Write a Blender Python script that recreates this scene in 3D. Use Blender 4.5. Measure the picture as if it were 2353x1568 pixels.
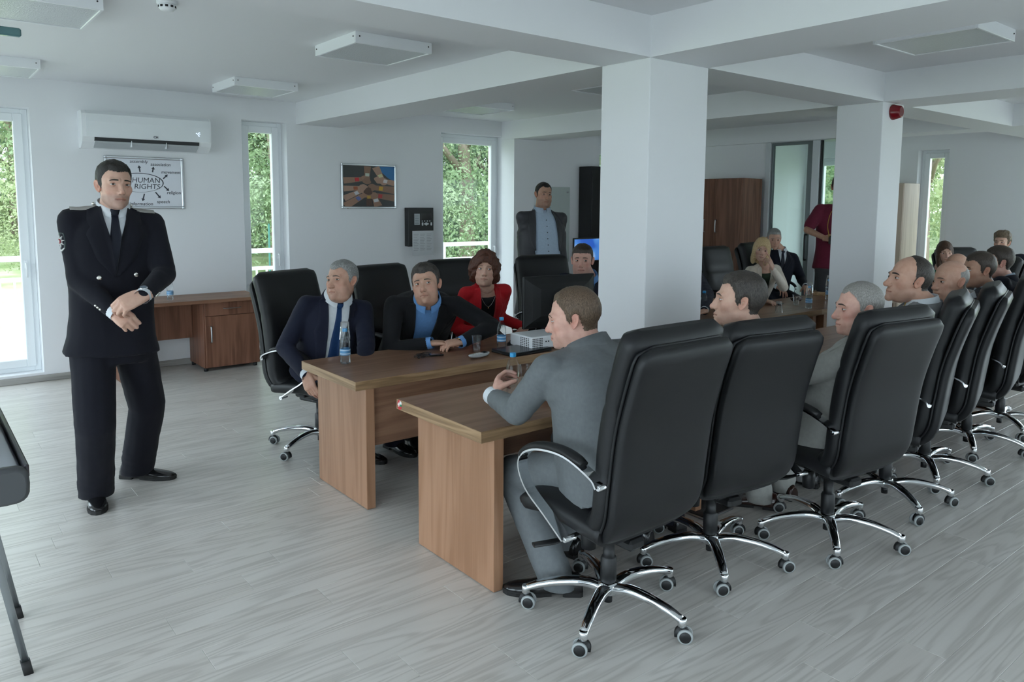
import bpy, math, random
import numpy as np
from mathutils import Vector, Matrix, noise
from mathutils.bvhtree import BVHTree
R = math.radians
PI = math.pi
SC = bpy.context.scene
for _o in list(bpy.data.objects):
    bpy.data.objects.remove(_o)
COL = SC.collection

# ------------------------------------------------------------------ camera
IMG_W, IMG_H = 2353.0, 1568.0
F_PX, CX, CY = 1740.8, 1184.9, 652.75
YAW, PITCH, ROLL = 0.888578, -0.104606, 0.0067217
CAM_Z = 1.70
def cam_axes():
    f = Vector((math.cos(YAW)*math.cos(PITCH), math.sin(YAW)*math.cos(PITCH), math.sin(PITCH)))
    r = Vector((math.sin(YAW), -math.cos(YAW), 0))
    u = r.cross(f)
    c, s = math.cos(ROLL), math.sin(ROLL)
    return c*r+s*u, -s*r+c*u, f
cam_d = bpy.data.cameras.new('camera')
cam = bpy.data.objects.new('camera', cam_d)
COL.objects.link(cam)
cam_d.sensor_fit = 'HORIZONTAL'
cam_d.sensor_width = 36.0
cam_d.lens = F_PX*36.0/IMG_W
cam_d.shift_x = (IMG_W/2-CX)/IMG_W
cam_d.shift_y = (CY-IMG_H/2)/IMG_W
cam_d.clip_start = 0.05
_r, _u, _f = cam_axes()
cam.matrix_world = Matrix(((_r.x, _u.x, -_f.x, 0), (_r.y, _u.y, -_f.y, 0), (_r.z, _u.z, -_f.z, CAM_Z), (0, 0, 0, 1)))
SC.camera = cam

# ------------------------------------------------------------------ sky light and exposure
world = bpy.data.worlds.new('overcast_sky')
SC.world = world
world.use_nodes = True
_nt = world.node_tree
_bg = _nt.nodes['Background']
_bg.inputs[0].default_value = (0.85, 0.93, 1.05, 1)
_bg.inputs[1].default_value = 5.5
SC.view_settings.view_transform = 'Standard'
SC.view_settings.look = 'None'
SC.view_settings.gamma = 1.0
SC.view_settings.use_curve_mapping = False
SC.view_settings.exposure = 0.22
USE_PORTALS = False
SC.cycles.use_denoising = True
SC.cycles.adaptive_threshold = 0.015
SC.cycles.max_bounces = 10
SC.cycles.diffuse_bounces = 6
SC.cycles.glossy_bounces = 4
SC.cycles.transparent_max_bounces = 12
SC.cycles.caustics_reflective = False
SC.cycles.caustics_refractive = False
SC.cycles.sample_clamp_indirect = 6.0

# ------------------------------------------------------------------ materials
MATS = {}
def pbr(name, col, rough=0.5, metal=0.0, spec=None, coat=0.0, sheen=0.0):
    if name in MATS:
        return MATS[name]
    m = bpy.data.materials.new(name)
    m.use_nodes = True
    b = m.node_tree.nodes['Principled BSDF']
    b.inputs['Base Color'].default_value = (col[0], col[1], col[2], 1)
    b.inputs['Roughness'].default_value = rough
    b.inputs['Metallic'].default_value = metal
    if spec is not None:
        b.inputs['Specular IOR Level'].default_value = spec
    if coat:
        b.inputs['Coat Weight'].default_value = coat
    if sheen:
        b.inputs['Sheen Weight'].default_value = sheen
        b.inputs['Sheen Roughness'].default_value = 0.5
    MATS[name] = m
    return m
def nd(m, typ, **kw):
    n = m.node_tree.nodes.new(typ)
    for k, v in kw.items():
        if hasattr(n, k):
            setattr(n, k, v)
    return n
def ln(m, a, ao, b, bi):
    m.node_tree.links.new(a.outputs[ao], b.inputs[bi])
def bsdf(m):
    return m.node_tree.nodes['Principled BSDF']
def ramp(m, stops):
    n = nd(m, 'ShaderNodeValToRGB')
    e = n.color_ramp.elements
    e[0].position, e[0].color = stops[0][0], (*stops[0][1], 1)
    e[1].position, e[1].color = stops[-1][0], (*stops[-1][1], 1)
    for p, c in stops[1:-1]:
        x = e.new(p)
        x.color = (*c, 1)
    return n
def add_bump(m, scale=300, strength=0.2, dist=0.001, detail=3, stretch=None, coord='Object'):
    tc = nd(m, 'ShaderNodeTexCoord')
    nz = nd(m, 'ShaderNodeTexNoise')
    nz.inputs['Scale'].default_value = scale
    nz.inputs['Detail'].default_value = detail
    if stretch:
        mp = nd(m, 'ShaderNodeMapping')
        mp.inputs['Scale'].default_value = stretch
        ln(m, tc, coord, mp, 0)
        ln(m, mp, 0, nz, 'Vector')
    else:
        ln(m, tc, coord, nz, 'Vector')
    bp = nd(m, 'ShaderNodeBump')
    bp.inputs['Strength'].default_value = strength
    bp.inputs['Distance'].default_value = dist
    ln(m, nz, 'Fac', bp, 'Height')
    ln(m, bp, 0, bsdf(m), 'Normal')
    return m
def cloth(name, col, rough=0.85, stripe=None, var=0.05, sheen=0.04):
    """woven cloth: fine weave relief, faint colour mottling, optional pin stripes"""
    if name in MATS:
        return MATS[name]
    m = pbr(name, col, rough, spec=0.25, sheen=sheen)
    tc = nd(m, 'ShaderNodeTexCoord')
    nz = nd(m, 'ShaderNodeTexNoise')
    nz.inputs['Scale'].default_value = 60
    nz.inputs['Detail'].default_value = 6
    ln(m, tc, 'Object', nz, 'Vector')
    d = tuple(c*(1-var) for c in col)
    l = tuple(min(1, c*(1+var)) for c in col)
    rp = ramp(m, [(0.35, d), (0.65, l)])
    ln(m, nz, 'Fac', rp, 'Fac')
    last, lo = rp, 'Color'
    if stripe:
        w = nd(m, 'ShaderNodeTexWave')
        w.inputs['Scale'].default_value = stripe[0]
        w.inputs['Distortion'].default_value = 0.6
        w.bands_direction = 'X'
        ln(m, tc, 'Object', w, 'Vector')
        rr = ramp(m, [(0.80, (0, 0, 0)), (0.97, (1, 1, 1))])
        ln(m, w, 'Fac', rr, 'Fac')
        mx = nd(m, 'ShaderNodeMix', data_type='RGBA')
        ml = nd(m, 'ShaderNodeMath', operation='MULTIPLY')
        ml.inputs[1].default_value = stripe[2]
        ln(m, rr, 'Color', ml, 0)
        ln(m, ml, 0, mx, 'Factor')
        ln(m, rp, 'Color', mx, 'A')
        mx.inputs['B'].default_value = (*stripe[1], 1)
        last, lo = mx, 'Result'
    ln(m, last, lo, bsdf(m), 'Base Color')
    n2 = nd(m, 'ShaderNodeTexNoise')
    n2.inputs['Scale'].default_value = 900
    ln(m, tc, 'Object', n2, 'Vector')
    bp = nd(m, 'ShaderNodeBump')
    bp.inputs['Strength'].default_value = 0.25
    bp.inputs['Distance'].default_value = 0.0008
    ln(m, n2, 'Fac', bp, 'Height')
    ln(m, bp, 0, bsdf(m), 'Normal')
    return m
def wood(name, dark, mid, light, axis='Z', scale=1.0, rough=0.42, rings=26.0, rnd=True):
    """laminate wood: long grain along one object axis, cathedral figure, fine pores"""
    if name in MATS:
        return MATS[name]
    m = pbr(name, mid, rough, spec=0.4)
    tc = nd(m, 'ShaderNodeTexCoord')
    oi = nd(m, 'ShaderNodeObjectInfo')
    off = nd(m, 'ShaderNodeVectorMath', operation='SCALE')
    cmb = nd(m, 'ShaderNodeCombineXYZ')
    for i in range(3):
        ln(m, oi, 'Random', cmb, i)
    ln(m, cmb, 0, off, 0)
    off.inputs['Scale'].default_value = 37.0 if rnd else 0.0
    ad = nd(m, 'ShaderNodeVectorMath', operation='ADD')
    ln(m, tc, 'Object', ad, 0)
    ln(m, off, 0, ad, 1)
    mp = nd(m, 'ShaderNodeMapping')
    st = {'X': (0.55, 7, 7), 'Y': (7, 0.55, 7), 'Z': (7, 7, 0.55)}[axis]
    mp.inputs['Scale'].default_value = tuple(s*scale for s in st)
    ln(m, ad, 0, mp, 0)
    n1 = nd(m, 'ShaderNodeTexNoise')
    n1.inputs['Scale'].default_value = 1.0
    n1.inputs['Detail'].default_value = 3
    n1.inputs['Distortion'].default_value = 0.6
    ln(m, mp, 0, n1, 'Vector')
    # growth rings: bands of the warped noise
    mu = nd(m, 'ShaderNodeMath', operation='MULTIPLY')
    mu.inputs[1].default_value = rings
    ln(m, n1, 'Fac', mu, 0)
    sn = nd(m, 'ShaderNodeMath', operation='SINE')
    ln(m, mu, 0, sn, 0)
    mr = nd(m, 'ShaderNodeMapRange')
    mr.inputs['From Min'].default_value = -1
    mr.inputs['From Max'].default_value = 1
    ln(m, sn, 0, mr, 'Value')
    mp2 = nd(m, 'ShaderNodeMapping')
    st2 = {'X': (3, 160, 160), 'Y': (160, 3, 160), 'Z': (160, 160, 3)}[axis]
    mp2.inputs['Scale'].default_value = tuple(s*scale for s in st2)
    ln(m, ad, 0, mp2, 0)
    n2 = nd(m, 'ShaderNodeTexNoise')
    n2.inputs['Scale'].default_value = 1.0
    n2.inputs['Detail'].default_value = 4
    ln(m, mp2, 0, n2, 'Vector')
    mx = nd(m, 'ShaderNodeMix', data_type='FLOAT')
    mx.inputs['Factor'].default_value = 0.55
    ln(m, mr, 'Result', mx, 2)
    ln(m, n2, 'Fac', mx, 3)
    rp = ramp(m, [(0.22, dark), (0.5, mid), (0.80, light)])
    ln(m, mx, 0, rp, 'Fac')
    mp3 = nd(m, 'ShaderNodeMapping')
    mp3.inputs['Scale'].default_value = {'X': (.5, 4, 4), 'Y': (4, .5, 4), 'Z': (4, 4, .5)}[axis]
    ln(m, ad, 0, mp3, 0)
    n3 = nd(m, 'ShaderNodeTexNoise')
    n3.inputs['Scale'].default_value = 1.0
    n3.inputs['Detail'].default_value = 1
    ln(m, mp3, 0, n3, 'Vector')
    rp3 = ramp(m, [(0.3, (0.90, 0.89, 0.88)), (0.7, (1.0, 1.0, 1.0))])
    ln(m, n3, 'Fac', rp3, 'Fac')
    mm = nd(m, 'ShaderNodeMix', data_type='RGBA', blend_type='MULTIPLY')
    mm.inputs['Factor'].default_value = 1.0
    ln(m, rp, 'Color', mm, 'A')
    ln(m, rp3, 'Color', mm, 'B')
    ln(m, mm, 'Result', bsdf(m), 'Base Color')
    bp = nd(m, 'ShaderNodeBump')
    bp.inputs['Strength'].default_value = 0.12
    bp.inputs['Distance'].default_value = 0.0006
    ln(m, n2, 'Fac', bp, 'Height')
    ln(m, bp, 0, bsdf(m), 'Normal')
    return m
def clear_glass(name, tint=(0.93, 0.97, 0.96), gloss=0.10):
    """pane: straight-through transmission with a fresnel reflection"""
    if name in MATS:
        return MATS[name]
    m = bpy.data.materials.new(name)
    m.use_nodes = True
    nt = m.node_tree
    nt.nodes.remove(nt.nodes['Principled BSDF'])
    out = [n for n in nt.nodes if n.type == 'OUTPUT_MATERIAL'][0]
    tr = nd(m, 'ShaderNodeBsdfTransparent')
    tr.inputs[0].default_value = (*tint, 1)
    gl = nd(m, 'ShaderNodeBsdfGlossy')
    gl.inputs['Roughness'].default_value = 0.03
    lw = nd(m, 'ShaderNodeLayerWeight')
    lw.inputs['Blend'].default_value = 0.25
    mul = nd(m, 'ShaderNodeMath', operation='MULTIPLY_ADD')
    mul.inputs[1].default_value = 0.40
    mul.inputs[2].default_value = gloss*0.25-.008
    ln(m, lw, 'Fresnel', mul, 0)
    mx = nd(m, 'ShaderNodeMixShader')
    ln(m, mul, 0, mx, 0)
    ln(m, tr, 0, mx, 1)
    ln(m, gl, 0, mx, 2)
    nt.links.new(mx.outputs[0], out.inputs[0])
    MATS[name] = m
    return m

# ------------------------------------------------------------------ mesh builder
class MB:
    def __init__(self):
        self.v, self.f, self.s, self.m = [], [], [], []
        self.mi = 0
        self.sm = False
    def add(self, verts, faces, smooth=None):
        b = len(self.v)
        self.v += [tuple(p) for p in verts]
        self.f += [tuple(b+i for i in fc) for fc in faces]
        self.s += [self.sm if smooth is None else smooth]*len(faces)
        self.m += [self.mi]*len(faces)
        return self
    def box(self, x0, x1, y0, y1, z0, z1):
        v = [(x, y, z) for z in (z0, z1) for y in (y0, y1) for x in (x0, x1)]
        f = [(0, 2, 3, 1), (4, 5, 7, 6), (0, 1, 5, 4), (2, 6, 7, 3), (0, 4, 6, 2), (1, 3, 7, 5)]
        return self.add(v, f, False)
    def bbox(self, x0, x1, y0, y1, z0, z1, c=0.002, smooth=False):
        """box with chamfered edges"""
        c = min(c, (x1-x0)*.49, (y1-y0)*.49, (z1-z0)*.49)
        X, Y, Z = (x0, x1), (y0, y1), (z0, z1)
        v, idx = [], {}
        for i in (0, 1):
            for j in (0, 1):
                for k in (0, 1):
                    si, sj, sk = (1, -1)[i]*c, (1, -1)[j]*c, (1, -1)[k]*c
                    for a, p in (('x', (X[i], Y[j]+sj, Z[k]+sk)), ('y', (X[i]+si, Y[j], Z[k]+sk)), ('z', (X[i]+si, Y[j]+sj, Z[k]))):
                        idx[i, j, k, a] = len(v)
                        v.append(p)
        f = []
        for i in (0, 1):
            q = [idx[i, 0, 0, 'x'], idx[i, 1, 0, 'x'], idx[i, 1, 1, 'x'], idx[i, 0, 1, 'x']]
            f.append(q if i else q[::-1])
            q = [idx[0, i, 0, 'y'], idx[0, i, 1, 'y'], idx[1, i, 1, 'y'], idx[1, i, 0, 'y']]
            f.append(q if i else q[::-1])
            q = [idx[0, 0, i, 'z'], idx[1, 0, i, 'z'], idx[1, 1, i, 'z'], idx[0, 1, i, 'z']]
            f.append(q if i else q[::-1])
        for j in (0, 1):
            for k in (0, 1):
                q = [idx[0, j, k, 'y'], idx[1, j, k, 'y'], idx[1, j, k, 'z'], idx[0, j, k, 'z']]
                f.append(q if (j ^ k) else q[::-1])
                q = [idx[j, 0, k, 'z'], idx[j, 1, k, 'z'], idx[j, 1, k, 'x'], idx[j, 0, k, 'x']]
                f.append(q if (j ^ k) else q[::-1])
                q = [idx[j, k, 0, 'x'], idx[j, k, 1, 'x'], idx[j, k, 1, 'y'], idx[j, k, 0, 'y']]
                f.append(q if (j ^ k) else q[::-1])
        for i in (0, 1):
            for j in (0, 1):
                for k in (0, 1):
                    q = [idx[i, j, k, a] for a in 'xyz']
                    f.append(q if (i ^ j ^ k) else q[::-1])
        return self.add(v, f, smooth)
    def loft(self, rings, cap=True, closed=True, smooth=True):
        n = len(rings[0])
        v = [p for r in rings for p in r]
        f = []
        for i in range(len(rings)-1):
            for j in range(n if closed else n-1):
                k = (j+1) % n
                f.append((i*n+j, i*n+k, (i+1)*n+k, (i+1)*n+j))
        self.add(v, f, smooth)
        if cap and closed:
            b = len(self.v)-len(v)
            self.f += [tuple(b+i for i in range(n))[::-1], tuple(b+(len(rings)-1)*n+i for i in range(n))]
            self.s += [False, False]
            self.m += [self.mi]*2
        return self
    def tube(self, pts, r, n=10, cap=True, smooth=True, flat=None):
        """tube along a path; r is one radius or one per point; flat=(a,b) scales the section axes"""
        pts = [Vector(p) for p in pts]
        rs = r if isinstance(r, (list, tuple)) else [r]*len(pts)
        rings, up = [], None
        for i, p in enumerate(pts):
            t = (pts[min(i+1, len(pts)-1)]-pts[max(i-1, 0)]).normalized()
            if up is None:
                a = Vector((0, 0, 1)) if abs(t.z) < 0.9 else Vector((1, 0, 0))
                up = (a-t*a.dot(t)).normalized()
            else:
                up = (up-t*up.dot(t)).normalized()
            sd = t.cross(up)
            fa, fb = flat or (1, 1)
            rings.append([p+(sd*math.cos(2*PI*j/n)*fa+up*math.sin(2*PI*j/n)*fb)*rs[i] for j in range(n)])
        return self.loft(rings, cap, True, smooth)
    def lathe(self, prof, n=20, origin=(0, 0, 0), axis='Z', smooth=True):
        o = Vector(origin)
        rings = []
        for (r, h) in prof:
            ring = []
            for j in range(n):
                a = 2*PI*j/n
                c, s = r*math.cos(a), r*math.sin(a)
                ring.append(o+Vector({'Z': (c, s, h), 'X': (h, c, s), 'Y': (s, h, c)}[axis]))
            rings.append(ring)
        return self.loft(rings, True, True, smooth)
    def ball(self, c, r, n=12, m=8, sc=(1, 1, 1)):
        prof = []
        rings = []
        for i in range(1, m):
            t = PI*i/m
            rings.append([(c[0]+r*sc[0]*math.sin(t)*math.cos(2*PI*j/n), c[1]+r*sc[1]*math.sin(t)*math.sin(2*PI*j/n), c[2]-r*sc[2]*math.cos(t)) for j in range(n)])
        return self.loft(rings, True, True, True)
    def prism(self, poly, h0, h1, plane='XY', smooth=False):
        """poly in 2D extruded along the third axis"""
        def P(a, b, h):
            return {'XY': (a, b, h), 'XZ': (a, h, b), 'YZ': (h, a, b)}[plane]
        n = len(poly)
        v = [P(a, b, h0) for a, b in poly]+[P(a, b, h1) for a, b in poly]
        f = [tuple(range(n))[::-1], tuple(range(n, 2*n))]
        f += [(i, (i+1) % n, n+(i+1) % n, n+i) for i in range(n)]
        return self.add(v, f, smooth)
    def build(self, name, mats, parent=None, smooth=None):
        me = bpy.data.meshes.new(name)
        me.from_pydata(self.v, [], self.f)
        if not isinstance(mats, (list, tuple)):
            mats = [mats]
        for m in mats:
            me.materials.append(m)
        me.polygons.foreach_set('use_smooth', [bool(x) for x in (self.s if smooth is None else [smooth]*len(self.f))])
        if len(mats) > 1:
            me.polygons.foreach_set('material_index', self.m)
        me.update()
        o = bpy.data.objects.new(name, me)
        COL.objects.link(o)
        if parent is not None:
            o.parent = parent
        return o
def tag(o, label=None, cat=None, group=None, kind=None):
    if label:
        o['label'] = label
    if cat:
        o['category'] = cat
    if group:
        o['group'] = group
    if kind:
        o['kind'] = kind
    return o
def thing(name, loc, rz=0.0, label=None, cat=None, group=None, kind=None):
    o = bpy.data.objects.new(name, None)
    COL.objects.link(o)
    o.location = loc
    o.rotation_euler = (0, 0, rz)
    o.empty_display_size = 0.1
    return tag(o, label, cat, group, kind)
def copy_tree(o, parent=None):
    c = o.copy()
    COL.objects.link(c)
    c.parent = parent
    for ch in list(o.children):
        copy_tree(ch, c)
    return c
def inst(src, name, parent, loc=(0, 0, 0), rot=(0, 0, 0), scale=(1, 1, 1)):
    """another object on the same mesh"""
    o = bpy.data.objects.new(name, src)
    COL.objects.link(o)
    o.parent = parent
    o.location, o.rotation_euler, o.scale = loc, rot, scale
    return o
def spline(pts, n=6):
    """catmull-rom through points"""
    P = [Vector(p) for p in pts]
    P = [2*P[0]-P[1]]+P+[2*P[-1]-P[-2]]
    out = []
    for i in range(1, len(P)-2):
        for k in range(n):
            t = k/n
            a, b, c, d = P[i-1], P[i], P[i+1], P[i+2]
            out.append(0.5*((2*b)+(c-a)*t+(2*a-5*b+4*c-d)*t*t+(3*b-a-3*c+d)*t**3))
    out.append(P[-2])
    return out
def section(w, t, n=28, p=3.2):
    out = []
    for j in range(n):
        a = 2*PI*j/n
        c, s = math.cos(a), math.sin(a)
        out.append((w*math.copysign(abs(c)**(2/p), c), t*math.copysign(abs(s)**(2/p), s)))
    return out
# ------------------------------------------------------------------ shared materials
M_WALL = add_bump(pbr('wall_paint', (0.80, 0.81, 0.83), 0.75, spec=0.3), 420, 0.10, 0.0006)
M_CEIL = add_bump(pbr('ceiling_paint', (0.80, 0.81, 0.83), 0.8, spec=0.25), 380, 0.08, 0.0006)
M_PVC = pbr('white_pvc', (0.82, 0.85, 0.87), 0.35)
M_ALU = pbr('grey_aluminium_frame', (0.60, 0.63, 0.65), 0.4, 0.2)
M_GLASS = clear_glass('window_glass', gloss=.03)
M_WHITE_PLASTIC = pbr('white_plastic', (0.83, 0.85, 0.87), 0.3)
M_RUBBER = pbr('black_rubber', (0.012, 0.012, 0.013), 0.6)
M_BLACK_PLASTIC = add_bump(pbr('black_plastic', (0.010, 0.0105, 0.0115), 0.45, spec=.4), 700, 0.1, 0.0004)
M_CHROME = pbr('chrome', (0.80, 0.82, 0.84), 0.07, 1.0)
M_STEEL = pbr('brushed_steel', (0.55, 0.57, 0.59), 0.3, 1.0)
M_LEATHER = add_bump(pbr('black_leather', (0.0095, 0.0100, 0.0115), 0.44, spec=0.34), 480, 0.28, 0.0009, 4)
M_TABLE = wood('walnut_laminate_lengthwise', (0.205, 0.108, 0.066), (0.265, 0.146, 0.092), (0.31, 0.178, 0.115), 'X', rough=.34)
M_TABLE_V = wood('walnut_laminate_upright', (0.295, 0.152, 0.083), (0.345, 0.184, 0.106), (0.385, 0.212, 0.127), 'Z')
M_EDGE = wood('oak_edge_band', (0.22, 0.135, 0.070), (0.34, 0.215, 0.118), (0.43, 0.285, 0.165), 'X', 1.6)
M_EDGE_Y = wood('oak_edge_band_cross', (0.22, 0.135, 0.070), (0.34, 0.215, 0.118), (0.43, 0.285, 0.165), 'Y', 1.6)
M_BROWN = wood('brown_cabinet_laminate', (0.15, 0.064, 0.038), (0.215, 0.096, 0.058), (0.26, 0.122, 0.077), 'Z')
M_FLOOR = wood('grey_oak_plank', (0.49, 0.462, 0.430), (0.605, 0.575, 0.54), (0.635, 0.605, 0.57), 'X', 0.8, 0.30, rings=80.0)
M_SKIRT = wood('grey_skirting', (0.24, 0.235, 0.22), (0.36, 0.35, 0.33), (0.42, 0.41, 0.39), 'X')
bsdf(M_FLOOR).inputs['Specular IOR Level'].default_value = 0.55

# ------------------------------------------------------------------ walls
X0, X1, XP = -2.2, 12.0, 9.5      # left wall, right wall, partition with the glass door
Y0, Y1 = -2.6, 8.3                # near wall, far wall
ZC, ZB = 2.82, 2.58               # ceiling, underside of the beams
TH = 0.30
def wall(name, axis, pos, a0, a1, out, holes, z1=ZC):
    """a wall across x (axis 'X') or y, with rectangular openings (a0,a1,z0,z1)"""
    mb = MB()
    lo, hi = sorted((pos, pos+out*TH))
    def bx(p, q, z0, zz):
        if q-p < 1e-4 or zz-z0 < 1e-4:
            return
        if axis == 'X':
            mb.box(p, q, lo, hi, z0, zz)
        else:
            mb.box(lo, hi, p, q, z0, zz)
    cur = a0
    for (h0, h1, hz0, hz1) in sorted(holes):
        bx(cur, h0, 0, z1)
        bx(h0, h1, 0, hz0)
        bx(h0, h1, hz1, z1)
        cur = h1
    bx(cur, a1, 0, z1)
    return tag(mb.build(name, M_WALL), kind='structure')
WIN_FAR = [(-1.35, 0.985, 0.085, 2.55), (2.925, 3.425, 0.085, 2.59), (5.49, 6.52, 0.085, 2.62)]
w = wall('wall_far', 'X', Y1, X0-TH, XP+.4, 1, WIN_FAR+[(8.38, 9.1, 0.9, 2.6)])
w['label'] = 'white wall with three tall windows, air conditioner and pictures'
WIN_RIGHT = [(4.72, 5.16, 0.085, 2.55)]
tag(wall('wall_right', 'Y', X1, Y0-TH, 7.0, 1, WIN_RIGHT+[(-2.0, 2.8, 0.3, 2.5), (5.7, 6.85, 0.3, 2.5)]), 'white end wall with one narrow tall window')
WIN_LEFT = [(-2.2, 0.8, 0.1, 2.55), (1.2, 4.0, 0.1, 2.55), (4.4, 7.4, 0.1, 2.55)]
tag(wall('wall_left', 'Y', X0, Y0-TH, Y1+TH, -1, WIN_LEFT), 'white side wall with tall windows')
WIN_NEAR = [(-1.2, 0.4, 0.1, 2.55), (2.2, 3.8, 0.1, 2.55), (5.6, 7.6, 0.1, 2.55), (9.2, 11.4, 0.1, 2.55)]
tag(wall('wall_near', 'X', Y0, X0-TH, X1+TH, -1, WIN_NEAR), 'white wall with tall windows')
DOOR = (4.95, 6.13, 0.0, 2.645)
mb = MB()
mb.box(XP, XP+.14, 4.42, DOOR[0], 0, ZC)
mb.box(XP, XP+.14, DOOR[1], Y1, 0, ZC)
mb.box(XP, XP+.14, DOOR[0], DOOR[1], DOOR[3], ZC)
tag(mb.build('wall_partition', M_WALL), 'white partition wall around the grey framed glass door', kind='structure')
mb = MB()
mb.box(XP+.14, X1, 7.0, 7.0+TH, 0, ZC)
tag(mb.build('wall_alcove', M_WALL), 'white wall seen through the glass door', kind='structure')
mb = MB()
mb.box(6.5, 8.08, 8.05, Y1+.02, 0, ZC)
tag(mb.build('wall_recess', M_WALL), 'white wall section beyond the third window', kind='structure')

# ceiling with its grid of downstand beams
mb = MB()
mb.box(X0-TH, X1+TH, Y0-TH, Y1+TH, ZC, ZC+.2)
ceil = tag(mb.build('ceiling', M_CEIL), 'white ceiling crossed by shallow beams', kind='structure')
def beam(x0, x1, y0, y1, zb=ZB):
    m = MB()
    m.box(x0, x1, y0, y1, zb, ZC)
    return m.build('beam', M_CEIL, ceil)
XB = [(0.55-TH-2.4, 1.15-TH-2.4), (3.54, 4.10), (6.48, 7.02), (9.44, 9.92)]
YB = (3.095, 3.50)
beam(X0, X1, *YB)
for (a, b) in XB[1:]:
    beam(a, b, YB[1], Y1)
    beam(a, b, Y0, YB[0])
for i, (x, xx) in enumerate(((3.54, 4.10), (6.48, 6.86))):
    m = MB()
    m.bbox(x, xx, YB[0], YB[1], 0, ZB, 0.004)
    tag(m.build('column', M_WALL), ['wide white square column standing between the tables', 'white square column with the red alarm sounder'][i], kind='structure')

# skirting boards
def skirting(name, segs):
    m = MB()
    for (a0, a1, b0, b1) in segs:
        m.bbox(a0, a1, b0, b1, 0, 0.062, 0.004)
    tag(m.build(name, M_SKIRT), 'grey wood-look skirting board', kind='structure')
skirting('baseboard_far', [(X0, 6.5, Y1-.014, Y1), (6.5, 8.08, 8.036, 8.05), (8.08, XP, Y1-.014, Y1)])
skirting('baseboard_partition', [(XP-.014, XP, 4.42, DOOR[0]), (XP-.014, XP, DOOR[1], Y1)])
skirting('baseboard_right', [(X1-.014, X1, Y0, 7.0)])
skirting('baseboard_left', [(X0, X0+.014, Y0, Y1)])

# ------------------------------------------------------------------ floor planks
fl = MB()
fl.box(X0-TH, X1+TH, Y0-TH, Y1+TH, -.12, -0.012)
floor = tag(fl.build('floor', pbr('floor_screed', (0.16, 0.16, 0.16), 0.9)), 'grey oak plank floor', kind='structure')
PW, PL, PY = 0.1643, 1.39, 1.2275
def plank_mesh(L):
    m = MB()
    c = 0.0011
    x, y = L/2-.0003, PW/2-.0003
    v = [(-x, -y, -c), (x, -y, -c), (x, y, -c), (-x, y, -c),
         (-x+c, -y+c, 0), (x-c, -y+c, 0), (x-c, y-c, 0), (-x+c, y-c, 0),
         (-x, -y, -.012), (x, -y, -.012), (x, y, -.012), (-x, y, -.012)]
    f = [(4, 5, 6, 7), (0, 1, 5, 4), (1, 2, 6, 5), (2, 3, 7, 6), (3, 0, 4, 7), (8, 9, 1, 0), (9, 10, 2, 1), (10, 11, 3, 2), (11, 8, 0, 3)]
    m.add(v, f, False)
    return m
_pm = bpy.data.meshes.new('plank')
_m = plank_mesh(PL)
_pm.from_pydata(_m.v, [], _m.f)
_pm.materials.append(M_FLOOR)
KNOWN = {0: 2.53, 1: 2.783, 2: 3.184, 9: 0.80, 10: 1.34, 11: 0.751, 12: 1.12, 15: 0.655, 19: 0.556, 20: 0.60, 21: 0.98}
rng = random.Random(5)
cands = []
for k in range(-24, 44):
    yc = PY+PW*(k+.5)
    j0 = KNOWN.get(k, rng.random()*PL)
    n = int((X0-TH-j0)//PL)
    x = j0+n*PL
    while x < X1+TH:
        cands.append((x+PL/2, yc))
        x += PL
def seen(x, y):
    d = x*math.cos(YAW)+y*math.sin(YAW)
    s = x*math.sin(YAW)-y*math.cos(YAW)
    if d < 0.9:
        return None
    return d if abs(s/d) < 0.70+0.7/d and d > 1.5 else None
vis = sorted([(seen(x, y), x, y) for x, y in cands if seen(x, y) is not None and y < Y1 and x < XP])
pick = set((x, y) for _, x, y in vis[:298])
rest = MB()
for (x, y) in cands:
    if (x, y) in pick:
        inst(_pm, 'plank', floor, (x, y, 0))
    else:
        rest.add([(a+x, b+y, c) for a, b, c in _m.v], _m.f, False)
tag(rest.build('plank_field', M_FLOOR, floor), kind='stuff')

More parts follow.
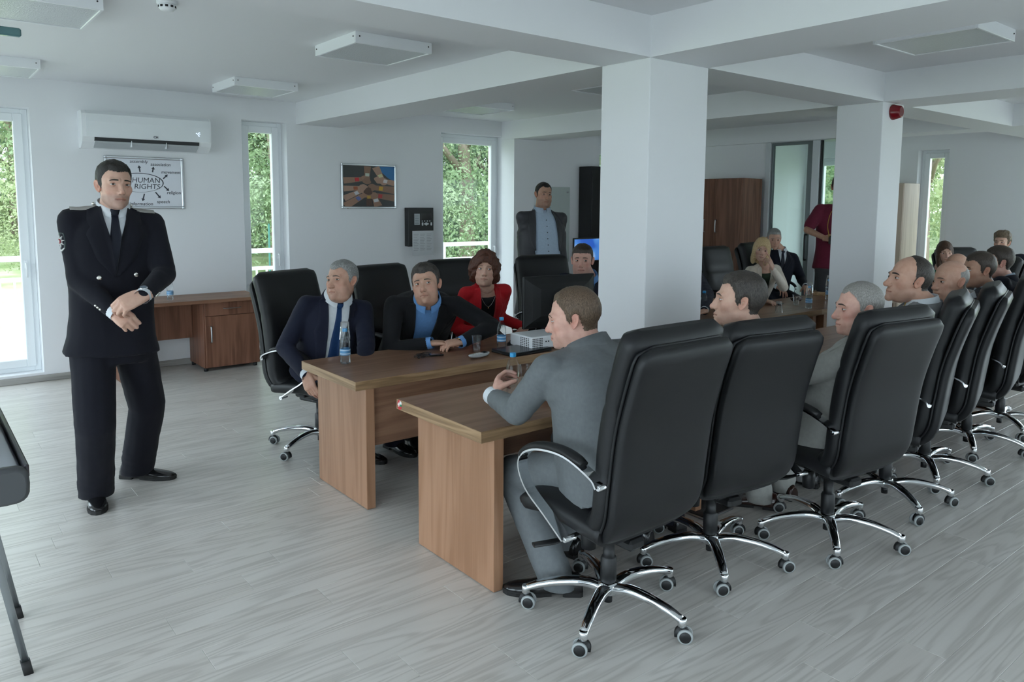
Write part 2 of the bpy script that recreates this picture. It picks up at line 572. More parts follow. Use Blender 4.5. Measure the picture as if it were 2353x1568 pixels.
# ------------------------------------------------------------------ windows
def window(name, origin, rz, w, h, label, handle='R', mull=False):
    """tall PVC casement in an opening; local x along the wall, y outward"""
    t = thing(name, origin, rz, label, kind='structure')
    y0, y1 = 0.15, 0.22
    fw = 0.055
    m = MB()
    m.bbox(0, fw, y0, y1, 0, h, .004)
    m.bbox(w-fw, w, y0, y1, 0, h, .004)
    m.bbox(fw, w-fw, y0, y1, h-fw, h, .004)
    m.bbox(fw, w-fw, y0, y1, 0, fw, .004)
    m.build('frame', M_PVC, t)
    sw = 0.075
    a, b, c, d = fw-.012, w-fw+.012, fw-.012, h-fw+.012
    m = MB()
    ya, yb = y0-.018, y1-.012
    m.bbox(a, a+sw, ya, yb, c, d, .006)
    m.bbox(b-sw, b, ya, yb, c, d, .006)
    m.bbox(a+sw, b-sw, ya, yb, d-sw, d, .006)
    m.bbox(a+sw, b-sw, ya, yb, c, c+sw, .006)
    sash = m.build('sash', M_PVC, t)
    g = MB()
    gy = (ya+yb)/2
    g.box(a+sw-.01, b-sw+.01, gy-.004, gy+.004, c+sw-.01, d-sw+.01)
    g.build('pane', M_GLASS, t)
    k = MB()
    k.sm = True
    hx = b-sw/2 if handle == 'R' else a+sw/2
    k.bbox(hx-.014, hx+.014, ya-.012, ya, 0.98, 1.06, .004)
    k.tube([(hx, ya-.01, 1.03), (hx, ya-.042, 1.03), (hx, ya-.046, 1.0), (hx, ya-.046, 0.90)], .0095, 8)
    k.build('handle', M_WHITE_PLASTIC, t)
    s = MB()
    s.bbox(-.0, w, .225, .34, -.03, .0, .004)
    s.build('sill', M_PVC, t)
    # daylight sampling guide on the opening
    if not USE_PORTALS:
        return t
    ld = bpy.data.lights.new('daylight_portal', 'AREA')
    ld.shape = 'RECTANGLE'
    ld.size, ld.size_y = w, h
    ld.cycles.is_portal = True
    lo = bpy.data.objects.new('daylight_portal', ld)
    COL.objects.link(lo)
    lo.parent = t
    lo.location = (w/2, .27, h/2)
    lo.rotation_euler = (-PI/2, 0, 0)
    return t
LW = ['tall glazed balcony door beside the standing officer', 'narrow tall window between air conditioner and framed photo', 'tall window right of the fire alarm panel']
for i, (a, b, z0, z1) in enumerate(WIN_FAR):
    window('window_%d' % (i+1), (a, Y1, z0), 0, b-a, z1-z0, LW[i], 'R')
window('window_4', (8.38, Y1, .9), 0, .72, 1.7, 'small window behind the tall black cabinet')
for i, (a, b, z0, z1) in enumerate(WIN_RIGHT):
    window('window_5', (X1, b, z0), -PI/2, b-a, z1-z0, 'narrow tall window in the end wall behind the audience', 'R')
window('window_6', (X1, 2.8, .3), -PI/2, 4.8, 2.2, 'unseen end wall window, enlarged to light the far room')  # out-of-view opening, enlarged to brighten the far end of the room
window('window_19', (X1, 6.85, .3), -PI/2, 1.15, 2.2, 'window added to light the lobby behind the glass door')  # extra opening, added so the space behind the glass door is brighter
n = 7
for (a, b, z0, z1) in WIN_LEFT:
    window('window_%d' % n, (X0, a, z0), PI/2, b-a, z1-z0, 'tall window in the side wall out of view')
    n += 1
for (a, b, z0, z1) in WIN_NEAR:
    window('window_%d' % n, (b, Y0, z0), PI, b-a, z1-z0, 'tall window behind the photographer out of view')
    n += 1

# glass door set in the partition
d = thing('door_1', (XP, DOOR[1], 0), -PI/2, 'grey framed sliding glass door behind the photographer', kind='structure')
dw, dh = DOOR[1]-DOOR[0], DOOR[3]
m = MB()
for (p, q, r, s) in ((0, .075, 0, dh), (dw-.075, dw, 0, dh), (.075, dw-.075, dh-.075, dh), (.70, .80, 0, dh-.075)):
    m.bbox(p, q, -.03, .10, r, s, .004)
m.build('frame', M_ALU, d)
m = MB()
for (p, q, r, s) in ((.075, .105, 0.02, dh-.075), (.615, .70, 0.02, dh-.075), (.105, .615, dh-.115, dh-.075), (.105, .615, .02, .10)):
    m.bbox(p, q, 0.0, .05, r, s, .003)
m.build('sliding_leaf', pbr('dark_grey_aluminium', (0.17, 0.20, 0.205), 0.4, 0.3), d)
m = MB()
for (p, q) in ((.80, .815), (dw-.09, dw-.075)):
    m.bbox(p, q, 0, .05, .02, dh-.075, .002)
m.build('gasket', M_RUBBER, d)
m = MB()
m.box(.105, .615, .02, .028, .10, dh-.115)
m.build('pane', clear_glass('door_glass', (0.86, 0.93, 0.91)), d)
m = MB()
m.box(.815, dw-.09, .02, .028, .02, dh-.075)
m.build('pane', clear_glass('door_glass'), d)
m = MB()
m.sm = True
m.tube([(.655, -.01, .98), (.655, -.05, .98), (.655, -.05, 1.02), (.655, -.05, 1.28), (.655, -.05, 1.32), (.655, -.01, 1.32)], .011, 8)
m.build('handle', M_BLACK_PLASTIC, d)

# ------------------------------------------------------------------ outdoors
gm = pbr('lawn', (0.30, 0.40, 0.13), 0.9)
tc = nd(gm, 'ShaderNodeTexCoord')
nz = nd(gm, 'ShaderNodeTexNoise')
nz.inputs['Scale'].default_value = 1.3
nz.inputs['Detail'].default_value = 8
ln(gm, tc, 'Object', nz, 'Vector')
rp = ramp(gm, [(0.35, (0.22, 0.29, 0.12)), (0.55, (0.36, 0.41, 0.22)), (0.72, (0.52, 0.50, 0.40))])
ln(gm, nz, 'Fac', rp, 'Fac')
ln(gm, rp, 'Color', bsdf(gm), 'Base Color')
g = MB()
NX, NY = 40, 40
gv, gf = [], []
for j in range(NY+1):
    for i in range(NX+1):
        x, y = -45+i*2.6, -40+j*2.6
        dd = max(0, max(y-12, x-16))
        z = -0.75+min(dd*.10, 3.2)+.12*noise.noise(Vector((x*.3, y*.3, 0)))
        gv.append((x, y, z))
for j in range(NY):
    for i in range(NX):
        a = j*(NX+1)+i
        gf.append((a, a+1, a+NX+2, a+NX+1))
g.add(gv, gf, True)
tag(g.build('lawn', gm), 'sunless green grass slope outside the windows', 'grass', kind='stuff')
m = MB()
m.box(X0-1.4, XP+3.5, Y1+TH, Y1+TH+1.55, -.32, -.02)
tag(m.build('balcony_slab', pbr('concrete', (0.5, 0.5, 0.48), 0.9)), 'pale concrete balcony outside the far wall', 'balcony')

m = MB()
m.box(X0-14, X1+14, Y0-16, Y0-TH, -.40, -.06)
m.box(X0-14, X0-TH, Y0-TH, Y1+TH, -.40, -.06)
tag(m.build('bounce_terrace', add_bump(pbr('grey_paving', (0.46, 0.46, 0.46), 0.9), 40, .3, .004)), 'unseen grey paved terrace added to keep bounced light neutral', 'terrace')  # unseen paving, added so lawn bounce does not tint the room green

def leaf_mat(name, a, b, c):
    mm = pbr(name, b, 0.55)
    oi = nd(mm, 'ShaderNodeTexCoord')
    nz = nd(mm, 'ShaderNodeTexNoise')
    nz.inputs['Scale'].default_value = 1.6
    nz.inputs['Detail'].default_value = 7
    ln(mm, oi, 'Object', nz, 'Vector')
    rp = ramp(mm, [(0.33, a), (0.5, b), (0.66, c)])
    ln(mm, nz, 'Fac', rp, 'Fac')
    ln(mm, rp, 'Color', bsdf(mm), 'Base Color')
    # thin leaves let light through
    tr = nd(mm, 'ShaderNodeBsdfTranslucent')
    ln(mm, rp, 'Color', tr, 0)
    mx = nd(mm, 'ShaderNodeMixShader')
    mx.inputs[0].default_value = 0.4
    out = [q for q in mm.node_tree.nodes if q.type == 'OUTPUT_MATERIAL'][0]
    ln(mm, bsdf(mm), 0, mx, 1)
    ln(mm, tr, 0, mx, 2)
    ln(mm, mx, 0, out, 0)
    return mm
LEAF = [leaf_mat('leaf_mid_green', (0.14, 0.225, 0.10), (0.28, 0.37, 0.20), (0.44, 0.52, 0.34)),
        leaf_mat('leaf_yellow_green', (0.20, 0.265, 0.12), (0.37, 0.43, 0.23), (0.54, 0.57, 0.37)),
        leaf_mat('leaf_blue_green', (0.14, 0.22, 0.14), (0.27, 0.37, 0.25), (0.42, 0.51, 0.39))]
M_BARK = add_bump(pbr('bark', (0.20, 0.16, 0.12), 0.9), 30, 0.6, 0.01, 5, (1, 1, .2))
def tree(x, y, zg, h, rad, kind, label, n=5200, low=0.12, seed=1, leaf=0.13):
    t = thing('tree', (x, y, zg), 0, label, 'tree', 'trees outside the windows')
    rs = np.random.RandomState(seed)
    nb = 34
    cz = low*h+(1-low)*h*rs.rand(nb)
    rr = rad*np.sqrt(np.clip(1-((cz-h*.52)/(h*.55))**2, .08, 1))
    an, rad2 = rs.rand(nb)*2*PI, np.sqrt(rs.rand(nb))
    cx, cyy = rr*rad2*np.cos(an), rr*rad2*np.sin(an)
    br = rad*(.26+.22*rs.rand(nb))
    k = rs.randint(0, nb, n)
    dirs = rs.normal(size=(n, 3))
    dirs /= np.linalg.norm(dirs, axis=1)[:, None]
    rads = (.55+.5*rs.rand(n))*br[k]
    P = np.c_[cx[k], cyy[k], cz[k]]+dirs*rads[:, None]*np.array([1, 1, .8])
    u = rs.normal(size=(n, 3))
    u /= np.linalg.norm(u, axis=1)[:, None]
    v = np.cross(u, rs.normal(size=(n, 3)))
    v /= np.linalg.norm(v, axis=1)[:, None]
    s = leaf*(.5+.8*rs.rand(n))[:, None]
    V = np.empty((n, 4, 3))
    V[:, 0] = P-u*s
    V[:, 1] = P+v*s*.45
    V[:, 2] = P+u*s
    V[:, 3] = P-v*s*.45
    me = bpy.data.meshes.new('foliage')
    me.vertices.add(n*4)
    me.vertices.foreach_set('co', V.reshape(-1))
    me.loops.add(n*4)
    me.loops.foreach_set('vertex_index', np.arange(n*4, dtype=np.int32))
    me.polygons.add(n)
    me.polygons.foreach_set('loop_start', np.arange(0, n*4, 4, dtype=np.int32))
    me.materials.append(LEAF[kind])
    me.update(calc_edges=True)
    o = bpy.data.objects.new('foliage', me)
    COL.objects.link(o)
    o.parent = t
    m = MB()
    m.tube(spline([(0, 0, -.3), (.08, .05, h*.25), (-.1, .02, h*.55), (.05, 0, h*.85)], 4), [.05*h*(.55-.5*i/12) for i in range(13)], 8)
    for q in range(7):
        a = q*2.4+seed
        z0 = h*(.25+.08*q)
        m.tube([(0, 0, z0), (rad*.35*math.cos(a), rad*.35*math.sin(a), z0+h*.10), (rad*.7*math.cos(a), rad*.7*math.sin(a), z0+h*.16)], [.022*h*.5, .014*h*.5, .005*h*.5], 6)
    m.build('trunk', M_BARK, t)
    return t
TL = ['bushy pale green tree outside the balcony door', 'dense green tree outside the narrow window', 'leafy bright green tree filling the third window', 'loose yellow green tree outside the end wall window']
for i, a in enumerate([
        (2.6, 26, .5, 8.5, 3.4, 1, TL[0]), (-1.5, 27, .6, 7.5, 3.4, 1, 'pale tree at the left of the balcony view'),
        (6.9, 17.5, -.2, 9.0, 2.9, 0, TL[1]), (9.6, 21, .2, 10, 3.6, 2, 'blue green tree behind the narrow window trees'),
        (9.9, 14.0, -.5, 8.5, 2.3, 0, TL[2]), (12.6, 16.5, -.2, 10, 3.0, 2, 'tall blue green tree right of the third window view'),
        (5.2, 23, .3, 9, 3.4, 0, 'mid green tree far behind the narrow window'),
        (21.5, 9.0, .0, 8, 3.0, 1, TL[3]), (25, 12.5, .3, 9, 3.6, 0, 'mid green tree far outside the end wall window'),
        (15.5, 20, .2, 11, 3.8, 0, 'dense green tree far beyond the third window')]):
    tree(*a, seed=i+3, n=48000 if i in (2, 4, 5) else 22000, low=.02, leaf=.045 if i in (2, 4, 5) else .075)
for i, (x, y) in enumerate([(-6, 30), (-1, 33), (4.5, 30), (9, 29), (13, 25), (17, 28), (21, 24), (16.5, 15.5), (20, 17), (30, 14), (29, 8.5), (27, 19), (33, 18), (7.5, 24), (12, 20)]):
    tree(x, y, .6, 10.5, 4.0, i % 3, ['yellow green distant tree', 'blue green distant tree', 'mid green distant tree'][i % 3]+[' far left behind the balcony door', ' behind the balcony door view', ' between door and narrow window views', ' behind the narrow window view', ' left behind the third window', ' right behind the third window', ' beyond the house corner', ' beside the lobby corner', ' past the lobby corner', ' behind the end window', ' low behind the end window', ' high behind the lobby', ' last behind the lobby', ' close behind the narrow window', ' close behind the third window'][i], seed=70+i, n=9000, low=0.0, leaf=.16)
# shrubs low behind the railing
for i, (x, y, zg, h, r, k, lb) in enumerate([(8.2, 15.2, -.5, 2.6, 1.7, 0, 'low green shrub under the narrow window tree'), (11.3, 14.6, -.4, 2.8, 1.6, 2, 'low blue green shrub beyond the third window'), (3.2, 21, .2, 2.4, 1.9, 1, 'low yellow green shrub on the grass slope')]):
    tree(x, y, zg, h, r, k, lb, n=16000, low=0, seed=40+i, leaf=.04)

# white balcony railing
rail = thing('balcony_railing', (0, Y1+TH+1.35, 0), 0, 'white metal balcony railing outside the far windows', 'railing')
m = MB()
RX0, RX1 = X0-1.0, XP+3
for (z, hh) in ((1.065, .062), (.832, .046), (.086, .05)):
    k = MB()
    k.bbox(RX0, RX1, -.025, .025, z-hh/2, z+hh/2, .004)
    k.build('rail', M_PVC, rail)
bm_ = MB()
bm_.bbox(-.011, .011, -.011, .011, .086, .832, .002)
b0 = bm_.build('baluster', M_PVC, rail)
b0.location.x = RX0+.1
x = RX0+.1
cnt = 0
while x < RX1-.1:
    x += .135
    cnt += 1
    inst(b0.data, 'baluster', rail, (x, 0, 0))
pp = MB()
pp.bbox(-.03, .03, -.03, .03, -.02, 1.065, .004)
for q in range(9):
    if q == 0:
        p0 = pp.build('post', M_PVC, rail)
        p0.location.x = RX0
    else:
        inst(p0.data, 'post', rail, (RX0+q*(RX1-RX0)/8, 0, 0))
m = MB()
m.tube([(0, 0, -.9), (0, 0, 1.1)], .016, 10)
m.ball((0, 0, 1.1), .017)
tag(m.build('fence_post', pbr('green_paint', (0.015, 0.12, 0.085), .5)), 'green metal fence post outside the narrow window', 'post').location = (4.62, 12.0, 0.25)
# ------------------------------------------------------------------ flat lettering
def text_mesh(name, s, size, mat, parent, loc, rot, shear=0.0, bold=0.0, align='CENTER'):
    cu = bpy.data.curves.new(name, 'FONT')
    cu.body = s
    cu.size = size
    cu.align_x = align
    cu.align_y = 'CENTER'
    cu.shear = shear
    cu.offset = bold
    cu.extrude = 0.0003
    cu.resolution_u = 3
    tmp = bpy.data.objects.new(name, cu)
    COL.objects.link(tmp)
    dg = bpy.context.evaluated_depsgraph_get()
    me = bpy.data.meshes.new_from_object(tmp.evaluated_get(dg))
    bpy.data.objects.remove(tmp)
    me.materials.clear()
    me.materials.append(mat)
    o = bpy.data.objects.new(name, me)
    COL.objects.link(o)
    o.parent = parent
    o.location, o.rotation_euler = loc, rot
    return o

# ------------------------------------------------------------------ executive chair
def pad(path, widths, thick, n=32, p=3.4):
    """upholstered slab swept along a path in the y-z plane"""
    P = [Vector((0, y, z)) for y, z in path]
    m = MB()
    rings = []
    for i, q in enumerate(P):
        t = (P[min(i+1, len(P)-1)]-P[max(i-1, 0)]).normalized()
        nrm = Vector((0, -t.z, t.y))
        rings.append([q+Vector((a, 0, 0))+nrm*b for a, b in section(widths[i], thick[i], n, p)])
    m.loft(rings, True, True, True)
    return m
def resample(pts, n):
    P = [Vector((0, a, b)) for a, b in pts]
    S = spline(P, 8)
    d = [0]
    for a, b in zip(S, S[1:]):
        d.append(d[-1]+(b-a).length)
    out = []
    for k in range(n):
        t = d[-1]*k/(n-1)
        i = max(j for j in range(len(d)) if d[j] <= t+1e-9)
        i = min(i, len(S)-2)
        f = (t-d[i])/max(1e-9, d[i+1]-d[i])
        q = S[i].lerp(S[i+1], f)
        out.append((q.y, q.z))
    return out
M_GREY_TYRE = pbr('grey_tyre', (0.32, 0.34, 0.34), 0.5)
def make_chair():
    t = thing('office_chair', (0, 0, 0))
    N = 30
    # front cushion of the back, folding over the top
    path = resample([(-.085, .475), (-.150, .495), (-.185, .56), (-.20, .70), (-.222, .88), (-.264, 1.07), (-.326, 1.262)], N)
    wd, th = [], []
    for i in range(N):
        s = i/(N-1)
        e = min(1, (1-s)/.075)
        e0 = min(1, s/.22)
        wd.append(.272*(1-.20*(1-math.sqrt(max(0, 1-(1-e)**2)))-.20*(1-math.sqrt(max(0, 1-(1-e0)**2)))))
        crease = .012*math.exp(-((s-.66)/.018)**2)+.008*math.exp(-((s-.36)/.02)**2)
        th.append(max(.012, (.052+.012*math.sin(PI*min(1, s*1.05))+.014*max(0, s-.8)/.2)*math.sqrt(max(.03, 1-(1-min(1, (1-s)/.055))**2))-crease))
    pad(path, wd, th).build('back_cushion', M_LEATHER, t)
    # rear shell panel with its welt
    path = resample([(-.105, .435), (-.19, .452), (-.243, .53), (-.262, .66), (-.288, .86), (-.332, 1.03), (-.388, 1.20)], N)
    wd, th = [], []
    for i in range(N):
        s = i/(N-1)
        e = min(1, (1-s)/.08)
        e0 = min(1, s/.30)
        wd.append(.262*(1-.16*(1-math.sqrt(max(0, 1-(1-e)**2)))-.34*(1-math.sqrt(max(0, 1-(1-e0)**2)))))
        th.append(max(.010, .030*math.sqrt(max(.08, 1-(1-min(1, (1-s)/.05))**2))))
    sh = pad(path, wd, th, p=5).build('back_shell', M_LEATHER, t)
    w2 = MB()
    w2.sm = True
    left = [(-wd[i]-.001, path[i][0]+.022, path[i][1]+.008) for i in range(3, N-1)]
    right = [(-x, y, z) for x, y, z in left][::-1]
    w2.tube(left+[(-wd[-1]*.85, path[-1][0]+.016, path[-1][1]+.005), (wd[-1]*.85, path[-1][0]+.016, path[-1][1]+.005)]+right, .006, 8)
    w2.build('welt', M_LEATHER, sh)
    # seat
    path = resample([(.29, .425), (.27, .455), (.15, .478), (0, .475), (-.12, .462), (-.19, .455)], 20)
    wd = [.262*(1-.22*(1-math.sqrt(max(0, 1-(1-min(1, (i/19)/.16))**2)))) for i in range(20)]
    th = [.052*math.sqrt(max(.10, 1-(1-min(1, (i/19)/.12))**2)) for i in range(20)]
    pad(path, wd, th).build('seat', M_LEATHER, t)
    # arms: chrome strap loop with a black pad
    for sx in (-1, 1):
        x = sx*.292
        a = MB()
        loop = spline([(-.225, .672), (-.18, .70), (-.04, .745), (.10, .742), (.19, .70), (.222, .63), (.185, .555), (.07, .475), (-.049, .414)] and
                      [Vector((0, y, z)) for y, z in [(-.225, .672), (-.19, .705), (-.05, .748), (.10, .738), (.195, .695), (.218, .635), (.17, .555), (.06, .485), (-.049, .414)]], 5)
        rings = []
        for i, q in enumerate(loop):
            tt = (loop[min(i+1, len(loop)-1)]-loop[max(i-1, 0)]).normalized()
            nn = Vector((0, -tt.z, tt.y))
            rings.append([Vector((x+u, 0, 0))+q+nn*v for u, v in ((-.024, -.004), (.024, -.004), (.024, .004), (-.024, .004))])
        a.loft(rings, True, True, False)
        for (py, pz) in ((-.225, .672), (-.049, .414)):
            a.lathe([(.009, 0), (.011, .002), (.011, .05), (.014, .055)], 12, (x-.012 if sx < 0 else x+.012-.055, py, pz), 'X')
        arm = a.build('armrest', M_CHROME, t)
        pd = MB()
        pth = [q for q in loop if q.y > -.16 and q.z > .66]
        pd.tube([Vector((x, q.y, q.z+.014)) for q in pth], [.018]+[.024]*(len(pth)-2)+[.020], 12, flat=(1.15, .62))
        pd.build('arm_pad', M_BLACK_PLASTIC, arm)
    # mechanism, lever, tension knob
    a = MB()
    a.bbox(-.10, .10, -.14, .16, .365, .405, .012)
    a.bbox(-.045, .045, -.16, .06, .325, .37, .012)
    a.bbox(-.17, .17, -.03, .03, .395, .42, .006)
    a.build('mechanism', M_BLACK_PLASTIC, t)
    a = MB()
    a.sm = True
    a.tube([(-.08, .05, .36), (-.20, .06, .352), (-.25, .07, .35), (-.33, .10, .348)], [.008, .009, .014, .013], 10, flat=(1.5, .6))
    a.build('lever', M_BLACK_PLASTIC, t)
    a = MB()
    a.lathe([(.02, .23), (.031, .235), (.033, .29), (.028, .325), (.012, .33)], 16, (0, .12, 0))
    a.build('tension_knob', M_BLACK_PLASTIC, t)
    a = MB()
    a.lathe([(.034, .085), (.034, .235), (.030, .24), (.030, .243), (.024, .245), (.024, .33), (.052, .335), (.055, .35)], 18)
    a.lathe([(.018, .045), (.018, .09)], 14)
    a.build('gas_column', M_BLACK_PLASTIC, t)
    # five-star chrome base with twin-wheel casters
    leg = MB()
    pts = spline([(.02, 0, .105), (.10, 0, .128), (.20, 0, .125), (.29, 0, .108), (.345, 0, .088)], 4)
    rings = []
    for i, q in enumerate(pts):
        s = i/(len(pts)-1)
        w, h = .030-.012*s, .021-.007*s
        rings.append([Vector((q.x, a, q.z+b)) for a, b in section(w, h, 12, 2.6)])
    leg.loft(rings, True, True, True)
    leg.lathe([(.014, .062), (.017, .066), (.019, .09), (.016, .1)], 12, (.345, 0, 0))
    cast = MB()
    cast.sm = True
    hood = [(.030*math.cos(a), .032+.034*math.sin(a)) for a in [PI*k/12 for k in range(-1, 14)]]
    cast.prism([(x, z) for x, z in hood], -.011, .011, 'XZ', True)
    cast.tube([(0, 0, .05), (0, 0, .075)], .009, 10)
    wheel = MB()
    wheel.mi = 0
    wheel.lathe([(.004, .012), (.022, .0125), (.0235, .010)], 20, axis='Y')
    wheel.mi = 1
    wheel.lathe([(.0235, .011), (.029, .0095), (.0305, .006), (.0305, .001), (.029, -.001)], 20, axis='Y')
    lm = cm = wm = None
    for k in range(5):
        a = 2*PI*k/5
        if k == 0:
            lo = leg.build('base_leg', M_CHROME, t)
            co = cast.build('caster', M_BLACK_PLASTIC, t)
            wo = wheel.build('wheel', [M_BLACK_PLASTIC, M_GREY_TYRE], co)
            lm, cm, wm = lo.data, co.data, wo.data
        else:
            lo = inst(lm, 'base_leg', t)
            co = inst(cm, 'caster', t)
            wo = inst(wm, 'wheel', co)
        lo.rotation_euler.z = a
        co.location = (.345*math.cos(a), .345*math.sin(a), 0)
        co.rotation_euler.z = a+1.1+k*1.9
        wo.location = (.012, .0125, .0305)
        w3 = inst(wm, 'wheel', co, (.012, -.0125, .0305), (0, 0, PI))
    hub = MB()
    hub.lathe([(.03, .085), (.05, .092), (.052, .12), (.040, .136), (.034, .14)], 20)
    hub.build('hub', M_CHROME, t)
    return t
proto_chair = make_chair()
CH_NEAR = [(2.217, 2.10, 0, 64.5, 'black leather executive chair of the grey pinstripe suit man, nearest the camera'),
           (2.95, 2.13, -9, 83, 'black leather executive chair, second from the near table end'),
           (3.62, 1.90, -8, 72, 'black leather executive chair, third from the near table end'),
           (4.36, 1.95, 17, 90, 'black leather executive chair of the balding man in grey, fourth in the near row'),
           (5.0, 2.00, 15, 70, 'black leather executive chair of the bald man in navy, fifth in the near row'),
           (5.80, 2.05, 12, 64, 'black leather executive chair at the right picture edge, sixth in the near row'),
           (6.52, 2.08, 0, 80, 'black leather executive chair last in the near row, mostly hidden')]
CH_FAR = [(2.21, 4.89, 200, 63, 'black leather executive chair of the man in the blue tie'),
          (2.97, 4.98, 192, 70, 'black leather executive chair of the man in the blue open shirt'),
          (3.70, 5.14, 180, 30, 'black leather executive chair of the woman in red'),
          (4.66, 5.14, 166, 30, 'black leather executive chair of the man behind the monitor'),
          (6.62, 5.05, 180, 50, 'empty-looking black chair beside the wide column in front of the brown cabinet'),
          (7.45, 5.15, 180, 20, 'black chair of the blonde woman in beige'),
          (8.66, 5.46, 190, 20, 'black chair of the grey-haired man behind the blonde woman'),
          (8.34, 3.0, 60, 20, 'black chair of the bald man far behind the near row'),
          (9.65, 3.45, 150, 20, 'black chair of the brown-haired woman in green')]
CHAIRS = []
for i, (x, y, rz, ba, lb) in enumerate(CH_NEAR+CH_FAR):
    c = proto_chair if i == 0 else copy_tree(proto_chair)
    c.location = (x, y, 0)
    c.rotation_euler.z = R(rz)
    # the swivel base keeps its own angle
    for ch in c.children:
        nm = ch.name.split('.')[0]
        if nm == 'base_leg' or nm == 'caster':
            b = R(ba-rz)
            if i > 0 or True:
                ch.rotation_euler.z += b
            if nm == 'caster':
                v = Vector(ch.location)
                v.rotate(Matrix.Rotation(b, 3, 'Z').to_euler())
                ch.location = v
    tag(c, lb, 'chair', 'executive chairs at the near tables' if i < len(CH_NEAR) else 'executive chairs on the far side')
    CHAIRS.append(c)
    c.scale = (1, 1, .97 if i >= len(CH_NEAR) else (1, .965, .98, .985, .99, .99, .99)[i])
    if i == 0:
        # keep an unrotated-base copy source: undo after the last copy is not needed, bases only need a relative angle
        base0 = R(ba-rz)
        proto_src = copy_tree(proto_chair)
        for ch in proto_src.children:
            nm = ch.name.split('.')[0]
            if nm == 'base_leg' or nm == 'caster':
                ch.rotation_euler.z -= base0
                if nm == 'caster':
                    v = Vector(ch.location)
                    v.rotate(Matrix.Rotation(-base0, 3, 'Z').to_euler())
                    ch.location = v
        proto_chair = proto_src
def kill_tree(o):
    for ch in list(o.children):
        kill_tree(ch)
    bpy.data.objects.remove(o)
kill_tree(proto_src)
# brown armchair at the far right
def brown_chair():
    m = pbr('brown_leather', (0.075, 0.042, 0.032), .45)
    t = thing('armchair', (10.55, 3.35, 0), R(115), 'brown leather armchair of the curly-haired young man', 'chair')
    a = MB()
    a.bbox(-.33, .33, -.30, .30, .12, .46, .05, True)
    a.build('seat', m, t)
    pad(resample([(-.22, .40), (-.29, .60), (-.36, .95), (-.38, 1.02)], 14), [.33]*12+[.32, .28], [.07]*12+[.06, .03]).build('backrest', m, t)
    for s in (-1, 1):
        a = MB()
        a.bbox(s*.38-.06, s*.38+.06, -.30, .28, .10, .64, .04, True)
        a.build('arm', m, t)
        for yy in (-.25, .24):
            q = MB()
            q.lathe([(.015, 0), (.022, .12)], 10, (s*.34, yy, 0))
            q.build('leg', M_BLACK_PLASTIC, t)
brown_chair()

# ------------------------------------------------------------------ conference tables
def emblem(parent, loc, rot, s=0.024):
    """round sticker: white cross on red left, white-green-red tricolour right"""
    red, grn, wht = pbr('sticker_red', (0.55, 0.02, 0.03), .4), pbr('sticker_green', (0.0, 0.22, 0.10), .4), pbr('sticker_white', (0.8, 0.8, 0.8), .4)
    a = MB()
    def poly(pts, z, mi):
        a.mi = mi
        a.prism([(x*s, y*s) for x, y in pts], 0, z, 'XY')
    circ = [(math.cos(t)*.9, math.sin(t)*1.05) for t in [2*PI*k/16 for k in range(16)]]
    poly(circ, .0006, 0)
    poly([(-.72, -.14), (-.72, .14), (-.44, .14), (-.44, .42), (-.16, .42), (-.16, .14), (.06, .14), (.06, -.14), (-.16, -.14), (-.16, -.42), (-.44, -.42), (-.44, -.14)], .0010, 1)
    poly([(-.1, .25), (.15, .95), (.75, .65), (.85, .2), (.25, .1)], .0011, 1)
    poly([(.02, .1), (.85, .2), (.9, -.2), (.2, -.35)], .0012, 2)
    o = a.build('sticker', [red, wht, grn], parent)
    o.location, o.rotation_euler = loc, rot
    o['label'] = 'small red, white and green flag sticker'
    return o
TZ, TT, TW = .74, .05, .705
def table(x, y, L, label, side, sticker=False):
    """side: +1 modesty panel on the +y edge, -1 on the -y edge"""
    t = thing('conference_table', (x, y, 0), 0, label, 'table', 'conference tables in two rows')
    e = .003
    a = MB()
    a.bbox(e, L-e, e, TW-e, TZ-TT, TZ, .0015)
    a.build('tabletop', M_TABLE, t)
    for (p, q, r, s, mt) in ((0, L, -.0005, e, M_EDGE), (0, L, TW-e, TW+.0005, M_EDGE)):
        a = MB()
        a.bbox(p, q, r, s, TZ-TT-.0005, TZ+.0004, .001)
        a.build('edge_band', mt, t)
    for (p, q) in ((-.0005, e), (L-e, L+.0005)):
        a = MB()
        a.bbox(p, q, e, TW-e, TZ-TT-.0005, TZ+.0004, .001)
        a.build('edge_band', M_EDGE_Y, t)
    y0 = .004 if side > 0 else .02
    for (p, q) in ((.070, .122), (L-.122, L-.070)):
        a = MB()
        a.bbox(p, q, y0, y0+.615, .004, TZ-TT-.0005, .0015)
        leg = a.build('end_panel', M_TABLE_V, t)
        a = MB()
        a.bbox(p, q, y0-.0035, y0-.0002, .004, TZ-TT-.0005, .0008)
        a.build('edge_band', M_TABLE_V, leg)
    my = .060 if side < 0 else TW-.085
    a = MB()
    a.bbox(.123, L-.123, my, my+.022, .345, TZ-TT-.001, .0015)
    a.build('modesty_panel', M_TABLE, t)
    if sticker:
        emblem(t, (-.0008, TW-.032, TZ-.024), (PI/2, 0, -PI/2))
    return t
table(1.857, 3.65, 1.60, 'walnut conference table in front of the man in the blue tie', -1)
table(3.46, 3.65, 1.60, 'walnut conference table carrying the black monitor, behind the wide column', -1)
table(5.063, 3.65, 1.60, 'walnut conference table right of the wide column, in front of the blonde woman', -1)
table(6.666, 3.65, 1.60, 'walnut conference table end with the wooden tray', -1)
table(1.857, 2.51, 1.60, 'walnut conference table nearest the camera with a flag sticker on its edge', 1, True)
table(4.18, 2.38, 1.60, 'walnut conference table in front of the bald men, past the wide column', 1)
table(5.783, 2.38, 1.60, 'walnut conference table farthest along the near row', 1)

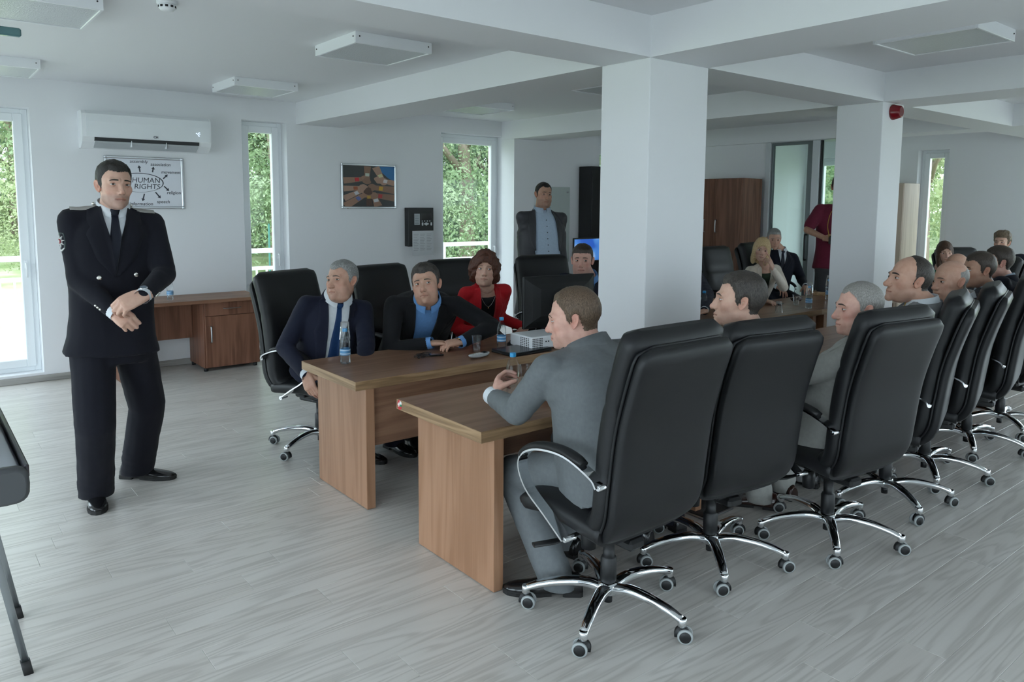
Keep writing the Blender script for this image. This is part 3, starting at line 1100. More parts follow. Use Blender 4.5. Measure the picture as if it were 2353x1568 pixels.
# ------------------------------------------------------------------ bottles and cups
M_PET = clear_glass('clear_plastic_bottle', (0.965, 0.98, 0.985), .10)
M_WATER = clear_glass('water', (0.95, 0.97, 0.98), .10)
M_CAP = pbr('blue_cap', (0.02, 0.30, 0.62), .35)
M_LABEL_BLUE = pbr('blue_bottle_label', (0.10, 0.30, 0.55), .35)
M_CUP = clear_glass('clear_plastic_cup', (0.965, 0.975, 0.98), .10)
def bottle(loc, label, full=.75, lab=True, cap=True, s=1.0, cup_over=False, shape=0):
    t = thing('water_bottle', loc, 0, label, 'bottle', 'water bottles')
    a = MB()
    if shape == 0:
        prof = [(.004, .006), (.022, .001), (.030, .004), (.0315, .016), (.0305, .028), (.0315, .034), (.0302, .04), (.0315, .046), (.0305, .055), (.0305, .095), (.0315, .10), (.0298, .107), (.0315, .114), (.0298, .121), (.0315, .128), (.030, .142), (.024, .165), (.0155, .185), (.0125, .193), (.0125, .205)]
    else:
        prof = [(.004, .006), (.022, .001), (.029, .005), (.030, .04), (.024, .07), (.0235, .085), (.031, .115), (.033, .135), (.031, .155), (.024, .178), (.0145, .195), (.0125, .2), (.0125, .208)]
    a.lathe([(r*s, z*s) for r, z in prof], 24)
    a.build('bottle_body', M_PET, t)
    if full > 0:
        a = MB()
        top = full*.17
        pr = [(r*s*.95, max(z, .008)*s) for r, z in prof if z < top]
        a.lathe(pr+[(pr[-1][0], top*s)], 20)
        a.build('water', M_WATER, t)
    if lab:
        a = MB()
        a.loft([[(.0312*s*math.cos(q), .0312*s*math.sin(q), z*s) for q in [2*PI*k/24 for k in range(24)]] for z in (.056, .094)], False)
        lbm = a.build('paper_label', M_LABEL_BLUE, t)
        a = MB()
        for z0, z1 in ((.062, .068), (.083, .089)):
            a.loft([[(.0315*s*math.cos(q), .0315*s*math.sin(q), z*s) for q in [2*PI*k/24 for k in range(24)]] for z in (z0, z1)], False)
        a.build('label_stripe', pbr('label_pale', (0.55, 0.68, 0.80), .4), lbm)
    if cap:
        a = MB()
        zt = .196 if shape == 0 else .200
        a.lathe([(.0145*s, zt*s), (.0148*s, (zt+.002)*s), (.0148*s, (zt+.017)*s), (.0135*s, (zt+.019)*s)], 20)
        a.build('cap', M_CAP, t)
    if cup_over:
        c = cup((loc[0], loc[1], loc[2]+.15*s), cup_over, flip=True, water=0)
    return t
def cup(loc, label, flip=False, water=.4):
    t = thing('plastic_cup', loc, 0, label, 'cup', 'clear plastic cups')
    z = (lambda q: .105-q) if flip else (lambda q: q)
    a = MB()
    rings = []
    for (r, h) in ((.001, .003), (.024, .003), (.0245, .0), (.028, .04), (.034, .10), (.036, .102), (.036, .105), (.0345, .1045), (.0335, .10), (.0275, .04), (.024, .006)):
        rings.append([(r*math.cos(q), r*math.sin(q), z(h)) for q in [2*PI*k/24 for k in range(24)]])
    a.loft(rings, False)
    a.build('cup_wall', M_CUP, t)
    if water:
        a = MB()
        a.lathe([(.0235, .006), (.0235+.0105*water, .006+.09*water)], 20)
        a.build('water', M_WATER, t)
    return t
bottle((2.032, 4.12, TZ), 'full water bottle on the table in front of the blue tie, capped by a cup', .95, cup_over='upside-down clear cup over the bottle in front of the blue tie')
bottle((3.062, 3.915, TZ), 'blue-capped water bottle in front of the woman in red', .45)
bottle((2.18, 2.70, TZ+.055), 'blue-capped empty bottle held by the man in the grey pinstripe suit', 0, lab=False, shape=1)
bottle((2.02, 7.86, TZ), 'small capless water bottle on the side desk behind the officer', .5, cap=False, shape=1)
bottle((5.46, 4.09, TZ), 'blue-capped water bottle right beside the wide column', .8)
bottle((6.62, 3.76, TZ), 'water bottle under an upside-down cup behind the second chair', .8, cup_over='upside-down clear cup on the bottle behind the second chair')
bottle((7.40, 3.99, TZ), 'water bottle with cup at the left of the second column, nearer one', .8, cup_over='upside-down clear cup on the bottle by the second column, nearer one')
bottle((8.02, 4.30, TZ+.02), 'water bottle with cup by the second column, farther one', .8, cup_over='upside-down clear cup on the bottle by the second column, farther one')
cup((2.886, 3.954, TZ), 'clear plastic cup half full beside the folded hands', water=.42)
cup((2.56, 3.06, TZ), 'clear plastic cup half hidden behind the pinstripe sleeve', water=0)
cup((6.13, 3.77, TZ), 'upside-down clear cup just above the second chair back', flip=True, water=0)
cup((6.72, 3.95, TZ), 'clear plastic cup with water beside the smartphone', water=.4)

# ------------------------------------------------------------------ electronics on the tables
def monitor(name, x, y, rz, w, h, zc, label, sticker=False, lit=False):
    t = thing(name, (x, y, TZ), rz, label, 'monitor')
    a = MB()
    a.bbox(-w/2, w/2, -.012, .012, zc-h/2, zc+h/2, .005)
    body = a.build('casing', M_BLACK_PLASTIC, t)
    a = MB()
    a.loft([[(sx*ww, -yy, zc+sz*hh) for sx, sz in ((-1, -1), (1, -1), (1, 1), (-1, 1))] for ww, hh, yy in ((w*.485, h*.47, .012), (w*.40, h*.36, .030), (w*.30, h*.26, .042))], True, True, False)
    a.bbox(-w*.34, w*.34, -.0145, -.010, zc+h*.37, zc+h*.385, .001)
    a.build('rear_cover', M_BLACK_PLASTIC, t)
    a = MB()
    a.bbox(-.055, .055, -.075, -.035, .02, zc+.05, .008)
    a.build('stand_neck', M_BLACK_PLASTIC, t)
    a = MB()
    a.bbox(-.13, .13, -.15, .09, 0, .016, .006)
    a.build('stand_foot', M_BLACK_PLASTIC, t)
    a = MB()
    a.box(-w/2+.015, w/2-.015, .0122, .0135, zc-h/2+.015, zc+h/2-.015)
    sm = pbr('dark_screen', (0.01, 0.011, 0.012), .12)
    if lit:
        sm = pbr('lit_blue_screen', (0.02, 0.10, 0.5), .3)
        tcx = nd(sm, 'ShaderNodeTexCoord')
        gr = nd(sm, 'ShaderNodeTexNoise')
        gr.inputs['Scale'].default_value = 3.0
        ln(sm, tcx, 'Object', gr, 'Vector')
        rp = ramp(sm, [(.38, (0.01, 0.10, 0.55)), (.52, (0.10, 0.35, 0.85)), (.62, (0.6, 0.8, 1.0))])
        ln(sm, gr, 'Fac', rp, 'Fac')
        ln(sm, rp, 'Color', bsdf(sm), 'Emission Color')
        bsdf(sm).inputs['Emission Strength'].default_value = 0.55
    a.build('screen', sm, t)
    if sticker:
        emblem(t, (-.052, -.0765, zc-.03), (PI/2, 0, 0), .022)
    return t
monitor('monitor', 3.625, 3.97, R(-5), .63, .365, .28, 'black flat monitor seen from behind, in front of a seated man', True)
monitor('monitor', 6.68, 6.82, R(184), .50, .30, .40, 'monitor with a lit blue screen left of the wide column', lit=True)
# white projector
p = thing('projector', (3.31, 3.80, TZ), R(-2), 'white data projector beside the pinstripe man, lens glowing', 'projector')
a = MB()
a.bbox(-.15, .15, -.09, .15, .012, .095, .008)
a.build('housing', M_WHITE_PLASTIC, p)
hole = MB()
for i in range(7):
    for j in range(6):
        hole.box(-.143+i*.0125, -.143+i*.0125+.0075, -.0912, -.089, .022+j*.0115, .022+j*.0115+.006)
hole.build('vent_grille', M_RUBBER, p)
sv = MB()
for i in range(5):
    for j in range(6):
        sv.box(-.1512, -.149, -.06+i*.02, -.06+i*.02+.011, .022+j*.0115, .022+j*.0115+.006)
sv.build('side_vent', M_RUBBER, p)
a = MB()
a.lathe([(.03, -.104), (.032, -.10), (.032, -.086)], 24, (.085, 0, .052), 'Y')
lens = a.build('lens_barrel', pbr('grey_plastic', (.35, .36, .37), .4), p)
em = pbr('projector_lens_light', (0.8, 0.9, 1), .1)
bsdf(em).inputs['Emission Color'].default_value = (0.75, 0.87, 1, 1)
bsdf(em).inputs['Emission Strength'].default_value = 6
a = MB()
a.lathe([(.001, -.108), (.014, -.1075), (.02, -.105), (.02, -.1)], 20, (.085, 0, .052), 'Y')
a.build('lens', em, lens)
a = MB()
for k in (0, 1):
    a.box(-.035+k*.022, -.035+k*.022+.010, -.0915, -.089, .055, .063)
a.build('socket', M_BLACK_PLASTIC, p)
for (fx, fy) in ((-.12, -.07), (.12, -.07), (0, .12)):
    a = MB()
    a.lathe([(.010, 0), (.012, .014)], 10, (fx, fy, 0))
    a.build('foot', M_RUBBER, p)
# flat black laptop lid
p = thing('laptop', (3.11, 3.72, TZ), R(3), 'closed black laptop lying on the table edge by the projector', 'laptop')
a = MB()
a.bbox(-.16, .18, -.06, .16, .003, .016, .004)
a.build('base', M_BLACK_PLASTIC, p)
a = MB()
a.bbox(-.16, .18, -.06, .16, .0165, .025, .004)
a.build('lid', pbr('satin_black_lid', (.013, .014, .017), .25), p)
for fx, fy in ((-.14, -.04), (.16, -.04), (-.14, .14), (.16, .14)):
    a = MB()
    a.lathe([(.006, 0), (.006, .004)], 8, (fx, fy, 0))
    a.build('foot', M_RUBBER, p)
# mouse
p = thing('computer_mouse', (3.19, 3.97, TZ), R(70), 'black computer mouse left of the projector', 'mouse')
a = MB()
a.sm = True
rings = []
for i in range(13):
    s = -1+2*i/12
    r = math.sqrt(max(.01, 1-s*s))
    rings.append([(.052*s, .03*r*math.cos(q)*(1-.08*s), max(0, .034*r*math.sin(q)*(1-.2*s))+.001) for q in [2*PI*k/16 for k in range(16)]])
a.loft(rings)
a.build('shell', M_BLACK_PLASTIC, p)
a = MB()
a.lathe([(.006, -.003), (.008, 0), (.006, .003)], 12, (.022, 0, .029), 'Y')
a.build('scroll_wheel', M_RUBBER, p)
# cordless phone handset
p = thing('cordless_phone', (2.775, 3.775, TZ), R(8), 'grey cordless phone handset lying near the table edge', 'telephone')
a = MB()
a.sm = True
rings = []
for i in range(15):
    s = -1+2*i/14
    r = (1-abs(s)**4)**.5
    zc = .016+.010*s*s
    rings.append([(.088*s, .026*max(.15, r)*math.cos(q), zc+.013*max(.2, r)*math.sin(q)) for q in [2*PI*k/16 for k in range(16)]])
a.loft(rings)
a.build('handset', pbr('silver_grey_plastic', (.42, .44, .45), .35), p)
a = MB()
for i in range(4):
    for j in range(3):
        a.bbox(-.055+i*.02, -.042+i*.02, -.016+j*.0115, -.0075+j*.0115, .026, .0305, .001)
a.build('keypad', pbr('pale_keys', (.6, .62, .62), .5), p)
a = MB()
a.bbox(.03, .062, -.016, .016, .028, .0335, .002)
a.build('display', pbr('dark_screen', (0.01, 0.011, 0.012), .12), p)
# media player with tangled earphones
p = thing('media_player', (2.60, 4.00, TZ), R(-12), 'small black media player with a screen beside its tangled earphones', 'music player')
a = MB()
a.bbox(-.045, .045, -.025, .025, 0, .011, .003)
a.build('casing', pbr('gloss_black', (.01, .011, .014), .15), p)
a = MB()
a.box(-.035, .02, -.018, .018, .011, .0115)
a.build('screen', pbr('blueish_screen', (.05, .08, .14), .08), p)
p = thing('earphones', (2.505, 4.01, TZ), 0, 'tangle of thin black earphone wire on the table', 'earphones')
rr = random.Random(3)
for q in range(3):
    pts = [(.02, .0, .003)]
    for i in range(11):
        an = i*1.35+q
        r0 = .018+.020*rr.random()
        pts.append((r0*math.cos(an)*1.5+.012*(q-1), r0*math.sin(an), .003+.020*rr.random()))
    pts.append((.05+.02*q, -.035+.02*q, .003))
    a = MB()
    a.tube(spline(pts, 4), .0013, 5)
    a.build('wire', M_RUBBER, p)
for s in (-1, 1):
    a = MB()
    a.lathe([(.002, 0), (.007, .003), (.0075, .008), (.004, .012)], 10, (-.03+.015*s, .03*s, 0))
    a.build('earbud', M_BLACK_PLASTIC, p)
# pen in the folded hands
p = thing('pen', (2.79, 4.10, TZ+.07), 0, 'slim silver pen held between folded hands', 'pen')
a = MB()
a.tube([(-.01, .0, -.03), (.012, .01, .045)], .0038, 8)
a.build('barrel', M_STEEL, p)
a = MB()
a.tube([(.012, .01, .045), (.0145, .0112, .054)], [.0036, .001], 8)
a.build('tip', M_BLACK_PLASTIC, p)
# smartphone, sunglasses and tray on the far table
p = thing('smartphone', (6.66, 4.10, TZ), R(20), 'black and white smartphone lying before the blonde woman', 'phone')
a = MB()
a.bbox(-.075, .075, -.037, .037, 0, .009, .003)
a.build('casing', M_BLACK_PLASTIC, p)
a = MB()
a.box(-.06, .06, -.033, .033, .009, .0095)
a.build('screen', pbr('pale_screen', (.45, .5, .5), .1), p)
p = thing('sunglasses', (7.02, 4.12, TZ), R(-30), 'dark folded sunglasses behind the cup', 'glasses')
for s in (-1, 1):
    a = MB()
    a.sm = True
    a.tube(spline([(s*.008, 0, .03), (s*.02, -.004, .045), (s*.055, .002, .046), (s*.062, .008, .025), (s*.04, .0, .006), (s*.015, 0, .012), (s*.008, 0, .03)], 4), .003, 6)
    a.ball((s*.035, 0, .026), .02, 12, 8, (1.25, .12, .95))
    a.build('lens', pbr('dark_brown_lens', (.03, .015, .012), .1), p)
    a = MB()
    a.tube(spline([(s*.062, .008, .036), (s*.05, .02, .03), (-s*.045, .03+.006*s, .014)], 4), .0028, 6)
    a.build('temple', M_BLACK_PLASTIC, p)
p = thing('wooden_tray', (8.0, 4.22, TZ), R(4), 'light oak wooden tray at the far table end', 'tray')
a = MB()
a.bbox(-.30, .30, -.16, .16, 0, .012, .003)
M_OAK = wood('light_oak', (.33, .21, .11), (.45, .30, .17), (.55, .38, .23), 'X')
a.build('board', M_OAK, p)
for (x0, x1, y0, y1) in ((-.30, .30, -.16, -.148), (-.30, .30, .148, .16), (-.30, -.288, -.148, .148), (.288, .30, -.148, .148)):
    a = MB()
    a.bbox(x0, x1, y0, y1, .012, .040, .002)
    a.build('rim', M_OAK, p)

# ------------------------------------------------------------------ side desk under the air conditioner
p = thing('desk', (1.50, 7.68, 0), 0, 'brown wooden side desk with drawer and door against the far wall', 'desk')
DL, DD = 1.40, .60
a = MB()
a.bbox(0, DL, 0, DD, .705, .74, .004)
a.build('desktop', wood('brown_desk_top', (.17, .08, .045), (.26, .13, .078), (.33, .18, .11), 'X'), p)
a = MB()
a.bbox(.03, .055, .06, DD-.01, .0, .705, .002)
a.build('side_panel', M_BROWN, p)
a = MB()
a.bbox(.055, .80, DD-.12, DD-.10, .30, .705, .002)
a.build('modesty_panel', M_BROWN, p)
a = MB()
a.bbox(.80, 1.355, .10, DD-.01, .035, .705, .002)
cab = a.build('cabinet_body', M_BROWN, p)
a = MB()
a.bbox(.815, 1.355, .082, .0995, .565, .700, .002)
dr = a.build('drawer', M_BROWN, p)
a = MB()
a.bbox(.815, 1.355, .082, .0995, .04, .560, .002)
do = a.build('door', M_BROWN, p)
def bow_handle(p0, p1, parent, out=(0, -.028, 0)):
    q = MB()
    q.sm = True
    A, B, O = Vector(p0), Vector(p1), Vector(out)
    q.tube(spline([A, A+O*.8, A.lerp(B, .25)+O, A.lerp(B, .75)+O, B+O*.8, B], 4), .0055, 8, flat=(1.4, .7))
    return q.build('handle', M_STEEL, parent)
bow_handle((1.00, .082, .635), (1.16, .082, .635), dr)
bow_handle((.865, .082, .30), (.865, .082, .46), do)
for (fx, fy) in ((.82, .13), (1.32, .13), (.82, .54), (1.32, .54)):
    a = MB()
    a.lathe([(.02, 0), (.022, .035)], 12, (fx, fy, 0))
    a.build('foot', M_RUBBER, p)
# desk that carries the lit monitor behind the far row
p = thing('desk', (6.30, 6.55, 0), 0, 'brown desk under the lit blue monitor', 'desk')
a = MB()
a.bbox(0, 1.1, 0, .6, .705, .74, .004)
a.build('desktop', wood('brown_desk_top', (.17, .08, .045), (.26, .13, .078), (.33, .18, .11), 'X'), p)
for xx in (.03, 1.045):
    a = MB()
    a.bbox(xx, xx+.025, .03, .57, 0, .705, .002)
    a.build('side_panel', M_BROWN, p)
a = MB()
a.bbox(.055, 1.045, .04, .06, .3, .705, .002)
a.build('modesty_panel', M_BROWN, p)

# tall brown cabinet
p = thing('cabinet', (8.95, 6.14, 0), 0, 'tall brown wooden cabinet beside the glass door', 'cabinet')
a = MB()
a.bbox(.02, .48, 0, .90, .05, 2.08, .003)
a.build('body', M_BROWN, p)
for k in (0, 1):
    a = MB()
    a.bbox(0, .0195, .003+k*.448, .447+k*.448, .06, 2.075, .002)
    dd = a.build('door', M_BROWN, p)
    yy = .40 if k == 0 else .50
    bow_handle((0, yy+(.10 if k else -.0), 1.33), (0, yy+(.10 if k else -.0), 1.50), dd, (-.03, 0, 0))
a = MB()
a.bbox(.04, .46, .02, .88, 0, .05, .002)
a.build('plinth', M_BLACK_PLASTIC, p)
# tall black cabinet
p = thing('cabinet', (7.70, 7.765, 0), 0, 'tall black equipment cabinet left of the wide column', 'cabinet')
a = MB()
a.bbox(0, .55, .02, .27, .04, 2.25, .004)
a.build('body', M_BLACK_PLASTIC, p)
a = MB()
a.bbox(.005, .545, 0, .0195, .06, 2.20, .004)
dd = a.build('door', M_BLACK_PLASTIC, p)
bow_handle((.50, 0, 1.05), (.50, 0, 1.20), dd)
a = MB()
a.bbox(.02, .53, .04, .26, 0, .04, .002)
a.build('plinth', M_RUBBER, p)
# pale board leaning by the end window
p = thing('wardrobe', (11.45, 5.10, 0), 0, 'tall pale beech wardrobe beside the end wall window', 'wardrobe')
MBE = wood('pale_beech', (.50, .385, .31), (.55, .43, .35), (.59, .47, .385), 'Z')
a = MB()
a.bbox(.02, .53, 0, .50, .05, 2.05, .003)
a.build('body', MBE, p)
for k in (0, 1):
    a = MB()
    a.bbox(0, .0195, .003+k*.25, .247+k*.25, .06, 2.045, .002)
    dd = a.build('door', MBE, p)
    bow_handle((0, .22 if k == 0 else .28, 1.0), (0, .22 if k == 0 else .28, 1.15), dd, (-.03, 0, 0))
a = MB()
a.bbox(.04, .5, .02, .48, 0, .05, .002)
a.build('plinth', M_BLACK_PLASTIC, p)

# ------------------------------------------------------------------ things on the far wall
p = thing('air_conditioner', (1.372, Y1, 2.205), 0, 'white split air conditioner unit high on the far wall', 'air conditioner')
AW, AH = 1.165, .345
a = MB()
sec = [(0, 0), (0, AH), (-.17, AH), (-.205, AH-.03), (-.212, AH-.10), (-.208, .10), (-.185, .055), (-.10, .0)]
a.prism([(y, z) for y, z in sec], .0, AW, 'YZ')
a.build('casing', M_WHITE_PLASTIC, p)
a = MB()
sec = [(-.170, AH+.001), (-.209, AH-.03), (-.217, AH-.10), (-.214, .105), (-.205, .105), (-.207, AH-.10), (-.20, AH-.03), (-.168, AH-.004)]
a.prism(sec, .035, AW-.012, 'YZ')
fp = a.build('front_panel', pbr('white_gloss_panel', (.80, .83, .85), .15), p)
a = MB()
a.prism([(-.204, .100), (-.195, .070), (-.15, .060), (-.15, .055), (-.2005, .066), (-.2105, .098)], .10, AW-.12, 'YZ')
a.build('outlet_slot', pbr('dark_slot', (.03, .032, .035), .6), p)
a = MB()
a.prism([(-.112, .002), (-.190, .048), (-.199, .062), (-.195, .068), (-.188, .056), (-.114, .012)], .105, AW-.125, 'YZ')
a.build('louvre', pbr('grey_louvre', (.45, .48, .5), .4), p)
for k in range(1, 3):
    a = MB()
    a.bbox(.10+k*.315, .10+k*.315+.006, -.205, -.15, .02, .085, .001)
    a.build('louvre_pivot', M_WHITE_PLASTIC, p)
a = MB()
dis = pbr('ac_display', (.7, .8, 1), .3)
bsdf(dis).inputs['Emission Color'].default_value = (.7, .82, 1, 1)
bsdf(dis).inputs['Emission Strength'].default_value = 1.2
for (u, v) in ((0, .02), (.012, .012), (.02, .022), (.03, .028), (.034, .012), (.022, 0), (.026, -.008)):
    a.bbox(AW-.15+u, AW-.15+u+.007, -.2205, -.2165, .165+v, .165+v+.006, .001)
a.build('status_lights', dis, fp)
text_mesh('logo', 'CH', .030, pbr('dark_print', (.05, .05, .06), .5), fp, (AW*.545, -.2175, .125), (PI/2, 0, 0), 0, .0012)

# whiteboard with the diagram
p = thing('whiteboard', (1.578, Y1, 1.632), 0, 'aluminium framed white board with the HUMAN RIGHTS diagram behind the officer', 'whiteboard')
BW, BH = .728, .515
a = MB()
a.box(.015, BW-.015, -.012, -.002, .015, BH-.015)
bd = a.build('board', pbr('board_white', (.74, .76, .82), .35), p)
def frame_parts(p, w, h, t=.022, d=.022):
    for (x0, x1, z0, z1) in ((t, w-t, 0, t), (t, w-t, h-t, h), (0, t, t, h-t), (w-t, w, t, h-t)):
        q = MB()
        q.bbox(x0, x1, -d, 0, z0, z1, .005)
        q.build('frame_rail', M_STEEL, p)
    for cx in (t*.5, w-t*.5):
        for cz in (t*.5, h-t*.5):
            q = MB()
            q.bbox(cx-t*.6, cx+t*.6, -d-.002, 0, cz-t*.6, cz+t*.6, .006)
            cc = q.build('corner_cap', M_STEEL, p)
            q = MB()
            q.lathe([(.001, -d-.004), (.004, -d-.0035), (.0045, -d-.001)], 10, (cx, 0, cz), 'Y')
            q.build('screw', M_CHROME, cc)
frame_parts(p, BW, BH)
INK = pbr('marker_ink', (.035, .04, .055), .6)
def bu(px, py):
    return ((px-240)/183*BW, BH-(py-361)/117*BH)
for s, px, py, sz, b in (('HUMAN', 333, 414, .072, 0), ('RIGHTS', 335, 428, .072, 0), ('assembly', 318, 372, .046, .0), ('association', 369, 377, .043, .0004), ('movement', 393, 394, .043, .0004), ('religion', 398, 441, .045, .0004), ('speech', 372, 462, .045, .0004), ('information', 320, 467, .046, .0004)):
    u, v = bu(px, py)
    text_mesh('lettering', s, sz, INK, bd, (u, -.0125, v), (PI/2, 0, 0), .12, b)
ring = []
a = MB()
for k in range(60):
    t0 = 2*PI*k/60
    for rr_ in (1.0, .955-.02*math.sin(t0)):
        ring.append((bu(318, 419)[0]+.225*rr_*math.cos(t0), -.0126, bu(318, 419)[1]+.096*rr_*math.sin(t0)))
a.add(ring, [(2*k, 2*k+1, (2*k+3) % 120, (2*k+2) % 120) for k in range(60)], False)
a.build('ellipse', INK, bd)
def arrow(px, py, qx, qy):
    A, B = Vector(bu(px, py)), Vector(bu(qx, qy))
    dv = (B-A).normalized()
    nv = Vector((-dv.y, dv.x))
    C = B-dv*.026
    q = MB()
    w_ = .006
    P = [A+nv*w_, A-nv*w_, C-nv*w_, C-nv*.017, B, C+nv*.017, C+nv*w_]
    q.prism([(v.x, v.y) for v in P], -.0128, -.0122, 'XZ')
    q.build('arrow', INK, bd)
for q in ((320, 395, 318, 380), (349, 395, 352, 382), (374, 409, 385, 399), (375, 426, 387, 437), (354, 440, 366, 454), (328, 444, 323, 461), (268, 410, 257, 404), (272, 432, 262, 442)):
    arrow(*q)

# framed photograph of joined forearms
p = thing('framed_photo', (4.075, Y1, 1.640), 0, 'aluminium framed photo of joined hands with painted flags', 'picture')
BW2, BH2 = .735, .530
a = MB()
a.box(.015, BW2-.015, -.012, -.002, .015, BH2-.015)
cv = a.build('print', pbr('photo_ground', (.030, .033, .034), .35), p)
frame_parts(p, BW2, BH2)
def ppoly(pts, z, mt, nm):
    q = MB()
    q.prism([(x*BW2, y*BH2) for x, y in pts], -.0121-z*.0002, -.0120, 'XZ')
    return q.build(nm, mt, cv)
SK = [pbr('photo_skin_a', (.33, .19, .13), .5), pbr('photo_skin_b', (.42, .26, .19), .5), pbr('photo_skin_c', (.10, .055, .04), .5), pbr('photo_skin_d', (.26, .15, .10), .5)]
ppoly([(.60, .97), (.97, .97), (.97, .62), (.85, .70), (.70, .86)], 1, pbr('photo_blue', (.03, .17, .40), .5), 'blue_cloth')
ARMS = [((.04, .62), (.38, .66), .11, 0, (.55, .03, .04)), ((.04, .44), (.34, .46), .10, 1, (.30, .08, .03)), ((.04, .22), (.36, .40), .10, 1, (.60, .60, .65)), ((.06, .05), (.40, .30), .12, 0, (.12, .16, .40)),
        ((.47, .95), (.46, .68), .10, 3, (.55, .60, .5)), ((.62, .94), (.74, .66), .11, 1, (.65, .62, .35)), ((.97, .58), (.72, .64), .10, 1, (.7, .65, .65)), ((.97, .42), (.60, .47), .13, 3, (.6, .35, .05)),
        ((.97, .24), (.58, .30), .12, 3, (.45, .05, .05)), ((.66, .05), (.60, .24), .12, 0, (.65, .66, .68)), ((.50, .06), (.48, .34), .09, 2, (.5, .3, .06))]
for i, (A, B, w_, k, fc) in enumerate(ARMS):
    A, B = Vector(A), Vector(B)
    dv = (B-A).normalized()
    nv = Vector((-dv.y, dv.x))
    ppoly([A+nv*w_*.65, A-nv*w_*.65, B-nv*w_*.42, B+dv*.02, B+nv*w_*.42], 2+i, SK[k], 'forearm')
    hc = B+dv*.05
    ppoly([(hc.x+.075*math.cos(t)*(1+.25*math.sin(3*t+i)), hc.y+.085*math.sin(t)) for t in [2*PI*j/14 for j in range(14)]], 14+i, SK[k], 'fist')
    m_ = A.lerp(B, .70)
    ppoly([m_+nv*w_*.36-dv*.035, m_-nv*w_*.36-dv*.035, m_-nv*w_*.36+dv*.035, m_+nv*w_*.36+dv*.035], 26+i, pbr('flag_%d' % i, fc, .5), 'flag')

# fire alarm control panel
p = thing('fire_alarm_panel', (4.935, Y1, 1.165), 0, 'black fire alarm control panel with paper sheets on the far wall', 'control panel')
PWX, PHX = .372, .485
a = MB()
a.bbox(0, PWX, -.095, 0, 0, PHX, .004)
body = a.build('housing', M_BLACK_PLASTIC, p)
a = MB()
a.bbox(.085, .165, -.0985, -.095, .27, .41, .001)
a.build('indicator_strip', pbr('grey_label', (.42, .45, .47), .5), p)
a = MB()
for i in range(6):
    a.box(.092, .150, -.0992, -.0984, .285+i*.021, .289+i*.021)
a.build('indicator_print', INK, p)
a = MB()
a.bbox(.185, .345, -.0985, -.095, .335, .415, .001)
a.build('display', pbr('dark_screen', (0.01, 0.011, 0.012), .12), p)
btn = pbr('pale_button', (.6, .63, .66), .4)
for (u, v, s_) in [(.20+i*.038, .318, .007) for i in range(4)]+[(.205, .290, .012), (.205, .272, .012), (.335, .290, .012), (.335, .272, .012), (.262, .281, .020), (.235, .281, .008), (.290, .281, .008)]:
    a = MB()
    a.lathe([(s_*.9, -.100), (s_, -.099), (s_, -.095)], 12, (u, 0, v), 'Y')
    a.build('button', btn, p)
a = MB()
a.bbox(.055, PWX-.003, -.100, -.0955, -.115, .195, .0005)
pap = a.build('instruction_sheet', pbr('paper', (.62, .64, .66), .7), p)
a = MB()
for cxx in (.07, .165, .262):
    for i in range(11):
        a.box(cxx, cxx+.075-.02*((i*7) % 3)/2, -.1005, -.0999, .150-i*.02, .154-i*.02)
a.build('printed_lines', pbr('grey_ink', (.25, .26, .28), .7), pap)

# glass notice board on the recess wall
p = thing('glass_board', (6.87, 8.049, .88), 0, 'pale glass board with steel studs behind the standing man in grey', 'glass board')
a = MB()
a.bbox(0, .645, -.022, -.012, 0, 1.07, .002)
a.build('glass_sheet', pbr('pale_green_glass', (.50, .56, .54), .08), p)
for u in (.05, .595):
    for v in (.06, 1.0):
        a = MB()
        a.lathe([(.001, -.032), (.014, -.031), (.016, -.024), (.012, 0)], 16, (u, 0, v), 'Y')
        a.build('stud', M_STEEL, p)

# red alarm sounder on the second column
p = thing('alarm_sounder', (6.655, YB[0], 2.505), 0, 'round red fire alarm sounder on the second column', 'alarm')
M_RED = pbr('red_plastic', (.20, .005, .012), .2)
a = MB()
a.lathe([(.066, 0), (.066, -.012), (.061, -.022), (.050, -.070), (.040, -.076)], 28, (0, 0, 0), 'Y')
a.build('housing', M_RED, p)
a = MB()
a.lathe([(.039, -.0765), (.030, -.068), (.014, -.064), (.001, -.064)], 24, (0, 0, 0), 'Y')
a.build('horn', pbr('dark_red_plastic', (.14, .004, .01), .3), p)

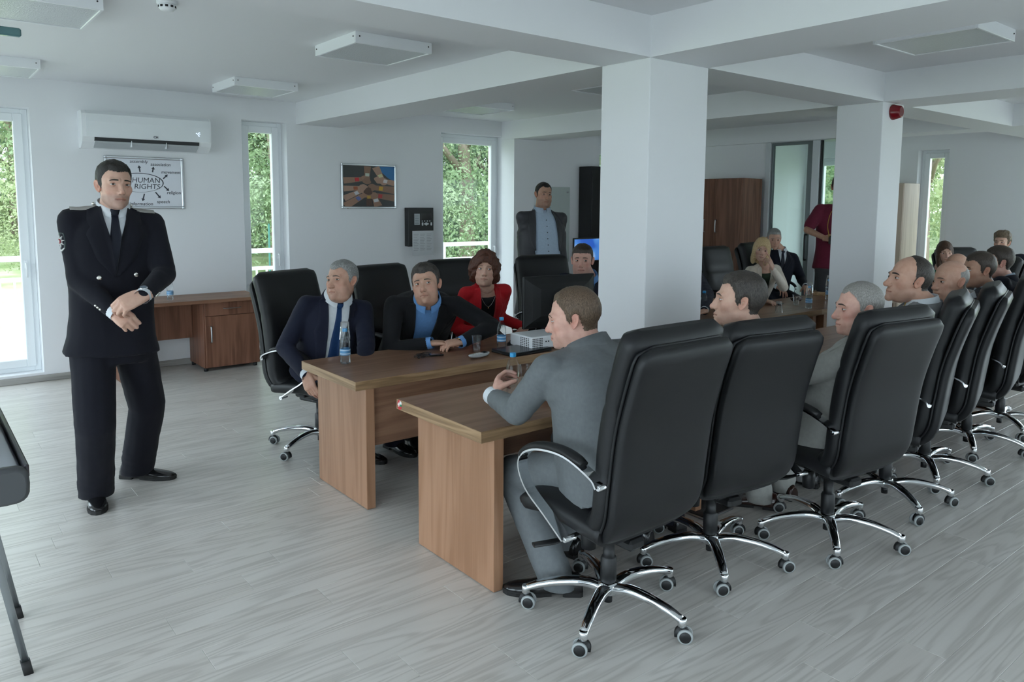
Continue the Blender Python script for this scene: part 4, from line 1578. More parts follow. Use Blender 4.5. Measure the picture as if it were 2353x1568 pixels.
# ------------------------------------------------------------------ ceiling lamps, detector, emergency light
M_DIFF = pbr('prismatic_diffuser', (.62, .65, .66), .25)
_tc = nd(M_DIFF, 'ShaderNodeTexCoord')
_vo = nd(M_DIFF, 'ShaderNodeTexVoronoi')
_vo.inputs['Scale'].default_value = 120
ln(M_DIFF, _tc, 'Object', _vo, 'Vector')
_bp = nd(M_DIFF, 'ShaderNodeBump')
_bp.inputs['Strength'].default_value = .6
_bp.inputs['Distance'].default_value = .002
ln(M_DIFF, _vo, 'Distance', _bp, 'Height')
ln(M_DIFF, _bp, 0, bsdf(M_DIFF), 'Normal')
def ceiling_lamp(x0, y0, label, w=.59, dpt=.62):
    t = thing('ceiling_lamp', (x0, y0, ZC), 0, label, 'lamp', 'square ceiling lamps')
    h, e = .075, .016
    a = MB()
    for (p0, p1, q0, q1) in ((0, w, 0, e), (0, w, dpt-e, dpt), (0, e, e, dpt-e), (w-e, w, e, dpt-e)):
        a.bbox(p0, p1, q0, q1, -h, 0, .002)
    a.bbox(e, w-e, e, dpt-e, -.03, 0, .001)
    a.build('housing', M_WHITE_PLASTIC, t)
    a = MB()
    a.box(e, w-e, e, dpt-e, -h+.006, -h+.012)
    a.build('diffuser', M_DIFF, t)
    for (u, v, ax) in ((.03, -.001, 0), (w-.03, -.001, 0), (-.001, .03, 1), (-.001, dpt-.03, 1)):
        a = MB()
        a.ball((u, v, -.03), .005, 8, 6)
        a.build('screw', M_RUBBER, t)
for (x, y, lb) in ((2.385, 4.61, 'square ceiling lamp above the man in the blue tie'), (2.40, 6.95, 'square ceiling lamp right of the air conditioner'), (.355, 4.77, 'square ceiling lamp in the top left corner'), (.36, 7.18, 'square ceiling lamp above the balcony door'),
                   (4.84, 6.72, 'square ceiling lamp before the third window'), (4.96, 1.84, 'square ceiling lamp in the top right bay'), (4.90, 4.62, 'square ceiling lamp half hidden by the wide column')):
    ceiling_lamp(x, y, lb)
p = thing('smoke_detector', (1.245, 4.66, ZC), 0, 'white round smoke detector on the ceiling', 'smoke detector')
a = MB()
a.lathe([(.055, 0), (.055, -.012), (.045, -.016)], 24)
a.build('base', M_WHITE_PLASTIC, p)
a = MB()
a.lathe([(.044, -.016), (.046, -.02), (.046, -.034), (.034, -.048), (.01, -.050)], 24)
cup_ = a.build('sensor_head', M_WHITE_PLASTIC, p)
for k in range(10):
    q = 2*PI*k/10
    a = MB()
    a.bbox(-.008, .008, -.003, .003, -.034, -.022, .001)
    s_ = a.build('vent_slot', M_RUBBER, cup_)
    s_.location = (.0445*math.cos(q), .0445*math.sin(q), 0)
    s_.rotation_euler.z = q+PI/2
p = thing('emergency_light', (.20, 4.93, ZC), 0, 'slim dark glass emergency sign hanging under the ceiling at the left edge', 'emergency light')
for xx in (.02, .20):
    a = MB()
    a.tube([(xx, 0, 0), (xx, 0, -.20)], .003, 6)
    a.build('hanging_rod', M_STEEL, p)
a = MB()
a.bbox(-.10, .37, -.02, .02, -.245, -.20, .008)
a.build('sign_body', pbr('green_glass_plate', (.10, .20, .215), .12), p)

# ------------------------------------------------------------------ flip chart easel at the left picture edge
p = thing('flipchart_easel', (.20, 3.0, 0), 0, 'flip chart easel with grey tray and chrome legs at the left edge', 'easel')
a = MB()
a.sm = True
rings = []
for yy in (-.44, .75):
    rings.append([(-.012+u, yy, .885+v) for u, v in section(.052, .042, 20, 3.2)])
a.loft(rings, True, True, True)
tr_ = a.build('tray', pbr('satin_aluminium', (.50, .53, .56), .28, .9), p)
a = MB()
a.bbox(.040, .052, -.44, .75, .895, .935, .004)
a.bbox(-.075, -.063, -.44, .75, .895, .925, .004)
a.build('tray_lip', pbr('dark_plum_plastic', (.03, .028, .035), .35), tr_)
a = MB()
a.sm = True
rings = []
for yy, k in ((-.475, .80), (-.468, .95), (-.455, 1.0), (-.44, 1.0)):
    rings.append([(-.012+u*k, yy, .885+v*k) for u, v in section(.062, .055, 20, 3.4)])
a.loft(rings, True, True, True)
a.build('end_cap', pbr('grey_plastic_cap', (.055, .058, .062), .5), tr_)
for (fx, fy, tx, ty) in ((.065, .109, -.095, .16), (.085, .567, -.075, .50)):
    a = MB()
    def leg_(k):
        return (fx+(tx-fx)*k, fy+(ty-fy)*k, .0+1.0*k)
    rings = []
    for k in (.045, .95):
        q = leg_(k)
        rings.append([(q[0]+u, q[1]+v, q[2]) for u, v in section(.0125, .0125, 12, 6)])
    a.loft(rings, True, True, True)
    lg = a.build('leg', pbr('steel_leg', (.42, .46, .49), .25, .95), p)
    a = MB()
    rings = []
    for k in (0, .05):
        q = leg_(k)
        rings.append([(q[0]+u, q[1]+v, q[2]) for u, v in section(.0155, .0155, 12, 6)])
    a.loft(rings, True, True, True)
    a.build('rubber_tip', M_RUBBER, lg)
a = MB()
a.bbox(-.135, -.105, -.35, .70, .95, 1.95, .004)
a.build('board', pbr('board_white', (.74, .76, .82), .35), p)

# floor socket box under the second chair
p = thing('floor_box', (3.42, 2.52, 0), R(0), 'open black floor socket box under the second chair', 'floor socket')
a = MB()
a.bbox(-.13, .13, -.11, .11, .0005, .008, .003)
a.build('rim', M_STEEL, p)
a = MB()
a.bbox(-.115, .115, -.095, .095, .0082, .011, .002)
a.build('lid', M_RUBBER, p)
# tripod at the right picture edge
p = thing('camera_tripod', (7.55, 1.95, 0), 0, 'black folded camera tripod at the right picture edge', 'tripod')
for k in range(3):
    q = 2*PI*k/3+.5
    a = MB()
    a.tube([(.30*math.cos(q), .30*math.sin(q), .02), (.02*math.cos(q), .02*math.sin(q), 1.05)], [.010, .015], 8)
    lg = a.build('leg', M_BLACK_PLASTIC, p)
    a = MB()
    a.ball((.30*math.cos(q), .30*math.sin(q), .018), .018, 8, 6)
    a.build('foot', M_RUBBER, lg)
a = MB()
a.lathe([(.03, 1.03), (.035, 1.06), (.02, 1.10), (.012, 1.25), (.035, 1.26), (.035, 1.28)], 14)
a.build('head', M_BLACK_PLASTIC, p)
# ------------------------------------------------------------------ people: helpers
def smin(a, b, k):
    h = np.clip(0.5+0.5*(b-a)/k, 0, 1)
    return b*(1-h)+a*h-k*h*(1-h)
def smax(a, b, k):
    return -smin(-a, -b, k)
def sd_ell(p, c, r):
    q = (p-np.array(c))/np.array(r)
    k0 = np.linalg.norm(q, axis=-1)
    k1 = np.linalg.norm(q/np.array(r), axis=-1)
    return k0*(k0-1)/np.maximum(k1, 1e-9)
def sd_cap(p, a, b, ra, rb=None):
    a, b = np.array(a, float), np.array(b, float)
    rb = ra if rb is None else rb
    pa, ba = p-a, b-a
    h = np.clip((pa@ba)/max(1e-9, ba@ba), 0, 1)
    return np.linalg.norm(pa-h[..., None]*ba, axis=-1)-(ra+(rb-ra)*h)
def fbm(P, scale, seed=0.0, octv=2):
    """vector of smooth noise values for an (n,3) array: cheap sum of rotated sines"""
    out = np.zeros(len(P))
    rs = np.random.RandomState(int(seed*10)+7)
    amp, tot = 1.0, 0.0
    s = scale
    for o in range(octv):
        acc = 0
        for k in range(5):
            d = rs.normal(size=3)
            d /= np.linalg.norm(d)
            d2 = rs.normal(size=3)
            d2 /= np.linalg.norm(d2)
            ph = rs.rand(2)*6.28
            acc = acc+np.sin(P@d*s*(.7+.6*rs.rand())+ph[0]+1.7*np.sin(P@d2*s*.6+ph[1]))
        out += amp*acc/5
        tot += amp
        amp *= .5
        s *= 2.1
    return out/tot
def raw_mesh(name, V, F, mats, smooth=True):
    me = bpy.data.meshes.new(name)
    me.from_pydata([tuple(v) for v in V], [], F)
    for m in (mats if isinstance(mats, (list, tuple)) else [mats]):
        me.materials.append(m)
    me.polygons.foreach_set('use_smooth', [smooth]*len(me.polygons))
    me.update()
    return me
def link(name, me, parent):
    o = bpy.data.objects.new(name, me)
    COL.objects.link(o)
    o.parent = parent
    return o
def remesh(mb, voxel, smooth=4, fac=.5):
    """fuse overlapping closed shapes into one continuous surface"""
    me = bpy.data.meshes.new('tmp')
    me.from_pydata(mb.v, [], mb.f)
    o = bpy.data.objects.new('tmp', me)
    COL.objects.link(o)
    r = o.modifiers.new('r', 'REMESH')
    r.mode = 'VOXEL'
    r.voxel_size = voxel
    if smooth:
        s = o.modifiers.new('s', 'SMOOTH')
        s.factor = fac
        s.iterations = smooth
    dg = bpy.context.evaluated_depsgraph_get()
    out = bpy.data.meshes.new_from_object(o.evaluated_get(dg))
    bpy.data.objects.remove(o)
    bpy.data.meshes.remove(me)
    V = np.empty(len(out.vertices)*3)
    out.vertices.foreach_get('co', V)
    V = V.reshape(-1, 3)
    F = [tuple(p.vertices) for p in out.polygons]
    N = np.empty(len(out.vertices)*3)
    out.vertices.foreach_get('normal', N)
    bpy.data.meshes.remove(out)
    return V, F, N.reshape(-1, 3)
def capsule(mb, a, b, ra, rb, n=14):
    """tapered capsule with rounded ends"""
    a, b = Vector(a), Vector(b)
    t = (b-a)
    L = t.length
    if L < 1e-6:
        return mb.ball(a, ra, n, 8)
    t.normalize()
    pts, rs = [], []
    for k in (85, 60, 30, 0):
        pts.append(a-t*ra*math.sin(R(k)))
        rs.append(max(1e-4, ra*math.cos(R(k))))
    for k in (0, 30, 60, 85):
        pts.append(b+t*rb*math.sin(R(k)))
        rs.append(max(1e-4, rb*math.cos(R(k))))
    if L < 1e-3:
        pts.pop(3)
        rs.pop(3)
    ax = Vector((0, 0, 1)) if abs(t.z) < .9 else Vector((1, 0, 0))
    u = (ax-t*ax.dot(t)).normalized()
    v = t.cross(u)
    rings = [[p+(u*math.cos(2*PI*j/n)+v*math.sin(2*PI*j/n))*r for j in range(n)] for p, r in zip(pts, rs)]
    mb.loft(rings, True, True, True)
    return mb
def dirv(yaw, pitch=0):
    return Vector((math.cos(R(yaw))*math.cos(R(pitch)), math.sin(R(yaw))*math.cos(R(pitch)), math.sin(R(pitch))))

# ------------------------------------------------------------------ people: skin, hair
def skin_mat(name, col):
    if name in MATS:
        return MATS[name]
    m = pbr(name, col, .48, spec=.35)
    at = nd(m, 'ShaderNodeAttribute')
    at.attribute_name = 'tone'
    mx = nd(m, 'ShaderNodeMix', data_type='RGBA', blend_type='MULTIPLY')
    mx.inputs['Factor'].default_value = 1
    mx.inputs['A'].default_value = (*col, 1)
    ln(m, at, 'Color', mx, 'B')
    tc = nd(m, 'ShaderNodeTexCoord')
    nz = nd(m, 'ShaderNodeTexNoise')
    nz.inputs['Scale'].default_value = 38
    nz.inputs['Detail'].default_value = 5
    ln(m, tc, 'Object', nz, 'Vector')
    rp = ramp(m, [(.3, (.88, .82, .80)), (.7, (1, 1, 1))])
    ln(m, nz, 'Fac', rp, 'Fac')
    m2 = nd(m, 'ShaderNodeMix', data_type='RGBA', blend_type='MULTIPLY')
    m2.inputs['Factor'].default_value = 1
    ln(m, mx, 'Result', m2, 'A')
    ln(m, rp, 'Color', m2, 'B')
    ln(m, m2, 'Result', bsdf(m), 'Base Color')
    b = bsdf(m)
    b.inputs['Subsurface Weight'].default_value = .12
    b.inputs['Subsurface Radius'].default_value = (.012, .005, .003)
    b.inputs['Subsurface Scale'].default_value = .6
    n2 = nd(m, 'ShaderNodeTexNoise')
    n2.inputs['Scale'].default_value = 420
    ln(m, tc, 'Object', n2, 'Vector')
    bp = nd(m, 'ShaderNodeBump')
    bp.inputs['Strength'].default_value = .15
    bp.inputs['Distance'].default_value = .0008
    ln(m, n2, 'Fac', bp, 'Height')
    ln(m, bp, 0, b, 'Normal')
    return m
def hair_mat(name, dark, light, rough=.5, streak=.5):
    if name in MATS:
        return MATS[name]
    m = pbr(name, dark, rough, spec=.35)
    tc = nd(m, 'ShaderNodeTexCoord')
    mp = nd(m, 'ShaderNodeMapping')
    mp.inputs['Scale'].default_value = (420, 420, 70)
    ln(m, tc, 'Object', mp, 0)
    nz = nd(m, 'ShaderNodeTexNoise')
    nz.inputs['Scale'].default_value = 1
    nz.inputs['Detail'].default_value = 4
    nz.inputs['Distortion'].default_value = .8
    ln(m, mp, 0, nz, 'Vector')
    rp = ramp(m, [(.5-streak*.25, dark), (.5+streak*.3, light)])
    ln(m, nz, 'Fac', rp, 'Fac')
    ln(m, rp, 'Color', bsdf(m), 'Base Color')
    bp = nd(m, 'ShaderNodeBump')
    bp.inputs['Strength'].default_value = .55
    bp.inputs['Distance'].default_value = .003
    ln(m, nz, 'Fac', bp, 'Height')
    ln(m, bp, 0, bsdf(m), 'Normal')
    return m
M_EYE = pbr('eye_white', (.60, .58, .56), .2)
M_IRIS_D = pbr('iris_dark', (.025, .016, .011), .15)
M_IRIS_G = pbr('iris_grey', (.10, .12, .12), .15)
M_SHOE = pbr('polished_black_shoe', (.010, .010, .011), .22, coat=.3)
M_SHOE_B = pbr('polished_brown_shoe', (.030, .012, .009), .22, coat=.3)
M_SOLE = pbr('shoe_sole', (.008, .008, .008), .7)

# ------------------------------------------------------------------ people: head
def head_grid(naz, nel):
    t = np.linspace(0, 2*PI, naz, endpoint=False)
    az = t-.42*np.sin(t)                      # denser towards the face
    e = np.linspace(-1, 1, nel)
    g = np.linspace(-90, 90, 721)
    wt = 1+1.9*np.exp(-((g+24)/24)**2)        # denser rows over eyes, nose and mouth
    cum = np.cumsum(wt)
    cum = (cum-cum[0])/(cum[-1]-cum[0])
    el = np.radians(np.interp((e+1)/2, cum, g))*.985
    A, E = np.meshgrid(az, el)
    D = np.stack([np.sin(A)*np.cos(E), np.cos(A)*np.cos(E), np.sin(E)], -1)
    return D.reshape(-1, 3)
def grid_faces(naz, nel, cap=True):
    F = []
    for i in range(nel-1):
        for j in range(naz):
            k = (j+1) % naz
            F.append((i*naz+k, i*naz+j, (i+1)*naz+j, (i+1)*naz+k))
    if cap:
        F.append(tuple(range(naz)))
        F.append(tuple(range((nel-1)*naz, nel*naz))[::-1])
    return F
def head_sdf(p, h, nb):
    """h: shape parameters; nb: neck base in head coordinates"""
    w, jw, fat = h.get('w', 1), h.get('jaw', 1), h.get('fat', 0)
    ax = np.stack([np.abs(p[:, 0]), p[:, 1], p[:, 2]], -1)
    d = sd_ell(p, (0, -.014, .030), (.0755*w, .096, .087))
    d = smin(d, sd_ell(p, (0, .028, -.028), (.0600*w, .064, .084)), .020)
    d = smin(d, sd_ell(p, (0, .034, -.074), (.0445*jw, .048, .042)), .022)
    d = smin(d, np.linalg.norm(ax-np.array((.0405*jw, .004, -.064)), axis=1)-.018, .022)
    d = smin(d, np.linalg.norm(p-np.array((0, .079+h.get('chin', 0), -.101)), axis=1)-.0170, .022)
    d = smin(d, np.linalg.norm(ax-np.array((.0425*w, .056, -.020)), axis=1)-.0195, .020)
    if fat:
        d = smin(d, sd_ell(p, (0, .028, -.095), (.052*jw+.012*fat, .042, .026+.012*fat)), .02)
        d = smin(d, np.linalg.norm(ax-np.array((.044, .046, -.060)), axis=1)-(.018+.006*fat), .022)
    # brow ridge
    d = smin(d, sd_cap(ax, (.008, .0855, .0175), (.040, .0735, .0195), .0118, .0100), .013)
    # eye sockets
    d = smax(d, -(np.linalg.norm(ax-np.array((.0320, .1030, .0005)), axis=1)-.0205), .009)
    # nose
    nl, nw = h.get('nose', 1), h.get('nosew', 1)
    tip = (0, .086+.022*nl, -.034)
    d = smin(d, sd_cap(p, (0, .0845, .008), tip, .0078, .0098*nw), .010)
    d = smin(d, np.linalg.norm(p-np.array((0, tip[1]-.002, -.0365)), axis=1)-.0118*nw, .006)
    d = smin(d, np.linalg.norm(ax-np.array((.0115*nw, tip[1]-.0135, -.0405)), axis=1)-.0080, .005)
    # mouth; nostrils are only a painted dark tone
    lf = h.get('lip', 1)
    d = smin(d, sd_ell(p, (0, .076, -.070), (.031, .021, .024)), .012)
    d = smin(d, sd_cap(ax, (.0, .0965, -.0655), (.0205, .0840, -.0695), .0052*lf, .0030), .005)
    d = smin(d, sd_cap(ax, (.0, .0955, -.0765), (.0185, .0845, -.0725), .0062*lf, .0030), .005)
    op = h.get('open', 0)
    d = smax(d, -sd_cap(ax, (.0, .1030, -.0708), (.0225, .0890, -.0712), .0021+.0035*op), .003)
    # nasolabial and under-eye creases
    age = h.get('age', .5)
    d = d+age*.0016*np.exp(-(sd_cap(ax, (.0185, .093, -.040), (.031, .078, -.070), .0)/.0045)**2)
    d = d+age*.0012*np.exp(-(sd_cap(ax, (.020, .091, -.012), (.041, .078, -.016), .0)/.0040)**2)
    d = d+age*.0009*np.exp(-((p[:, 2]-.045)/.0025)**2)*np.exp(-(p[:, 0]/.035)**2)*(p[:, 1] > .03)
    d = d+age*.0009*np.exp(-((p[:, 2]-.056)/.0025)**2)*np.exp(-(p[:, 0]/.035)**2)*(p[:, 1] > .03)
    # neck
    nk = h.get('neck', 1)
    d = smin(d, sd_cap(p, (0, -.018, -.045), nb, .050*nk, .060*nk), .020)
    if h.get('adam', 0):
        m = np.array(nb)*.45+np.array((0, .030, -.055))
        d = smin(d, np.linalg.norm(p-m, axis=1)-.012, .02)
    return d
def solve_radial(D, fn, r0=.02, r1=.34, it=15, dense=None):
    """outermost-first search of the surface along rays from the origin"""
    steps = np.linspace(r1, r0, 56)
    last = np.full(len(D), r0)
    todo = np.ones(len(D), bool)
    for q in steps:
        v = fn(D[todo]*q)
        idx = np.where(todo)[0][v <= 0]
        last[idx] = q
        todo[idx] = False
        if not todo.any():
            break
    lo = last
    hi = last+(steps[0]-steps[1])
    for _ in range(it):
        m = (lo+hi)/2
        v = fn(D*m[:, None])
        lo = np.where(v <= 0, m, lo)
        hi = np.where(v <= 0, hi, m)
    return (lo+hi)/2
def sstep(a, b, x):
    t = np.clip((x-a)/(b-a), 0, 1)
    return t*t*(3-2*t)
def ear_mesh(side):
    rings = []
    for (k, wv) in ((.45, -.016), (.80, -.006), (.99, .001), (1.0, .006), (.93, .0085), (.80, .0075), (.66, .002), (.50, .0035), (.36, .0005), (.20, -.004), (.02, -.005)):
        ring = []
        for j in range(20):
            a = 2*PI*j/20
            u, v = math.cos(a), math.sin(a)
            uu = .0172*u*(1+.18*v)*k-.003*(1-v)*.5
            vv = .0315*v*k
            if v < -.6:
                uu *= .8
            ring.append((uu, vv, wv))
        rings.append(ring)
    V, F = [], []
    for r in rings:
        for (u, v, w_) in r:
            # tilt back, flare outward
            y = -u*math.cos(.30)-v*.22
            z = v*.97
            x = w_*.9+(-y+.0)*.42+.0015
            V.append((side*(.0715+x), -.010+y, -.006+z))
    n = 20
    for i in range(len(rings)-1):
        for j in range(n):
            k = (j+1) % n
            q = (i*n+j, i*n+k, (i+1)*n+k, (i+1)*n+j)
            F.append(q if side > 0 else q[::-1])
    F.append(tuple(range((len(rings)-1)*n, len(rings)*n)))
    return np.array(V), F
def lid_mesh(side, upper, openness, er=.0140):
    c = np.array((side*.0315, .0730, .001))
    V, F = [], []
    nj, ni = 13, 5
    for i in range(ni):
        for j in range(nj):
            az = R(-78+156*j/(nj-1))
            f = 1-abs(j/(nj-1)*2-1)**2.2
            if upper:
                edge = R(1+(2+20*openness)*f)
                e = edge+(R(75)-edge)*i/(ni-1)
            else:
                edge = R(-3-(16*openness)*f)
                e = edge-(R(75)+edge)*i/(ni-1)
            rr = er+.0006*(i == 0)
            V.append(c+rr*np.array((math.sin(az)*math.cos(e), math.cos(az)*math.cos(e), math.sin(e))))
    for i in range(ni-1):
        for j in range(nj-1):
            q = (i*nj+j, i*nj+j+1, (i+1)*nj+j+1, (i+1)*nj+j)
            F.append(q if upper else q[::-1])
    return np.array(V), F
def make_head(h, nb, res):
    naz, nel = res
    D = head_grid(naz, nel)
    fn = lambda q: head_sdf(q, h, nb)
    r = solve_radial(D, fn)
    V = D*r[:, None]
    F = grid_faces(naz, nel)
    tone = np.ones((len(V), 3))
    ax = np.abs(V[:, 0])
    lipm = np.exp(-(np.minimum(sd_cap(np.c_[ax, V[:, 1], V[:, 2]], (0, .0965, -.0655), (.0215, .0835, -.0695), 0), sd_cap(np.c_[ax, V[:, 1], V[:, 2]], (0, .0955, -.0765), (.0190, .0840, -.0725), 0))/.0056)**4)
    tipy = .086+.022*h.get('nose', 1)
    nos = np.exp(-(np.linalg.norm((np.c_[ax, V[:, 1], V[:, 2]]-np.array((.0070, tipy-.009, -.0475)))/np.array((1.3, 1.2, 1)), axis=1)/.0042)**2)
    tone = tone*(1-.75*nos[:, None])  # shade of the nostril hollows painted into the skin tone
    lipc = np.array(h.get('lipc', (.82, .50, .48)))
    tone = tone*(1-lipm[:, None])+lipc*lipm[:, None]
    mouthline = np.exp(-(sd_cap(np.c_[ax, V[:, 1], V[:, 2]], (0, .098, -.0708), (.0225, .0850, -.0712), 0)/.0030)**2)
    tone = tone*(1-.50*mouthline[:, None])
    red = np.exp(-(np.linalg.norm(np.c_[ax, V[:, 1], V[:, 2]]-np.array((.044, .068, -.032)), axis=1)/.024)**2)+np.exp(-(np.linalg.norm(V-np.array((0, .115, -.036)), axis=1)/.015)**2)
    tone = tone*(1-np.clip(red, 0, 1)[:, None]*np.array((.0, .10, .10))*h.get('flush', 1))
    br = h.get('beard', 0)
    if br:
        b = sstep(-.040, -.060, V[:, 2])*sstep(-.02, .01, V[:, 1])*(1-lipm)
        b = np.maximum(b, .8*np.exp(-(np.linalg.norm((V-np.array((0, .095, -.056)))/np.array((2.2, 1, .6)), axis=1)/.012)**2))
        b = b*sstep(-.135, -.115, V[:, 2])
        bc = np.array(h.get('beardc', (.60, .62, .66)))
        tone = tone*(1-(b*br)[:, None])+tone*bc*(b*br)[:, None]
    und = np.exp(-(np.linalg.norm((np.c_[ax, V[:, 1], V[:, 2]]-np.array((.031, .084, -.010)))/np.array((1.6, 1.5, .7)), axis=1)/.010)**2)
    tone = tone*(1-und[:, None]*np.array((.12, .17, .15)))
    return D, r, V, F, tone, fn
def hairline(V, s):
    """signed hair mask (metres, positive = hair) for short styles"""
    x, y, z = np.abs(V[:, 0]), V[:, 1], V[:, 2]
    zf = s.get('front', .070)+s.get('recede', 0)*np.exp(-((x-.040)/.016)**2)-.25*np.maximum(0, x-.045)
    m1 = z-zf
    ys = np.interp(z, [-.10, -.03, -.018, .0, .03, .055, .075, .10], [-.045, -.040, .010, .020, .024, .038, .050, .06])
    m2 = ys-y
    zn = np.interp(y, [-.12, -.05, -.036, -.028, -.004, .002, .03], [s.get('nape', -.058), s.get('nape', -.058)+.004, -.040, .020, .024, -.022, -.020])
    m3 = z-zn
    m = np.minimum(np.maximum(m1, m2), m3)
    m = np.minimum(m, .016-sd_ell(V, (0, -.014, .030), (.0755, .096, .087)))
    if 'bald' in s:      # bare crown above this height, widening to the front
        zb = s['bald']
        m = np.minimum(m, zb-z+s.get('baldback', .0)*np.clip(-y/.09, 0, 1))
        if s.get('bare_front'):
            m = np.minimum(m, s['bare_front']-y)
    return m
def make_hair(h, D, r, V, s, seed):
    m = hairline(V, s)
    t0, t1 = s.get('side', .006), s.get('top', .014)
    zt = sstep(.035, .085, V[:, 2])
    th = t0+(t1-t0)*zt
    if s.get('quiff'):
        th = th+s['quiff']*np.exp(-((V[:, 1]-.065)/.03)**2)*sstep(.06, .085, V[:, 2])
    if s.get('part'):
        th = th*(1-.6*np.exp(-((V[:, 0]-s['part'])/.006)**2)*zt)
    n = fbm(V*np.array((1.0, .35, .8)), 420, seed, 2)
    n2 = fbm(V, 130, seed+1, 2)
    cur = s.get('curl', 0)
    ny = fbm(V, 190, seed+2, 2)
    ed = m+.004*n2+.0025*n
    k = sstep(-.002, .024, ed)**.8
    rr = np.where(ed > -.004, r-.0035+(.0035+th*k+(.10*n+.06*n2)*th*k+cur*ny*k), r-.006)
    return D*rr[:, None]

# ------------------------------------------------------------------ people: hands and shoes
HAND_CACHE = {}
POSES = {
    'relaxed': ([(18, 28, 15), (22, 30, 16), (26, 32, 18), (30, 34, 18)], (38, -20, 14)),
    'flat': ([(4, 8, 4), (4, 8, 4), (5, 8, 4), (6, 9, 5)], (34, -8, 8)),
    'fist': ([(62, 85, 45), (66, 88, 45), (68, 88, 45), (70, 85, 45)], (20, -42, 40)),
    'wrap': ([(34, 42, 28), (36, 46, 28), (38, 48, 28), (40, 46, 26)], (46, -52, 22)),
    'clasp': ([(40, 48, 24), (44, 50, 24), (48, 52, 24), (52, 50, 24)], (30, -25, 20)),
    'cheek': ([(6, 10, 6), (42, 70, 40), (56, 78, 40), (62, 78, 40)], (30, -40, 20)),
    'hold': ([(50, 60, 30), (54, 62, 30), (56, 62, 30), (58, 60, 30)], (30, -50, 30)),
}
def hand_mesh(pose, voxel=.0034):
    key = (pose, voxel)
    if key in HAND_CACHE:
        return HAND_CACHE[key]
    curls, th = POSES[pose]
    mb = MB()
    # palm: rounded slab from wrist to knuckles
    rings = []
    for (x, w, t, zc, yc) in ((-.028, .026, .020, 0, 0), (-.012, .028, .0205, 0, 0), (.0, .031, .019, 0, .001), (.03, .038, .0165, .001, .002), (.06, .041, .0145, .002, .001), (.085, .041, .0125, .002, 0), (.097, .038, .009, .001, 0)):
        rings.append([(x, yc+a, zc+b) for a, b in section(w, t, 18, 2.6)])
    mb.loft(rings, True, True, True)
    # thumb mound
    capsule(mb, (.018, .016, -.006), (.052, .032, -.010), .018, .014, 12)
    bases = [(.090, .0295), (.095, .0098), (.092, -.0100), (.084, -.0290)]
    lens = [(.042, .025, .020), (.046, .029, .021), (.043, .027, .020), (.034, .020, .018)]
    rad = [.0092, .0094, .0089, .0080]
    spread = [5, 1, -3, -8]
    for i in range(4):
        p = Vector((bases[i][0], bases[i][1], .001))
        sp = R(spread[i])
        ang = 0
        for k in range(3):
            ang += R(curls[i][k])
            dv = Vector((math.cos(ang)*math.cos(sp), math.cos(ang)*math.sin(sp), -math.sin(ang)))
            q = p+dv*lens[i][k]
            capsule(mb, p, q, rad[i]*(1-.07*k)*(1.05 if k == 0 else 1), rad[i]*(1-.07*(k+1)), 10)
            p = q
    yw, pt, bd = th
    p = Vector((.030, .030, -.008))
    d0 = Vector((math.cos(R(yw))*math.cos(R(pt)), math.sin(R(yw))*math.cos(R(pt)), math.sin(R(pt))))
    q = p+d0*.040
    capsule(mb, p, q, .0135, .0105, 10)
    yw2 = yw-bd
    d1 = Vector((math.cos(R(yw2))*math.cos(R(pt-6)), math.sin(R(yw2))*math.cos(R(pt-6)), math.sin(R(pt-6))))
    capsule(mb, q, q+d1*.030, .0105, .0085, 10)
    V, F, N = remesh(mb, voxel, 2, .45)
    HAND_CACHE[key] = (V, F)
    return V, F
def shoe_mesh(mb_up, mb_sole, ankle, yaw, s):
    """derby shoe; ankle is the joint above the heel"""
    f = dirv(yaw)
    sd = Vector((-f.y, f.x, 0))
    o = Vector((ankle[0], ankle[1], 0))-f*.055*s
    prof = [(-.035, .030, .075), (-.02, .036, .088), (.03, .038, .092), (.08, .039, .078), (.12, .042, .062), (.17, .047, .050), (.22, .044, .043), (.255, .033, .036), (.275, .016, .028)]
    rings = []
    for (x, w, h) in prof:
        ring = []
        for j in range(18):
            a = 2*PI*j/18
            c, q = math.cos(a), math.sin(a)
            yy = w*math.copysign(abs(c)**.8, c)
            zz = .018+(h-.018)*(max(0, q)**.75) if q > 0 else .018+.006*q
            if q > 0:
                yy *= (1-.35*max(0, q)**2*(1 if x < .1 else .6))
            ring.append(o+f*x*s+sd*yy*s+Vector((0, 0, zz*s)))
        rings.append(ring)
    mb_up.loft(rings, True, True, True)
    out = [(-.040, .025), (-.03, .033), (.03, .036), (.08, .034), (.13, .042), (.18, .0475), (.225, .0445), (.262, .0325), (.281, .012)]
    poly = [(x, w) for x, w in out]+[(x, -w) for x, w in out[::-1]]
    def slab(P, z0, z1):
        n = len(P)
        v = [o+f*x*s+sd*y*s+Vector((0, 0, z*s)) for z in (z0, z1) for x, y in P]
        mb_sole.add(v, [tuple(range(n))[::-1], tuple(range(n, 2*n))]+[(i, (i+1) % n, n+(i+1) % n, n+i) for i in range(n)], False)
    slab(poly, .012, .021)
    heel = [(-.040, .026), (-.03, .034), (.03, .036), (.04, .034), (.04, -.034), (.03, -.036), (-.03, -.034), (-.040, -.026)]
    slab(heel, 0, .012)
    toe = [(.085, .033), (.13, .043), (.18, .049), (.225, .046), (.262, .033), (.280, .012), (.280, -.012), (.262, -.033), (.225, -.046), (.18, -.049), (.13, -.043), (.085, -.033)]
    slab(toe, .0, .012)

